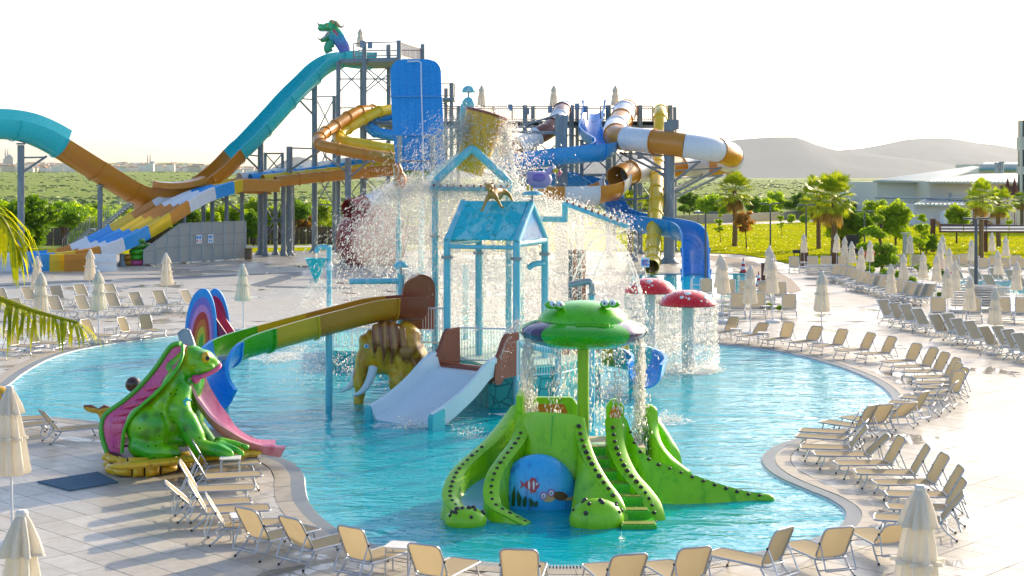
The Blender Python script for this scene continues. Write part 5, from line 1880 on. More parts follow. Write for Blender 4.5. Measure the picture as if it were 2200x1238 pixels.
for sg in (-1, 1):
    e0 = mid + dirv * (L * 0.90) + pv_ * (sg * (hwid + 0.1))
    e1 = mid + dirv * (L * 1.06) + pv_ * (sg * (hwid + 0.12))
    m = MB()
    M_ = Matrix(((dirv.x, pv_.x, 0), (dirv.y, pv_.y, 0), (0, 0, 1)))
    m.prism([(-0.05, -0.4), (0.42, -0.4), (0.42, 0.26), (0.34, 0.33), (-0.05, 0.42)], -0.09, 0.09, M=Matrix(((dirv.x, 0, pv_.x), (dirv.y, 0, pv_.y), (0, 1, 0))), c=(e0.x, e0.y, 0))
    m.build('end_block', M_TEAL, ws, 20)
    # brown fin
    b0 = (wl0 if sg == -1 else wr0) 
    b0 = mid + pv_ * (sg * (hwid + 0.02)) if False else (mid - pv_ * (hwid + 0.04) if (mid - pv_).x < (mid + pv_).x and sg == -1 else (mid + pv_ * (hwid + 0.04)) if sg == 1 else mid - pv_ * (hwid + 0.04))
    fin = [(0.12, ctop - 0.15), (0.12, ctop + 0.36), (-0.05, ctop + 0.52), (-0.30, ctop + 0.98), (-0.42, ctop + 1.08), (-0.90, ctop + 1.10), (-0.92, ctop - 0.1)]
    m = MB(); m.prism(fin, -0.06, 0.06, M=Matrix(((dirv.x, 0, pv_.x), (dirv.y, 0, pv_.y), (0, 1, 0))), c=(b0.x, b0.y, 0)); m.build('top_fin', M_BROWN, ws, 20)
m = MB(); m.tube([mid - dirv * 0.16 - pv_ * hwid + Vector((0, 0, ctop - 0.06)), mid - dirv * 0.16 + pv_ * hwid + Vector((0, 0, ctop - 0.06))], 0.24, 18); m.build('top_roll', M_BROWN, ws)

# ---------------------------------------------------------------- playhouse on four columns
A0 = Vector((0.13, 42.0, 0)); FX = Vector((-2.5, 0.85, 0)).normalized(); DX = Vector((0.85, 2.5, 0)).normalized()
W_, D_ = 2.1, 2.64
corner = {'fr': A0, 'fl': A0 + FX * W_, 'br': A0 + DX * D_, 'bl': A0 + FX * W_ + DX * D_}
house = thing('playhouse', 'aqua playhouse with turquoise painted gable roof on four tall columns', 'playhouse', (A0.x - 0.9, A0.y + 1, -0.5))
ze = 4.62
zr = 5.72
for k, p in corner.items():
    m = MB(); m.tube([(p.x, p.y, -0.5), (p.x, p.y, ze)], 0.105, 14); col = m.build('column', M_AQUA, house)
    m = MB(); m.tube([(p.x, p.y, 4.15), (p.x, p.y, 4.19)], 0.17, 14); m.tube([(p.x, p.y, 4.20), (p.x, p.y, 4.24)], 0.17, 14); m.build('flange', M_STEEL, col)
rid0, rid1 = A0 + DX * (D_ / 2), A0 + FX * W_ + DX * (D_ / 2)
for k, (c0, c1, rr) in enumerate((('fr', 'br', rid0), ('fl', 'bl', rid1))):
    a, b = corner[c0], corner[c1]
    m = MB()
    m.tube(crom([a + Vector((0, 0, ze - 0.12)), a + Vector((0, 0, ze + 0.02)), a.lerp(rr, 0.08) + Vector((0, 0, ze + 0.14)), a.lerp(rr, 0.92) + Vector((0, 0, zr - 0.1)), rr + Vector((0, 0, zr)), b.lerp(rr, 0.92) + Vector((0, 0, zr - 0.1)), b.lerp(rr, 0.08) + Vector((0, 0, ze + 0.14)), b + Vector((0, 0, ze + 0.02)), b + Vector((0, 0, ze - 0.12))], 5), 0.105, 12)
    m.build('gable_pipe', M_AQUA, house)
    m = MB(); m.tube([a + Vector((0, 0, ze - 0.02)), b + Vector((0, 0, ze - 0.02))], 0.10, 12); m.build('tie_beam', M_AQUA, house)
m = MB(); m.tube([corner['fl'] + Vector((0, 0, ze - 0.12)), corner['fr'] + Vector((0, 0, ze - 0.12))], 0.06, 10); m.build('eave_beam', M_AQUA, house)
M_ROOFP, nt, out = nodes_of('turquoise_roof_paint')
v = wpos(nt)
base_c = mixcol(nt, ramp(nt, noise(nt, 1.6, 4, 0.6, wpos(nt, (1.6, 1.0, 0.8)), 1.2), [(0.45, 0.0), (0.6, 1.0)]), hexc('#00c6d6'), hexc('#86dce4'))
wv = noise(nt, 1.5, 2, 0.5, wpos(nt, (1.4, 1, 1.6)), 1.8)
ln = ramp(nt, wv, [(0.485, 0.0), (0.497, 1.0), (0.505, 1.0), (0.517, 0.0)])
c = mixcol(nt, ln, base_c, hexc('#128a86'))
principled(nt, out, c, 0.35, 0, 0.5, 0.2)
for a, b, sg in ((corner['fr'], corner['fl'], 1), (corner['br'], corner['bl'], -1)):
    e0, e1 = a.lerp(rid0, 0.06) + Vector((0, 0, ze + 0.06)), b.lerp(rid1, 0.06) + Vector((0, 0, ze + 0.06))
    r0, r1_ = rid0 + Vector((0, 0, zr + 0.02)), rid1 + Vector((0, 0, zr + 0.02))
    e0 = e0 + FX * 0.10; r0 = r0 + FX * 0.10; e1 = e1 - FX * 0.02; r1_ = r1_ - FX * 0.02
    nn = (e1 - e0).cross(r0 - e0).normalized()
    if nn.z < 0:
        nn = -nn
    top = [q + nn * 0.06 for q in (e0, e1, r1_, r0)]
    bot = [q + nn * 0.015 for q in (e0, e1, r1_, r0)]
    m = MB(); m.add(top + bot, [(0, 1, 2, 3), (7, 6, 5, 4), (0, 4, 5, 1), (1, 5, 6, 2), (2, 6, 7, 3), (3, 7, 4, 0)]); m.build('roof_panel', M_ROOFP, house, 0)
m = MB()
ga = [corner['fr'].lerp(corner['br'], 0.06) + Vector((0, 0, ze + 0.06)), corner['fr'].lerp(corner['br'], 0.94) + Vector((0, 0, ze + 0.06)), rid0 + Vector((0, 0, zr - 0.10))]
m.add([p + FX * 0.02 for p in ga] + [p - FX * 0.02 for p in ga], [(0, 1, 2), (5, 4, 3), (0, 3, 4, 1), (1, 4, 5, 2), (2, 5, 3, 0)])
m.build('gable_panel', paint('gable_blue', hexc('#1a9be0'), 0.3, 0.15, 0.3, 2, 0.03, stain=hexc('#7fd0ea')), house, 0)

# ---------------------------------------------------------------- railings
def railing(parent, p0, p1, h, nbar, mat, z0=None, name='railing', rr=0.02):
    p0, p1 = Vector(p0), Vector(p1)
    up = Vector((0, 0, h))
    m_ = MB()
    m_.tube([p0, p0 + up], rr * 1.4, 8)
    m_.tube([p1, p1 + up], rr * 1.4, 8)
    m_.tube([p0 + up, p1 + up], rr * 1.2, 8)
    m_.tube([p0 + up * 0.12, p1 + up * 0.12], rr, 8)
    o = m_.build(name, mat, parent)
    m_ = MB()
    for i in range(1, nbar):
        q = p0.lerp(p1, i / nbar)
        m_.bar(q + up * 0.12, q + up, rr * 0.8)
    m_.build('balusters', mat, o, 0, kind='stuff')
    return o
rz_ = ctop
railing(castle, P(862, 742, 45.0) * 1, P(957, 748, 43.4), 1.15, 16, M_RAILW)
railing(castle, P(718, 752, 50.5), P(852, 752, 47.0), 1.05, 22, M_RAILW)
railing(castle, G(1112, 818, ctop), G(1204, 812, ctop), 1.05, 16, M_RAILW)
railing(castle, G(985, 782, ctop), G(1100, 786, ctop), 1.05, 18, M_RAILW)
railing(castle, G(1204, 812, ctop), G(1290, 790, ctop), 1.05, 14, M_RAILW)
def apipe(parent, name, pts, r_, mat=None, n_=12, smooth=5):
    m_ = MB(); m_.tube(crom(pts, smooth) if len(pts) > 2 else pts, r_, n_); return m_.build(name, mat or M_AQUA, parent)
# tall columns of the castle frame
for u, vt, d in ((935, 398, 46.0), (1093, 398, 46.2), (905, 430, 49.0), (1120, 430, 49.0), (1032, 540, 47.5), (1000, 570, 49.5)):
    p = P(u, vt, d)
    o = apipe(castle, 'column', [(p.x, d, -0.5), (p.x, d, p.z)], 0.10)
    m = MB(); m.tube([(p.x, d, p.z - 1.6), (p.x, d, p.z - 1.55)], 0.16, 12); m.build('flange', M_STEEL, o)
apipe(castle, 'gable_pipe', [P(935, 402, 46.0), P(936, 392, 46.0), P(946, 380, 46.0), P(1003, 328, 46.0), P(1014, 322, 46.0), P(1025, 328, 46.0), P(1083, 382, 46.1), P(1092, 393, 46.2), P(1093, 404, 46.2)], 0.125)
apipe(castle, 'gable_pipe', [P(922, 402, 48.6), P(923, 388, 48.6), P(932, 376, 48.6), P(992, 330, 48.6), P(1004, 324, 48.6), P(1015, 330, 48.6), P(1070, 378, 48.6), P(1078, 390, 48.6), P(1079, 404, 48.6)], 0.11)
for pa, pb, nn_ in ((P(925, 405, 45.6), P(1098, 407, 45.6), 12), (P(1212, 437, 44.5), P(1348, 487, 43.0), 10)):
    o = apipe(castle, 'rain_bar', [pa, pb], 0.07)
    for i in range(nn_):
        q = pa.lerp(pb, (i + 0.5) / nn_)
        m = MB(); m.tube([q + Vector((0, -0.03, 0.05)), q + Vector((0, -0.03, 0.13))], 0.035, 8); m.build('nozzle', M_BROWN, o)
apipe(castle, 'branch_pipe', [P(1120, 470, 47.0), P(1172, 471, 45.5), P(1214, 472, 44.6)], 0.09)
apipe(castle, 'branch_pipe', [P(1214, 476, 44.6), P(1214, 436, 44.6)], 0.09)
apipe(castle, 'branch_pipe', [P(1172, 566, 44.5), P(1150, 567, 44.3), P(1135, 576, 44.2)], 0.09)
apipe(castle, 'branch_pipe', [P(1110, 740, 42.0), P(1195, 755, 42.6)], 0.09)
apipe(castle, 'column', [P(1200, 700, 42.6), P(1198, 875, 42.6)], 0.10)
for u0, u1, v0 in ((862, 862, 600),):
    apipe(castle, 'column', [P(862, 590, 44.6), P(862, 790, 44.6)], 0.095)
    apipe(castle, 'branch_pipe', [P(752, 605, 44.9), P(862, 604, 44.6)], 0.085)
    apipe(castle, 'dome_post', [P(861, 560, 44.6), P(862, 592, 44.6)], 0.03, M_STEEL)
def dome(parent, u, vr, wpx, hpx, d):
    c_ = P(u, vr, d)
    r_ = wpx / 2 / FPX * d
    h_ = hpx / FPX * d
    m_ = MB(); m_.lathe([(0.02, 0.0), (r_ * 0.96, 0.0), (r_, 0.02), (r_ * 0.9, h_ * 0.5), (r_ * 0.62, h_ * 0.84), (r_ * 0.3, h_ * 0.97), (0, h_)], 28, c_)
    return m_.build('dome', M_AQUA if parent is castle else M_TEAL, parent, 60)
dome(castle, 861, 574, 32, 13, 44.6)
# bucket supply pipe with dome on top
apipe(castle, 'supply_pipe', [P(996, 300, 47.5), P(997, 240, 47.5), P(1000, 224, 47.5), P(1006, 217, 47.4), P(1011, 222, 47.3), P(1011, 238, 47.3)], 0.13)
apipe(castle, 'dome_post', [P(1006, 218, 47.5), P(1007, 198, 47.5)], 0.03, M_STEEL)
dome(castle, 1007, 199, 30, 15, 47.5)
# tipping bucket
bk0, bk1 = P(1008, 372, 46.8), P(1046, 244, 46.9)
ax = (bk1 - bk0).normalized()
Mb = ax.to_track_quat('Z', 'Y').to_matrix()
Lb_ = (bk1 - bk0).length
buck = thing('tipping_bucket', 'big ochre bucket tipping water from the top of the play castle', 'bucket', bk0)
m = MB(); m.lathe([(0.0, 0.02), (0.40, 0.0), (0.44, 0.03), (0.55, Lb_ * 0.45)], 30, bk0, Mb); m.build('lower_shell', M_YELLOWF, buck, 50)
m = MB(); m.lathe([(0.55, Lb_ * 0.45), (0.60, Lb_ * 0.62), (0.68, Lb_), (0.64, Lb_), (0.56, Lb_ * 0.6), (0.4, Lb_ * 0.3)], 30, bk0, Mb)
m.f = [f for f in m.f if len(f) < 10]; m.m = m.m[:len(m.f)]
m.build('upper_shell', paint('bucket_ochre', hexc('#ecb030'), 0.4, 0.3, 0.2, 2, 0.2, stain=hexc('#b0782c')), buck, 50)
m = MB(); m.lathe([(0.66, Lb_ * 0.96), (0.72, Lb_ * 0.97), (0.72, Lb_ * 1.0), (0.66, Lb_ * 1.01)], 30, bk0, Mb); m.f = [f for f in m.f if len(f) < 10]; m.m = m.m[:len(m.f)]; m.build('rim', M_BROWN, buck, 50)
m = MB(); m.tube([P(1000, 330, 46.1), P(1060, 322, 47.6)], 0.06, 10); m.build('axle', M_STEEL, buck)

# brown tunnel mouth and the striped slide
tun = thing('tunnel_arch', 'brown arched tunnel entrance of the striped slide', 'tunnel', (P(895, 700, 44.0).x, 44.0, 0.5))
def archslab(u, vt, vb, wpx, d, th, mat, nm, parent):
    s_ = d / FPX; h_, w_ = (vb - vt) * s_, wpx * s_
    pts = [(-w_ / 2, 0), (w_ / 2, 0)] + [(w_ / 2 * math.cos(PI * i / 16), h_ - w_ / 2 + w_ / 2 * math.sin(PI * i / 16)) for i in range(17)]
    c_ = P(u, vb, d)
    m_ = MB(); m_.prism(pts, -th / 2, th / 2, M=Matrix.Rotation(R(14), 3, 'Z') @ Matrix.Rotation(R(90), 3, 'X'), c=c_); return m_.build(nm, mat, parent, 30)
archslab(903, 589, 706, 58, 44.9, 0.5, M_BROWN, 'tunnel_shell', tun)
archslab(897, 595, 706, 66, 44.3, 0.12, M_BROWN, 'front_panel', tun)
sl = crom([P(905, 655, 44.0), P(866, 655, 43.7), P(800, 662, 43.2), P(720, 682, 42.6), P(640, 703, 42.0), P(565, 724, 41.3), P(510, 742, 40.6), P(476, 762, 39.9), P(455, 795, 39.2), P(452, 830, 38.7), P(468, 858, 38.3)], 10)
ss = thing('striped_slide', 'open slide striped brown, ochre, yellow, green and blue curving down behind the frog', 'slide', (sl[60].x, sl[60].y, -0.5))
up_ = []
def trough(r_, th=0.045, wall=0.22, n_=12, lip=0.05):
    inn, outp = [], []
    inn.append((-r_, wall)); outp.append((-r_ - th, wall))
    for i in range(n_ + 1):
        a = PI + PI * i / n_
        inn.append((r_ * math.cos(a), r_ * math.sin(a)))
        outp.append(((r_ + th) * math.cos(a), (r_ + th) * math.sin(a)))
    inn.append((r_, wall)); outp.append((r_ + th, wall))
    lipR = [(r_ + th + lip, wall), (r_ + th + lip, wall + 0.03), (r_, wall + 0.03)]
    lipL = [(-r_, wall + 0.03), (-r_ - th - lip, wall + 0.03), (-r_ - th - lip, wall)]
    return inn[1:-1] + [(r_, wall + 0.03), (r_ + th + lip, wall + 0.03), (r_ + th + lip, wall - 0.01)] + outp[::-1][1:-1] + [(-r_ - th - lip, wall - 0.01), (-r_ - th - lip, wall + 0.03), (-r_, wall + 0.03)]
tpf = trough(0.40)
cuts_ = [(0, 14, M_BROWN), (14, 36, M_ORANGEF), (36, 49, M_YELLOWF), (49, 66, M_LIMEDK), (66, 100, M_BLUEF)]
M_OCHRE = paint('ochre_fibreglass', hexc('#c48a10'), 0.3, 0.16, 0.3, 1.5, 0.05)
for a, b, mat in cuts_:
    mat = M_OCHRE if mat is M_ORANGEF else mat
    seg = sl[a:min(b + 1, len(sl))]
    if len(seg) > 1:
        m = MB(); m.sweep(tpf, seg); sec = m.build('chute_section', mat, ss, 40)
        if a > 0:
            t = (seg[1] - seg[0]).normalized()
            m = MB(); m.sweep([(x * 1.10, (y * 1.12 if y < 0 else y)) for x, y in tpf], [seg[0] - t * 0.03, seg[0] + t * 0.03]); m.build('flange', mat, sec, 30)
for u, v, d, vt in ((707, 900, 42.5, 705), (484, 920, 40.2, 770)):
    tpz = P(u, vt, d)
    m = MB(); m.tube([(tpz.x, d, -0.5), (tpz.x, d, tpz.z)], 0.10, 14); pp = m.build('support', M_AQUA, ss)
    m = MB(); m.box((tpz.x, d, tpz.z + 0.02), (0.34, 0.3, 0.10)); m.build('bracket', M_STEEL, pp, 0)

# blue slide on the right of the castle
bs = crom([P(1185, 745, 45.5), P(1240, 748, 46.4), P(1300, 752, 47.0), P(1345, 760, 46.8), P(1380, 770, 46.0), P(1395, 785, 45.0), P(1385, 800, 44.2)], 8)
bsl = thing('curved_slide', 'short curved slide in yellow, teal and blue beside the castle right wall', 'slide', (bs[20].x, bs[20].y, -0.5))
for a, b, mat in ((0, 12, M_ORANGEF), (12, 22, M_YELLOWF), (22, 30, M_TEAL), (30, 49, M_BLUEF)):
    m = MB(); m.sweep(trough(0.45), bs[a:b + 1]); m.build('chute_section', mat, bsl, 40)
p = P(1356, 800, 46.6); m = MB(); m.tube([(p.x, p.y, -0.5), (p.x, p.y, p.z)], 0.08, 12); m.build('support', M_AQUA, bsl)

# teal cone sprayer left of the castle
cd = 58.0
cp = P(679, 556, cd)
con = thing('cone_sprayer', 'teal cone sprayer hanging from an aqua pipe left of the castle', 'fountain', (P(707, 740, cd).x, cd, -0.5))
m = MB(); m.lathe([(0.05, P(0, 608, cd).z), (0.10, P(0, 600, cd).z), (0.42, P(0, 557, cd).z), (0.45, P(0, 555, cd).z), (0.40, P(0, 557, cd).z)], 28, (cp.x, cd, 0)); m.f = [f for f in m.f if len(f) < 10]; m.m = m.m[:len(m.f)]
m.build('cone', M_TEAL, con, 50)
apipe(con, 'post', [(P(707, 0, cd).x, cd, -0.5), (P(707, 0, cd).x, cd, P(0, 545, cd).z), P(706, 536, cd), P(698, 531, cd), P(684, 533, cd), P(680, 542, cd)], 0.10)
m = MB(); m.ball(P(707, 573, cd), (0.14, 0.14, 0.22), 14, 10); m.build('joint', M_PALEBLUE, con)

# ---------------------------------------------------------------- animal figures on the castle
BD = 43.2
M_LILAC = vcol_paint('lilac_paint', 0.4, 0.2, None, 0.15, 12)
bird = thing('bird_figure', 'lilac plump bird figure with yellow and pink bill on an aqua dome', 'statue', P(1144, 413, BD))
organic('body', [('e', P(1160, 387, BD), (0.36, 0.26, 0.26), Matrix.Rotation(R(-6), 3, 'Y')), ('e', P(1146, 382, BD), (0.2, 0.2, 0.2)), ('c', [(P(1172, 382, BD), 0.16), (P(1178, 372, BD), 0.09), (P(1183, 364, BD), 0.085), (P(1189, 362, BD), 0.085)]), ('c', [(P(1142, 376, BD), 0.05), (P(1134, 370, BD), 0.04)])],
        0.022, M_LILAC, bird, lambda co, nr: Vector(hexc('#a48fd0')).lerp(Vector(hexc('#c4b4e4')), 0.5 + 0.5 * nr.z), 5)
m = MB(); m.tube(crom([P(1188, 366, BD - 0.02), P(1194, 367, BD - 0.02), P(1200, 368, BD - 0.02)], 4), [0.07] * 5 + [0.06] * 4, 10); m.build('bill', M_YELLOWF, bird)
m = MB(); m.tube(crom([P(1200, 367, BD - 0.02), P(1203, 373, BD - 0.02), P(1199, 380, BD - 0.02)], 4), [0.062, 0.06, 0.058, 0.055, 0.05, 0.045, 0.035, 0.025, 0.015], 10); m.build('bill_tip', M_PINK, bird)
m = MB(); m.ball(P(1189, 361, BD - 0.09), 0.035, 10, 8); m.build('eye', M_WHITEP, bird)
m = MB(); m.ball(P(1158, 382, BD - 0.24), (0.2, 0.06, 0.13), 12, 8); m.build('wing', M_PURPLE if False else paint('wing_violet', hexc('#7d6ab8'), 0.4, 0.2, 0.2, 4, 0.1), bird)
for du in (1134, 1142):
    m = MB(); m.tube([P(du, 398, BD), P(du + 1, 410, BD)], 0.035, 8); m.build('leg', M_YELLOWF, bird)
m = MB(); c_ = P(1144, 419, BD); m.lathe([(0.0, 0.0), (0.31, 0.0), (0.32, 0.02), (0.25, 0.08), (0.12, 0.115), (0, 0.12)], 26, c_); m.build('dome', M_AQUA, bird, 60)
m = MB(); m.tube([P(1144, 418, BD), P(1144, 446, BD)], 0.03, 8); m.build('post', M_STEEL, bird)
KD = 43.25
M_TAN = vcol_paint('tan_paint', 0.35, 0.25, None, 0.3, 14)
cat_ = thing('cat_figure', 'tan long-legged big cat figure standing on the playhouse ridge', 'statue', P(1068, 447, KD))
organic('body', [('c', [(P(1056, 418, KD - 0.2), 0.13), (P(1064, 412, KD), 0.13), (P(1074, 412, KD + 0.2), 0.11), (P(1082, 412, KD + 0.3), 0.11)]), ('e', P(1051, 403, KD - 0.3), (0.13, 0.14, 0.12)), ('e', P(1050, 407, KD - 0.42), (0.06, 0.09, 0.055)),
                 ('e', P(1043, 396, KD - 0.25), (0.045, 0.03, 0.05)), ('e', P(1058, 395, KD - 0.25), (0.045, 0.03, 0.05)),
                 ('c', [(P(1050, 422, KD - 0.2), 0.075), (P(1042, 436, KD - 0.25), 0.045), (P(1036, 452, KD - 0.25), 0.035), (P(1033, 453, KD - 0.32), 0.03)]),
                 ('c', [(P(1064, 422, KD - 0.2), 0.075), (P(1071, 434, KD - 0.2), 0.045), (P(1078, 446, KD - 0.2), 0.035), (P(1082, 446, KD - 0.28), 0.03)]),
                 ('c', [(P(1084, 412, KD + 0.3), 0.09), (P(1095, 420, KD + 0.3), 0.06), (P(1100, 430, KD + 0.3), 0.04), (P(1106, 440, KD + 0.2), 0.035)]),
                 ('c', [(P(1080, 416, KD + 0.35), 0.07), (P(1072, 430, KD + 0.4), 0.045), (P(1068, 444, KD + 0.4), 0.035)])],
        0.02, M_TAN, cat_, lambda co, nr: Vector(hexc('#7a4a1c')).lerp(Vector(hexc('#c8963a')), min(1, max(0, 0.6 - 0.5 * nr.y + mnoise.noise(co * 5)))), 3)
OD = 47.5
org_ = thing('orange_figure', 'rounded orange and cream animal figure on a thin post left of the bucket', 'statue', P(857, 405, OD))
organic('body', [('e', P(859, 388, OD), (0.23, 0.2, 0.30)), ('e', P(855, 368, OD), (0.16, 0.16, 0.22)), ('e', P(848, 357, OD - 0.05), (0.08, 0.09, 0.07)), ('e', P(856, 354, OD), (0.07, 0.06, 0.06))], 0.022, vcol_paint('orange_paint', 0.35, 0.3, None, 0.2, 12), org_,
        lambda co, nr: Vector(hexc('#d87a10')).lerp(Vector(hexc('#ecd9a8')), min(1, max(0, (-nr.x - 0.3) * 2.2))), 4)
m = MB(); m.tube([P(858, 402, OD), P(856, 470, OD)], 0.04, 8); m.tube([P(856, 470, OD), (P(856, 470, OD).x, OD, -0.5)], 0.08, 10); m.build('post', M_AQUA, org_)
# silver spout pipe and plank panel right of the house
sp = thing('spout_pipe', 'silver elbow spout pipe beside the frog fountain', 'pipe', (P(1271, 690, 40).x, 40, -0.5))
apipe(sp, 'elbow', [P(1222, 613, 40), P(1240, 609, 40), P(1262, 605, 40), P(1270, 608, 40), P(1272, 620, 40), P(1272, 634, 40)], 0.085, M_STEEL)
apipe(sp, 'post', [P(1272, 630, 40), (P(1272, 630, 40).x, 40, -0.5)], 0.07)
m = MB(); m.tube([P(1272, 630, 40), P(1272, 634, 40)], 0.12, 14); m.build('flange', M_STEEL, sp)
pn = P(1239, 600, 46)
pl = thing('plank_panel', 'upright dark plank panel with rounded top beyond the frog fountain', 'panel', (pn.x, 46, -0.5))
for k in range(4):
    x0 = P(1221 + 9.5 * k, 570, 46).x
    m = MB(); m.box((x0 + 0.065, 46, (P(0, 536, 46).z + 1.0) / 2), (0.125, 0.12 + 0.02 * (k % 2), P(0, 536 + (3 if k in (0, 3) else 0), 46).z - 1.0)); m.build('plank', M_BROWN if k % 2 else paint('grey_plank', hexc('#5a6a70'), 0.5, 0.25, 0.1, 4, 0.2), pl, 0)
m = MB(); m.tube([(pn.x, 46.1, -0.5), (pn.x, 46.1, 2.0)], 0.08, 10); m.build('post', M_AQUA, pl)
# ================================================================ big slides and towers
M_TURQ = paint('turquoise_flume', hexc('#10c8d2'), 0.28, 0.08, 0.35, 0.6, 0.0)
M_AMBER = paint('amber_flume', hexc('#cc8618'), 0.3, 0.08, 0.3, 0.6, 0.0)
M_YEL = paint('yellow_flume', hexc('#e6c408'), 0.3, 0.08, 0.3, 0.6, 0.0)
M_BLU = paint('blue_flume', hexc('#0a9ae6'), 0.28, 0.08, 0.35, 0.6, 0.0)
M_BLUDK = paint('deep_blue_flume', hexc('#0694da'), 0.28, 0.08, 0.35, 0.6, 0.0)
M_WHT = paint('white_flume', hexc('#e2e9ee'), 0.28, 0.08, 0.3, 0.6, 0.0)
M_MAROON = paint('maroon_flume', hexc('#94262a'), 0.3, 0.08, 0.3, 0.6, 0.0)
M_BRN = paint('brown_flume', hexc('#6b3528'), 0.3, 0.08, 0.3, 0.6, 0.0)
M_COLM = paint('grey_blue_column', hexc('#76868f'), 0.45, 0.14, 0.05, 1.2, 0.06, stain=hexc('#a3adb0'))
M_BRACE = paint('grey_brace', hexc('#7f8a8f'), 0.45, 0.14, 0, 2, 0.05)
M_GRN = paint('green_flume', hexc('#2f8a1c'), 0.3, 0.08, 0.3, 0.6, 0.0)
zat = lambda v, d: CAMH - (v - YH) / FPX * d

def column(parent, u, vt, d, r_=0.22, name='column', foot=True, zb=0.0, mat=None):
    p = P(u, vt, d)
    m_ = MB(); m_.tube([(p.x, d, zb), (p.x, d, p.z)], r_, 14); o = m_.build(name, mat or M_COLM, parent)
    if foot:
        m_ = MB(); m_.lathe([(r_ * 1.9, zb), (r_ * 1.9, zb + 0.05), (r_ * 1.02, zb + 0.4)], 14, (p.x, d, 0)); m_.build('foot_plate', M_COLM, o)
    return p
def strut(parent, a, b, r_=0.06, name='brace'):
    m_ = MB(); m_.tube([a, b], r_, 8); return m_.build(name, M_BRACE, parent)

def flume(parent, path, r_, cuts, kind='trough', wall=0.3, th=0.05, ring=2.4, up=None, name='chute_section', n_=14):
    """path split into coloured sections, with joint flanges"""
    tot_ = len(path) - 1
    for a, b, mat in cuts:
        i0, i1 = int(round(a * tot_)), int(round(b * tot_))
        seg = path[i0:i1 + 1]
        if len(seg) < 2:
            continue
        m_ = MB()
        if kind == 'trough':
            m_.sweep(trough(r_, th, wall), seg, up=up)
        else:
            m_.pipe(seg, r_, th, n_ + 4)
        sec = m_.build(name, mat, parent, 45)
        if kind == 'tube':                                 # seam line along the side
            pass
        L_ = sum((q - p).length for p, q in zip(seg, seg[1:]))
        k = max(1, int(L_ / ring))
        cum_ = [0.0]
        for p, q in zip(seg, seg[1:]):
            cum_.append(cum_[-1] + (q - p).length)
        for j in range(k):
            tgt = L_ * j / k
            i = next((x for x in range(len(cum_) - 1) if cum_[x + 1] >= tgt), 0)
            t = (seg[i + 1] - seg[i]).normalized()
            c_ = seg[i].lerp(seg[i + 1], (tgt - cum_[i]) / max(1e-6, cum_[i + 1] - cum_[i]))
            f_ = MB()
            if kind == 'trough':
                pr = [(x * (1 + 0.09 / r_), (y * (1 + 0.09 / r_) if y < 0 else y)) for x, y in trough(r_, th, wall)]
                f_.sweep(pr, [c_ - t * 0.035, c_ + t * 0.035], up=up)
            else:
                f_.pipe([c_ - t * 0.05, c_ + t * 0.05], r_ + 0.075, 0.12, n_ + 4)
            f_.build('flange', mat, sec, 30)

# ---------------------------------------------------------------- dragon half-pipe
def on_plane(u, v):
    t = (-13.8 + (1100 - u) / FPX * 132) / (23.2 + (1100 - u) / FPX * 24)
    return P(u, v, 132 - 24 * t)
dr = thing('dragon_slide', 'turquoise and amber half-pipe slide with a dragon head at the top', 'slide', (on_plane(340, 440).x, on_plane(340, 440).y, 0))
pp = [(790, 122), (764, 121), (745, 118), (728, 120), (712, 125), (695, 134), (678, 147), (660, 165), (622, 202), (575, 254), (530, 302), (512, 318), (477, 355), (443, 383), (420, 399), (395, 408), (365, 413), (335, 414), (305, 411), (285, 404), (262, 391), (215, 362), (170, 334), (128, 308), (95, 290), (60, 276), (20, 268), (-30, 266), (-80, 270)]
dp = crom([on_plane(u, v) for u, v in pp], 6)
Ltot = len(dp) - 1
idx = lambda k: k * 6 / Ltot
flume(dr, dp, 1.05, [(0.0, idx(11.3), M_TURQ), (idx(11.3), idx(23), M_AMBER), (idx(23), 1.0, M_TURQ)], 'trough', 0.28, 0.06, 3.4)
# raised side wall of the turquoise end
seg = dp[int(23 * 6):]
m = MB()
for s_ in (-1, 1):
    m.sweep([(s_ * 1.08, 0.25), (s_ * 1.14, 0.25), (s_ * 0.98, 1.05), (s_ * 0.92, 1.02)] if s_ > 0 else [(s_ * 1.14, 0.25), (s_ * 1.08, 0.25), (s_ * 0.92, 1.02), (s_ * 0.98, 1.05)], seg)
    m.build('high_wall', M_TURQ, dr, 45); m = MB()
vp = dp[17 * 6]
m = MB(); m.sweep([(-1.0, -0.95), (1.0, -0.95), (1.0, -1.45), (-1.0, -1.45)], [dp[15 * 6], dp[16 * 6], dp[17 * 6], dp[18 * 6]]); m.build('valley_box', M_AMBER, dr, 20)
m = MB(); m.sweep([(-1.9, 0.3), (-1.1, 0.3), (-1.1, 0.8), (-1.2, 0.85), (-1.9, 0.75)], dp[14 * 6:18 * 6]); m.build('side_fence', M_AMBER, dr, 30)
for u, vt in ((676, 172), (560, 290), (215, 402), (45, 312)):
    q = on_plane(u, vt)
    column(dr, u, vt, q.y - (0.3 if u > 300 else -0.2), 0.25 if u != 215 else 0.2)
    m = MB(); m.box((q.x, q.y, q.z + 0.1), (0.5, 0.5, 0.12)); m.build('bracket', M_BRACE, dr, 0)
c676, c560, c45 = on_plane(676, 172), on_plane(560, 290), on_plane(45, 312)
strut(dr, on_plane(640, 212), Vector((c676.x, c676.y, zat(250, c676.y))), 0.09)
strut(dr, on_plane(640, 212), Vector((c676.x, c676.y, zat(214, c676.y))), 0.06)
strut(dr, on_plane(523, 332), Vector((c560.x, c560.y, zat(368, c560.y))), 0.09)
strut(dr, on_plane(523, 332), Vector((c560.x, c560.y, zat(336, c560.y))), 0.06)
strut(dr, on_plane(100, 336), Vector((c45.x, c45.y, zat(373, c45.y))), 0.09)
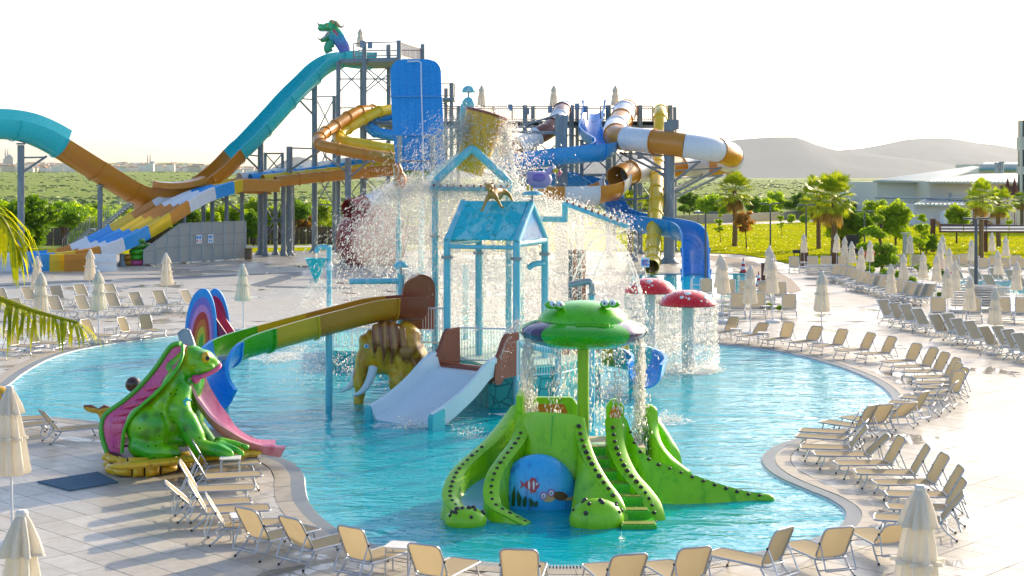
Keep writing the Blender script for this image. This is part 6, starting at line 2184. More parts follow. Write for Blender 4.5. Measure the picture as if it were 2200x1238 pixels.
strut(dr, on_plane(100, 338), Vector((c45.x, c45.y, zat(339, c45.y))), 0.06)
# side frame right of the tall column
for u in (718,):
    column(dr, u, 206, 131.5, 0.17)
for v0, v1, (u0, u1) in ((208, 208, (676, 718)), (290, 290, (676, 718)), (218, 282, (682, 714)), (282, 218, (682, 714)), (300, 370, (682, 714)), (370, 300, (682, 714)), (440, 440, (676, 718)), (376, 436, (682, 714)), (436, 376, (682, 714))):
    strut(dr, P(u0, v0, 131.0), P(u1, v1, 131.5), 0.055)
# ---------------------------------------------------------------- dragon head
HD = on_plane(720, 80).y
Qd = lambda u, v, dd=0.0: P(u, v, HD + dd)
dg = thing('dragon_figure', 'roaring green dragon head with blue scaled neck at the slide top', 'statue', Qd(735, 112))
M_DRG = vcol_paint('dragon_scales', 0.28, 0.4, (9.0, 0.22, hexc('#0a3a66')), 0.3, 20)
def drg_col(co, nr):
    t = min(1, max(0, (co.z - zat(100, HD)) / (zat(58, HD) - zat(100, HD))))
    a, b, c_ = Vector(hexc('#7080e0')), Vector(hexc('#28b4e0')), Vector(hexc('#20d088'))
    return a.lerp(b, min(1, t * 2.2)) if t < 0.45 else b.lerp(c_, min(1, (t - 0.45) * 2.4))
organic('neck', [('c', [(Qd(741, 108), 0.52), (Qd(736, 96), 0.60), (Qd(729, 84), 0.64), (Qd(722, 74), 0.62), (Qd(716, 66), 0.5)]), ('c', [(Qd(722, 90), 0.3), (Qd(716, 80), 0.45)])], 0.07, M_DRG, dg, drg_col, 5)
M_DRH = vcol_paint('dragon_face', 0.28, 0.4, None, 0.4, 10)
organic('head', [('e', Qd(714, 60), (0.62, 0.55, 0.52)), ('c', [(Qd(712, 58), 0.48), (Qd(702, 58), 0.36), (Qd(694, 60), 0.3), (Qd(688, 61), 0.24)]), ('e', Qd(690, 55), (0.22, 0.3, 0.16)), ('e', Qd(703, 52, -0.25), (0.22, 0.16, 0.14)), ('e', Qd(703, 52, 0.25), (0.22, 0.16, 0.14)), ('c', [(Qd(712, 66), 0.4), (Qd(714, 76), 0.3)])],
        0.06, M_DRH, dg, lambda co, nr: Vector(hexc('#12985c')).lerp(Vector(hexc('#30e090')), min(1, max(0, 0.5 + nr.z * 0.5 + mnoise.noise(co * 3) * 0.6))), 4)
jaw = organic('lower_jaw', [('c', [(Qd(714, 72), 0.3), (Qd(706, 80), 0.24), (Qd(698, 86), 0.2), (Qd(692, 88), 0.15)])], 0.05, M_DRH, dg, lambda co, nr: Vector(hexc('#0f9a58')), 4)
m = MB(); m.tube(crom([Qd(708, 70), Qd(702, 76), Qd(696, 81), Qd(690, 84)], 4), [0.16] * 6 + [0.12] * 4 + [0.08] * 3, 10); m.build('tongue', paint('mouth_mauve', hexc('#8a4a70'), 0.3, 0.2, 0.3, 6, 0.05), dg)
for k in range(8):
    t = k / 7
    for sg in (-1, 1):
        q = Qd(687 + 19 * t, 66.5 + 0.5 * t, sg * (0.2 + 0.2 * t))
        m = MB(); m.tube([q, q + Vector((0, 0, -0.20))], [0.055, 0.01], 7); m.build('tooth', M_WHITEP, dg)
        q = Qd(694 + 15 * t, 84 - 12 * t, sg * (0.12 + 0.18 * t))
        m = MB(); m.tube([q, q + Vector((-0.05, 0, 0.18))], [0.05, 0.01], 7); m.build('tooth', M_WHITEP, dg)
M_HORN = paint('horn_paint', hexc('#b0a070'), 0.4, 0.2, 0.2, 5, 0.1)
for pts, rr in (([Qd(688, 57), Qd(684, 52), Qd(682, 47)], 0.12), ([Qd(690, 86), Qd(685, 84), Qd(684, 79)], 0.1), ([Qd(714, 48, -0.3), Qd(722, 50, -0.4), Qd(730, 57, -0.45), Qd(736, 58, -0.45), Qd(739, 53, -0.45)], 0.2), ([Qd(714, 48, 0.3), Qd(722, 50, 0.4), Qd(730, 57, 0.45), Qd(736, 58, 0.45), Qd(739, 53, 0.45)], 0.2), ([Qd(708, 48), Qd(712, 44), Qd(713, 42)], 0.12)):
    c_ = crom(pts, 5)
    m = MB(); m.tube(c_, [rr * (1 - i / len(c_)) + 0.015 for i in range(len(c_))], 9); m.build('horn', M_HORN, dg)
for sg in (-1, 1):
    a, b, c_ = Qd(712, 60, sg * 0.45), Qd(718, 62, sg * 0.5), Qd(725, 42, sg * 0.62)
    m = MB(); m.add([a, b, c_, a + Vector((0.1, sg * 0.12, 0))], [(0, 1, 2), (0, 2, 3), (1, 3, 2), (0, 3, 1)]); m.build('ear', paint('ear_green', hexc('#0f9a62'), 0.3, 0.15, 0.3, 4, 0.05), dg, 20)
    m = MB(); m.ball(Qd(704, 54, sg * 0.38), (0.09, 0.06, 0.07), 10, 8); m.build('eye', M_ORANGEF, dg)
for k in range(6):
    q0, q1 = Qd(716 + 1.2 * k, 66 + 2.0 * k, -0.5), Qd(720 + 1.4 * k, 64 + 2.2 * k, -0.75)
    m = MB(); m.tube([q0, q1], [0.08, 0.02], 7); m.build('frill', M_PINK, dg)
m = MB(); m.tube(crom([Qd(716, 92), Qd(708, 96), Qd(705, 104), Qd(708, 112)], 5), 0.4, 12); m.build('throat_arch', paint('arch_green', hexc('#18a878'), 0.3, 0.1, 0.3, 2, 0.04), dg)

# ---------------------------------------------------------------- dragon tower
tw = thing('slide_tower', 'tall grey steel tower carrying the dragon slide platform', 'tower', (P(800, 540, 129).x, 129, 0))
for u, vt, d in ((727, 132, 128), (783, 90, 127), (857, 87, 126), (908, 95, 133), (778, 112, 134), (835, 96, 134)):
    column(tw, u, vt, d, 0.2)
zp = zat(129, 129)
plat = [P(728, 130, 128), P(857, 130, 126), P(910, 130, 134), P(770, 130, 135)]
m = MB(); m.prism([(p.x, p.y) for p in plat], zp - 0.35, zp); m.build('platform', M_COLM, tw, 0)
M_RAILR = paint('rusty_grey_rail', hexc('#9a8078'), 0.5, 0.1, 0, 3, 0)
def rail3(parent, a, b, h=1.25, nb=24, rr=0.04):
    return railing(parent, a, b, h, nb, M_RAILR, rr=rr)
zq = Vector((0, 0, 1)) * 0
for a, b in ((P(760, 127, 127.6), P(783, 127, 127)), (P(783, 127, 127), P(857, 125, 126)), (P(857, 125, 126), P(908, 125, 133.6)), (P(770, 125, 134.5), P(908, 124, 134.5))):
    a.z = b.z = zp
    rail3(tw, a, b, 1.3, max(6, int((b - a).length / 0.16)))
def xbrace(parent, ua, da, ub, db, v0, v1, r_=0.055):
    strut(parent, P(ua, v0, da), P(ub, v1, db), r_)
    strut(parent, P(ua, v1, da), P(ub, v0, db), r_)
for v0, v1 in ((142, 200), (300, 370), (380, 450), (455, 530)):
    xbrace(tw, 727, 128, 783, 127, v0, v1)
    xbrace(tw, 783, 127, 857, 126, v0, v1)
    xbrace(tw, 778, 134, 835, 134, v0, v1)
for v in (170, 262, 300, 376, 452):
    strut(tw, P(727, v, 128), P(783, v, 127), 0.06)
    strut(tw, P(783, v, 127), P(857, v, 126), 0.06)
    strut(tw, P(783, v, 127), P(778, v, 134), 0.06)
m = MB(); p_ = [P(728, 262, 128), P(850, 262, 126.4), P(900, 262, 134), P(770, 262, 135)]; zl = zat(262, 128); m.prism([(p.x, p.y) for p in p_], zl - 0.3, zl); m.build('lower_platform', M_COLM, tw, 0)
a, b = P(730, 262, 128), P(800, 262, 127.2); a.z = b.z = zl; rail3(tw, a, b, 1.2, 20)
for q, (u, v, w_, h_) in enumerate(((779, 95, 0.42, 0.6), (795, 97, 0.42, 0.6))):
    m = MB(); p = P(u, v, 126.6); m.box((p.x, p.y, p.z), (w_, 0.03, h_)); m.build('notice_board', paint('notice_blue_grey', hexc('#7f95a8'), 0.5, 0.1, 0, 5, 0), tw, 0)
# stair stub right of the blue panel
for u, vt in ((970, 178), (958, 190)):
    column(tw, u, vt, 131 if u == 970 else 134, 0.17)
a, b = P(948, 205, 130.5), P(976, 205, 131); zz_ = zat(210, 131); a.z = b.z = zz_; rail3(tw, a, b, 1.2, 8)
m = MB(); m.box((P(962, 0, 132).x, 132, zz_ - 0.15), (1.3, 3.0, 0.25)); m.build('landing', M_COLM, tw, 0)
for k in range(9):
    q = P(948 + 3 * k, 212 + 5.2 * k, 131.5)
    m = MB(); m.box((q.x, q.y, q.z), (0.5, 1.2, 0.06)); m.build('tread', M_BRACE, tw, 0)

# ---------------------------------------------------------------- wide platform on the right
wp = thing('slide_platform', 'wide grey steel platform with railings feeding the tube slides', 'platform', (P(1230, 540, 126).x, 126, 0))
zw_ = zat(262, 126)
x0, x1 = P(940, 262, 126).x, P(1448, 262, 126).x
m = MB(); m.box(((x0 + x1) / 2, 127.5, zw_ - 0.15), (x1 - x0, 4.0, 0.3)); m.build('platform', M_COLM, wp, 0)
m = MB(); m.box(((x0 + x1) / 2, 125.6, zw_ - 0.3), (x1 - x0, 0.2, 0.5)); m.build('edge_beam', M_COLM, wp, 0)
for u in (1128, 1228, 1307, 1375, 1440, 1040):
    column(wp, u, 226 if u != 1040 else 262, 125.4, 0.22)
for u in (1145, 1240, 1320, 1450, 1060, 985):
    column(wp, u, 230, 129.4, 0.17)
for ua, ub in ((960, 1040), (1040, 1128), (1128, 1200), (1214, 1228), (1228, 1262), (1290, 1307), (1358, 1375), (1375, 1402), (1432, 1440)):
    a, b = P(ua, 262, 125.6), P(ub, 262, 125.6); a.z = b.z = zw_
    rail3(wp, a, b, 1.3, max(3, int((b - a).length / 0.17)))
for ua, ub in ((945, 1100), (1100, 1250), (1250, 1448)):
    a, b = P(ua, 262, 129.4), P(ub, 262, 129.4); a.z = b.z = zw_
    rail3(wp, a, b, 1.3, max(3, int((b - a).length / 0.2)))
for ua, ub in ((1040, 1128), (1128, 1228), (1228, 1307), (1375, 1440)):
    xbrace(wp, ua, 125.4, ub, 125.4, 285, 365)
    xbrace(wp, ua, 125.4, ub, 125.4, 395, 480)
    for v in (375, 490):
        strut(wp, P(ua, v, 125.4), P(ub, v, 125.4), 0.07)
for u, v in ((1096, 231), (1182, 236), (1132, 239), (1256, 235), (1240, 229)):
    m = MB(); p = P(u, v, 125.4); m.box((p.x, p.y, p.z), (0.4, 0.03, 0.55)); m.build('notice_board', paint('notice_blue', hexc('#7d94ac'), 0.5, 0.1, 0, 5, 0), wp, 0)

# ---------------------------------------------------------------- blue upright half-pipe wall
bw = thing('blue_wall_slide', 'tall blue rounded slide wall with vertical ribs seen from behind', 'slide', (P(893, 545, 114).x, 114, 0))
BWD = 114.0
def panel_px(u, v):
    # leans back towards the top
    t = min(1.0, max(0.0, (v - 127) / (365 - 127)))
    return P(u, v, BWD + 2.6 * (1 - t) ** 1.6)
def wall_panel(name, u0, u1, v0, v1, mat, round_top=False, proud=0.0, skew=0.0):
    rows, cols = 18, 8
    vs_, fs_ = [], []
    for i in range(rows + 1):
        v_ = v0 + (v1 - v0) * i / rows
        ins = 0.0
        if round_top and v_ - v0 < 28:
            k = 1 - (v_ - v0) / 28
            ins = 28 * (1 - math.sqrt(max(0, 1 - k * k)))
        for j in range(cols + 1):
            s_ = j / cols
            sk = skew * i / rows
            vs_.append(panel_px(u0 + sk + ins + (u1 - u0 - 2 * ins) * s_, v_) + Vector((0, -proud, 0)))
    nfr = len(vs_)
    vs_ += [p + Vector((0, 0.25, 0)) for p in vs_]
    W1 = cols + 1
    for i in range(rows):
        for j in range(cols):
            a = i * W1 + j
            fs_.append((a, a + W1, a + W1 + 1, a + 1))
            fs_.append((nfr + a, nfr + a + 1, nfr + a + W1 + 1, nfr + a + W1))
    for i in range(rows):
        for j in (0, cols):
            a = i * W1 + j
            fs_.append((a, nfr + a, nfr + a + W1, a + W1))
    for j in range(cols):
        for i in (0, rows):
            a = i * W1 + j
            fs_.append((a, a + 1, nfr + a + 1, nfr + a))
    m_ = MB(); m_.add(vs_, fs_)
    bm_ = None
    return m_.build(name, mat, bw, 35)
wall_panel('upper_panel', 838, 947, 127, 208.5, M_BLU, True, 0.0, 2)
wall_panel('middle_panel', 840, 950, 209, 290, M_BLU, False, 0.0, 4)
wall_panel('lower_panel', 845, 952, 292, 366, M_BLUDK, False, -0.05, 6)
wall_panel('foot_panel', 851, 956, 367, 396, M_GRN, False, -0.3, 4)
for u, v0, v1 in [(856 + 16.5 * k, 141, 204) for k in range(6)] + [(858 + 16.5 * k, 214, 286) for k in range(6)]:
    m = MB(); m.tube([panel_px(u, v0) + Vector((0, -0.02, 0)), panel_px(u + 1, v1) + Vector((0, -0.02, 0))], 0.05, 6); m.build('rib', M_BLU, bw)
for v in (207.5, 290.5):
    m = MB(); m.bar(panel_px(839 + (v - 207) * 0.05, v) + Vector((0, -0.06, 0)), panel_px(949 + (v - 207) * 0.03, v) + Vector((0, -0.06, 0)), 0.14, 0.12); m.build('flange', M_BLUDK, bw, 0)
pts = [panel_px(876, 133) + Vector((0, -0.25, 0)), panel_px(900, 132) + Vector((0, -0.25, 0)), panel_px(905, 136) + Vector((0, -0.25, 0)), panel_px(906, 200) + Vector((0, -0.25, 0)), panel_px(909, 300) + Vector((0, -0.25, 0)), panel_px(910, 400) + Vector((0, -0.3, 0))]
m = MB(); m.tube(pts, 0.06, 8); m.build('water_pipe', M_PALEBLUE, bw)
for u, vt in ((859, 292), (929, 292)):
    column(bw, u, vt, BWD - 0.9, 0.2, mat=M_AQUA if False else M_STEEL)
strut(bw, P(859, 346, BWD - 0.9), P(929, 346, BWD - 0.9), 0.07)

# ---------------------------------------------------------------- left tube slides feeding the multi-lane racer
racer = thing('racer_slide', 'four-lane wavy racer slide with blue, white, amber and yellow bands', 'slide', (P(300, 560, 112).x, 112, 0))
TR = 0.46
def tubeslide(name, pts, mat, label, r_=TR, nn_=8, cuts=None, ring=2.0):
    path = crom([P(*p) for p in pts], nn_)
    t = thing(name, label, 'tube slide', (path[len(path) // 2].x, path[len(path) // 2].y, 0), None)
    flume(t, path, r_, cuts or [(0, 1, mat)], 'tube', th=0.05, ring=ring, name='tube_section')
    return t, path
tA, pathA = tubeslide('tube_slide', [(800, 237, 128), (770, 240, 126), (740, 256, 124), (710, 277, 122), (692, 290, 120), (684, 303, 118), (695, 314, 116.5), (725, 320, 116), (780, 331, 116), (850, 341, 117), (900, 350, 121), (905, 358, 125), (860, 364, 126), (760, 374, 124), (670, 382, 122.5), (592, 391, 121)], M_AMBER, 'amber closed tube slide looping left of the blue wall')
tB, pathB = tubeslide('tube_slide', [(850, 235, 129), (815, 240, 127.5), (790, 251, 126.5), (755, 271, 125), (735, 285, 124), (728, 297, 122.5), (737, 305, 121.5), (770, 309, 121), (820, 318, 121), (870, 326, 122), (905, 334, 125), (900, 345, 128), (850, 352, 128.5), (760, 366, 126.5), (660, 377, 124), (565, 387, 121.7)], M_YEL, 'yellow closed tube slide looping left of the blue wall')
tC, pathC = tubeslide('tube_slide', [(880, 238, 130), (850, 244, 129), (825, 252, 128.5), (803, 262, 128), (795, 273, 127), (806, 283, 126), (835, 290, 125.5), (880, 300, 126), (900, 315, 129), (880, 330, 131), (830, 342, 131), (740, 359, 128.5), (640, 374, 125), (538, 385, 122.3)], M_BLU, 'blue closed tube slide behind the yellow tube')
tD, pathD = tubeslide('tube_slide', [(880, 262, 133), (850, 262, 132), (838, 268, 131), (842, 280, 130.5), (870, 292, 131), (880, 310, 133), (850, 328, 134), (780, 343, 133), (690, 358, 130), (600, 373, 126), (514, 383, 123)], M_WHT, 'white closed tube slide, rearmost of the four racer tubes')
# lanes
lane_c = [(592, 402, 120.5), (535, 400, 119.8), (495, 402, 119.2), (463, 407, 118.3), (415, 422, 116.6), (368, 446, 114.8), (325, 472, 113), (279, 500, 111), (228, 526, 109), (178, 546, 107.4), (120, 557, 106.2), (40, 562, 105.4), (-60, 565, 105.2)]
LP_ = crom([P(*p) for p in lane_c], 8)
lw = 0.92
pr = []
N4 = 4
half = lw * N4 / 2
for k in range(N4):
    xa = -half + k * lw
    for i in range(9):
        s_ = i / 8
        pr.append((xa + lw * s_, 0.34 * (abs(2 * s_ - 1) ** 2.6)))
pr = [(-half - 0.22, 0.55), (-half - 0.05, 0.60)] + pr + [(half + 0.05, 0.60), (half + 0.22, 0.55)]
pr = pr + [(half + 0.20, -0.55), (half + 0.05, -0.62), (half - 0.1, -0.12), (-half + 0.1, -0.12), (-half - 0.16, -0.4)]
nL = len(LP_) - 1
bands = [(0, .14, M_AMBER), (.14, .225, M_YEL), (.225, .31, M_BLU), (.31, .42, M_WHT), (.42, .50, M_AMBER), (.50, .585, M_YEL), (.585, .67, M_BLU), (.67, .735, M_WHT), (.735, .80, M_AMBER), (.80, .845, M_YEL), (.845, .92, M_BLU), (.92, 1.0, M_WHT)]
for a, b, mat in bands:
    i0, i1 = int(round(a * nL)), int(round(b * nL))
    sg_ = [p.copy() for p in LP_[i0:i1 + 1]]
    m = MB(); m.sweep(pr, sg_); sec = m.build('lane_section', mat, racer, 40)
    t = (sg_[1] - sg_[0]).normalized()
    m = MB(); m.sweep([(half + 0.1, 0.62), (half + 0.30, 0.62), (half + 0.26, -0.3), (half + 0.1, -0.2)], [sg_[0] - t * 0.05, sg_[0] + t * 0.05]); m.build('flange', mat, sec, 0)
# run-out wall near side
for a, b, mat in ((250, 190, M_WHT), (188, 138, M_AMBER), (138, 107, M_YEL), (107, 50, M_BLU), (50, -10, M_WHT), (-10, -90, M_AMBER)):
    p0, p1 = G(a, 583, 0.02), G(b, 584, 0.02)
    m = MB()
    for q in (p0, p1):
        pass
    m.sweep([(0, 0.0), (0.1, 0.0), (0.16, 1.15), (0.02, 1.2), (-0.06, 1.15)], [p0, p0.lerp(p1, 0.5), p1]); wl_ = m.build('runout_wall', mat, racer, 20)
    m = MB(); m.bar(p0 + Vector((0, -0.15, 0.7)), p1 + Vector((0, -0.15, 0.7)), 0.1, 0.06); m.build('stiffener', mat, wl_, 0)
for u, vt, d in ((520, 414, 120), (487, 418, 118.5), (456, 428, 118), (437, 432, 118), (395, 462, 113.8), (300, 520, 110), (262, 545, 108.6), (610, 395, 122), (628, 396, 124), (622, 315, 123), (748, 340, 119), (570, 405, 122), (592, 405, 124)):
    column(racer, u, vt, d, 0.17 if u not in (622, 748) else 0.26)
strut(racer, P(520, 458, 120), P(475, 425, 118), 0.09)
strut(racer, P(622, 366, 123), P(690, 322, 118), 0.09)
strut(racer, P(622, 318, 123), P(684, 320, 118), 0.06)
strut(racer, P(748, 372, 119), P(700, 336, 117), 0.09)
strut(racer, P(748, 384, 119), P(790, 348, 117), 0.09)
for ua, ub in ((565, 610), (570, 628)):
    for v in (430, 475, 515):
        strut(racer, P(ua, v, 123), P(ub, v, 123), 0.06)
    xbrace(racer, ua, 123, ub, 123, 435, 512)
xbrace(racer, 570, 126, 607, 126, 330, 372)
for u in (570, 607):
    column(racer, u, 328, 126, 0.13)
strut(racer, P(570, 330, 126), P(607, 330, 126), 0.07)

# ---------------------------------------------------------------- right hand tubes
def alt(n_, a, b, lens=None):
    return [(i / n_, (i + 1) / n_, a if i % 2 == 0 else b) for i in range(n_)]
tE, _ = tubeslide('tube_slide', [(1212, 236, 126), (1208, 238, 124.5), (1203, 250, 122.5), (1195, 266, 121), (1172, 283, 119.5), (1140, 301, 118.5), (1108, 318, 118), (1078, 335, 118.5), (1050, 352, 120)], None, 'brown and white banded tube slide left of the blue chute', 0.72, 8, alt(7, M_WHT, M_BRN), 1.8)
tF, pF = tubeslide('tube_slide', [(1345, 238, 126.5), (1342, 240, 125), (1337, 254, 123), (1328, 268, 121), (1320, 284, 118.5), (1330, 296, 116), (1365, 300, 114), (1420, 306, 112.5), (1480, 314, 111.5), (1535, 322, 112), (1568, 332, 114.5), (1570, 344, 118.5), (1540, 352, 121.5), (1490, 355, 121.5), (1435, 360, 119), (1385, 366, 116.5), (1350, 373, 114.5), (1326, 382, 113)], None, 'wide amber and white banded tube slide sweeping out to the right', 0.92, 8, alt(15, M_AMBER, M_WHT), 2.0)
# open lower part of the banded slide
ol = crom([P(1326, 386, 112.8), P(1318, 398, 111), P(1290, 408, 109.5), (P(1250, 412, 109)), P(1205, 412, 109.4), P(1165, 412, 110.5), P(1120, 418, 112)], 8)
op = thing('open_flume', 'open white and amber flume below the banded tube', 'slide', (ol[20].x, ol[20].y, 0))
flume(op, ol, 0.95, alt(5, M_WHT, M_AMBER), 'trough', 0.35, 0.06, 2.4)
tG, _ = tubeslide('tube_slide', [(1419, 240, 126), (1419, 238, 124.2), (1419, 246, 122.6), (1418, 262, 121.6), (1416, 300, 120), (1413, 360, 116.5), (1410, 420, 112.5), (1407, 480, 108.2), (1404, 525, 105), (1402, 555, 102.5), (1401, 569, 100.6), (1400, 574, 99.4)], M_YEL, 'straight yellow tube slide dropping to the splash pool', 0.52, 8, None, 2.1)
bo = crom([P(1276, 226, 127), P(1275, 240, 125.5), P(1272, 262, 123), P(1268, 282, 121), P(1282, 298, 119), P(1302, 310, 116.5), P(1296, 320, 114), P(1250, 326, 112.8), P(1190, 332, 112.5), P(1135, 341, 113.2), P(1098, 352, 115.5), P(1092, 363, 118.5), P(1120, 372, 121), P(1175, 376, 122), P(1230, 384, 121.5), P(1280, 398, 120), P(1310, 425, 117), P(1325, 455, 113.5), P(1350, 468, 111), P(1400, 478, 108.6), P(1450, 486, 106.8), P(1478, 496, 105), P(1491, 516, 103), P(1494, 550, 101), P(1495, 585, 99), P(1495, 604, 97.4), P(1495, 611, 95.5)], 7)
bf = thing('blue_flume', 'blue open flume curling from the platform down to the splash pool', 'slide', (bo[90].x, bo[90].y, 0))
flume(bf, bo, 0.82, [(0, 0.12, M_BLU), (0.12, 0.24, M_BLU), (0.24, 0.42, M_BLU), (0.42, 0.62, M_BLUDK), (0.62, 0.78, M_BLUDK), (0.78, 0.88, M_BLUDK), (0.88, 1, M_BLU)], 'trough', 0.42, 0.06, 3.0)
mast = thing('slide_mast', 'thick grey steel mast with arms carrying the banded tube', 'column', (P(1438, 565, 112).x, 112, 0))
column(mast, 1438, 262, 112.4, 0.42)
m = MB(); p = P(1445, 268, 112.4); m.box((p.x, p.y, p.z), (0.9, 0.6, 0.75)); m.build('cap_box', M_COLM, mast, 0)
mz = lambda v: Vector((P(1438, 0, 112.4).x, 112.4, zat(v, 112.4)))
for (u, v, d), vv in (((1505, 346, 111.6), 398), ((1550, 360, 113), 420), ((1552, 376, 118), 430), ((1332, 328, 115.5), 380), ((1365, 328, 113.6), 372), ((1508, 376, 121), 412), ((1402, 358, 114), 390)):
    strut(mast, P(u, v, d), mz(vv), 0.10)
    strut(mast, P(u, v + 1, d), mz(v + 8), 0.06)
for v in (430, 458, 500):
    strut(mast, P(1330, v, 115), mz(v - 8), 0.08)
mast2 = thing('slide_mast', 'teal grey square mast behind the blue curling flume', 'column', (P(1206, 545, 116).x, 116, 0))
p = P(1206, 248, 116); m = MB(); m.box((p.x, 116, p.z / 2), (0.95, 0.8, p.z)); m.build('column', M_COLM, mast2, 0)
strut(mast2, P(1100, 283, 118), P(1198, 286, 116), 0.12)
strut(mast2, P(1106, 276, 119), P(1200, 246, 116), 0.08)
strut(mast2, P(1180, 340, 114), P(1260, 338, 114), 0.1)
# support towers around the right tubes
sf = thing('support_frame', 'lattice steel support frame under the right hand tubes', 'frame', (P(1340, 545, 118).x, 118, 0))
for u, d in ((1310, 120), (1355, 121), (1365, 114.5), (1250, 121), (1150, 120), (1100, 118.5)):
    column(sf, u, 300 if u not in (1365,) else 375, d, 0.16)
for ua, da, ub, db in ((1310, 120, 1355, 121), (1250, 121, 1310, 120), (1100, 118.5, 1150, 120)):
    for v0, v1 in ((310, 370), (378, 440), (448, 510)):
        xbrace(sf, ua, da, ub, db, v0, v1, 0.05)
        strut(sf, P(ua, v0, da), P(ub, v0, db), 0.055)

# ---------------------------------------------------------------- maroon bowl slide
bwl = thing('bowl_slide', 'big maroon bowl slide with white entry tube behind the spray', 'slide', (P(790, 545, 110).x, 110, 0))
bc = P(778, 512, 110)
ax_ = Vector((-0.45, -0.80, 0.12)).normalized()
Mx = ax_.to_track_quat('Z', 'Y').to_matrix()
m = MB(); m.lathe([(2.75, -1.9), (2.7, -0.8), (2.35, 0.1), (1.7, 0.75), (0.9, 1.1), (0.0, 1.2)], 40, bc, Mx); m.f = [f for f in m.f if len(f) < 12]; m.m = m.m[:len(m.f)]
m.build('bowl_shell', M_MAROON, bwl, 50)
for k in range(8):
    an = 2 * PI * k / 8
    pts = [bc + Mx @ Vector((r_ * math.cos(an) * 1.012, r_ * math.sin(an) * 1.012, z_ + 0.012)) for r_, z_ in [(2.75, -1.9), (2.7, -0.8), (2.35, 0.1), (1.7, 0.75), (0.9, 1.1)]]
    m = MB(); m.tube(pts, 0.05, 6); m.build('rib', M_MAROON, bwl)
flume(bwl, crom([P(870, 400, 116), P(835, 420, 114), P(795, 438, 111.5), P(750, 450, 109.5)], 6), 0.75, [(0, 0.75, M_WHT), (0.75, 1, M_MAROON)], 'tube', th=0.05, ring=2.0, name='tube_section')
for u in (740, 830):
    column(bwl, u, 545, 110.5, 0.2)

# ---------------------------------------------------------------- storage enclosure with rings and signs
en = thing('storage_enclosure', 'low enclosure of grey mesh panels in a galvanised frame under the racer slide', 'enclosure', (P(420, 560, 114).x, 114, 0))
M_MESH = cloth('grey_mesh_sheet', hexc('#b9bdb8'), 0.2, weave=60)
e0, e1 = Vector((-29.2, 113.0, 0)), Vector((-22.3, 121.6, 0))
e0, e1 = G(309, 571), G(528, 557)
npan = 9
Hh_ = 3.05
tops = [1.15, 1.75, 2.35, 2.95, 3.0, 3.0, 3.0, 3.0, 3.0, 3.0]
for i in range(npan):
    a, b = e0.lerp(e1, i / npan), e0.lerp(e1, (i + 1) / npan)
    m = MB(); m.add([a + Vector((0, 0, 0.12)), b + Vector((0, 0, 0.12)), b + Vector((0, 0, tops[i + 1])), a + Vector((0, 0, tops[i]))], [(0, 1, 2, 3)])
    m.add([p + Vector((0, 0.012, 0)) for p in (a + Vector((0, 0, 0.12)), b + Vector((0, 0, 0.12)), b + Vector((0, 0, tops[i + 1])), a + Vector((0, 0, tops[i])))], [(3, 2, 1, 0)])
    pn_ = m.build('mesh_panel', M_MESH, en, 0)
    m = MB()
    for z in (0.12, min(1.25, tops[i] * 0.9), 2.1):
        if z < min(tops[i], tops[i + 1]):
            m.bar(a + Vector((0, -0.03, z)), b + Vector((0, -0.03, z)), 0.06)
    m.bar(a + Vector((0, -0.03, tops[i])), b + Vector((0, -0.03, tops[i + 1])), 0.07)
    m.build('rail', M_STEEL, pn_, 0)
for i in range(npan + 1):
    a = e0.lerp(e1, i / npan)
    m = MB(); m.bar(a + Vector((0, -0.03, 0)), a + Vector((0, -0.03, tops[i])), 0.08); m.build('frame_post', M_STEEL, en, 0)
for k, (t0, nm) in enumerate(((0.525, 'a'), (0.64, 'b'))):
    q = e0.lerp(e1, t0) + Vector((0, -0.1, 1.75))
    dv = (e1 - e0).normalized()
    m = MB(); m.prism(rrect(-0.28, 0.28, -0.32, 0.32, 0.02), -0.012, 0.012, M=Matrix(((dv.x, 0, -dv.y), (dv.y, 0, dv.x), (0, 1, 0))), c=q); sgn = m.build('sign_board', M_WHITEP, en, 0)
    def plate(dx, dz, w_, h_, mat, nm_):
        mm_ = MB(); mm_.prism([(dx - w_ / 2, dz - h_ / 2), (dx + w_ / 2, dz - h_ / 2), (dx + w_ / 2, dz + h_ / 2), (dx - w_ / 2, dz + h_ / 2)], 0.0, 0.02, M=Matrix(((dv.x, 0, -dv.y), (dv.y, 0, dv.x), (0, 1, 0))), c=q + Vector((0, -0.035, 0))); mm_.build(nm_, mat, sgn, 0)
    if k == 0:
        plate(-0.12, 0.14, 0.2, 0.22, M_BLUF if False else M_BLUEF, 'blue_field'); plate(0.13, 0.14, 0.2, 0.22, M_BLUEF, 'blue_field'); plate(-0.12, -0.14, 0.06, 0.18, M_RED, 'red_cross'); plate(-0.12, -0.14, 0.18, 0.06, M_RED, 'red_cross'); plate(0.14, -0.14, 0.05, 0.18, M_RED, 'red_mark')
    else:
        plate(0.0, 0.16, 0.42, 0.14, M_BLUEF, 'blue_field'); plate(0.0, 0.02, 0.36, 0.04, M_BLUEF, 'text_line'); plate(-0.1, -0.16, 0.14, 0.14, M_BLUEF, 'symbol'); plate(0.1, -0.16, 0.14, 0.14, M_BLUEF, 'symbol')
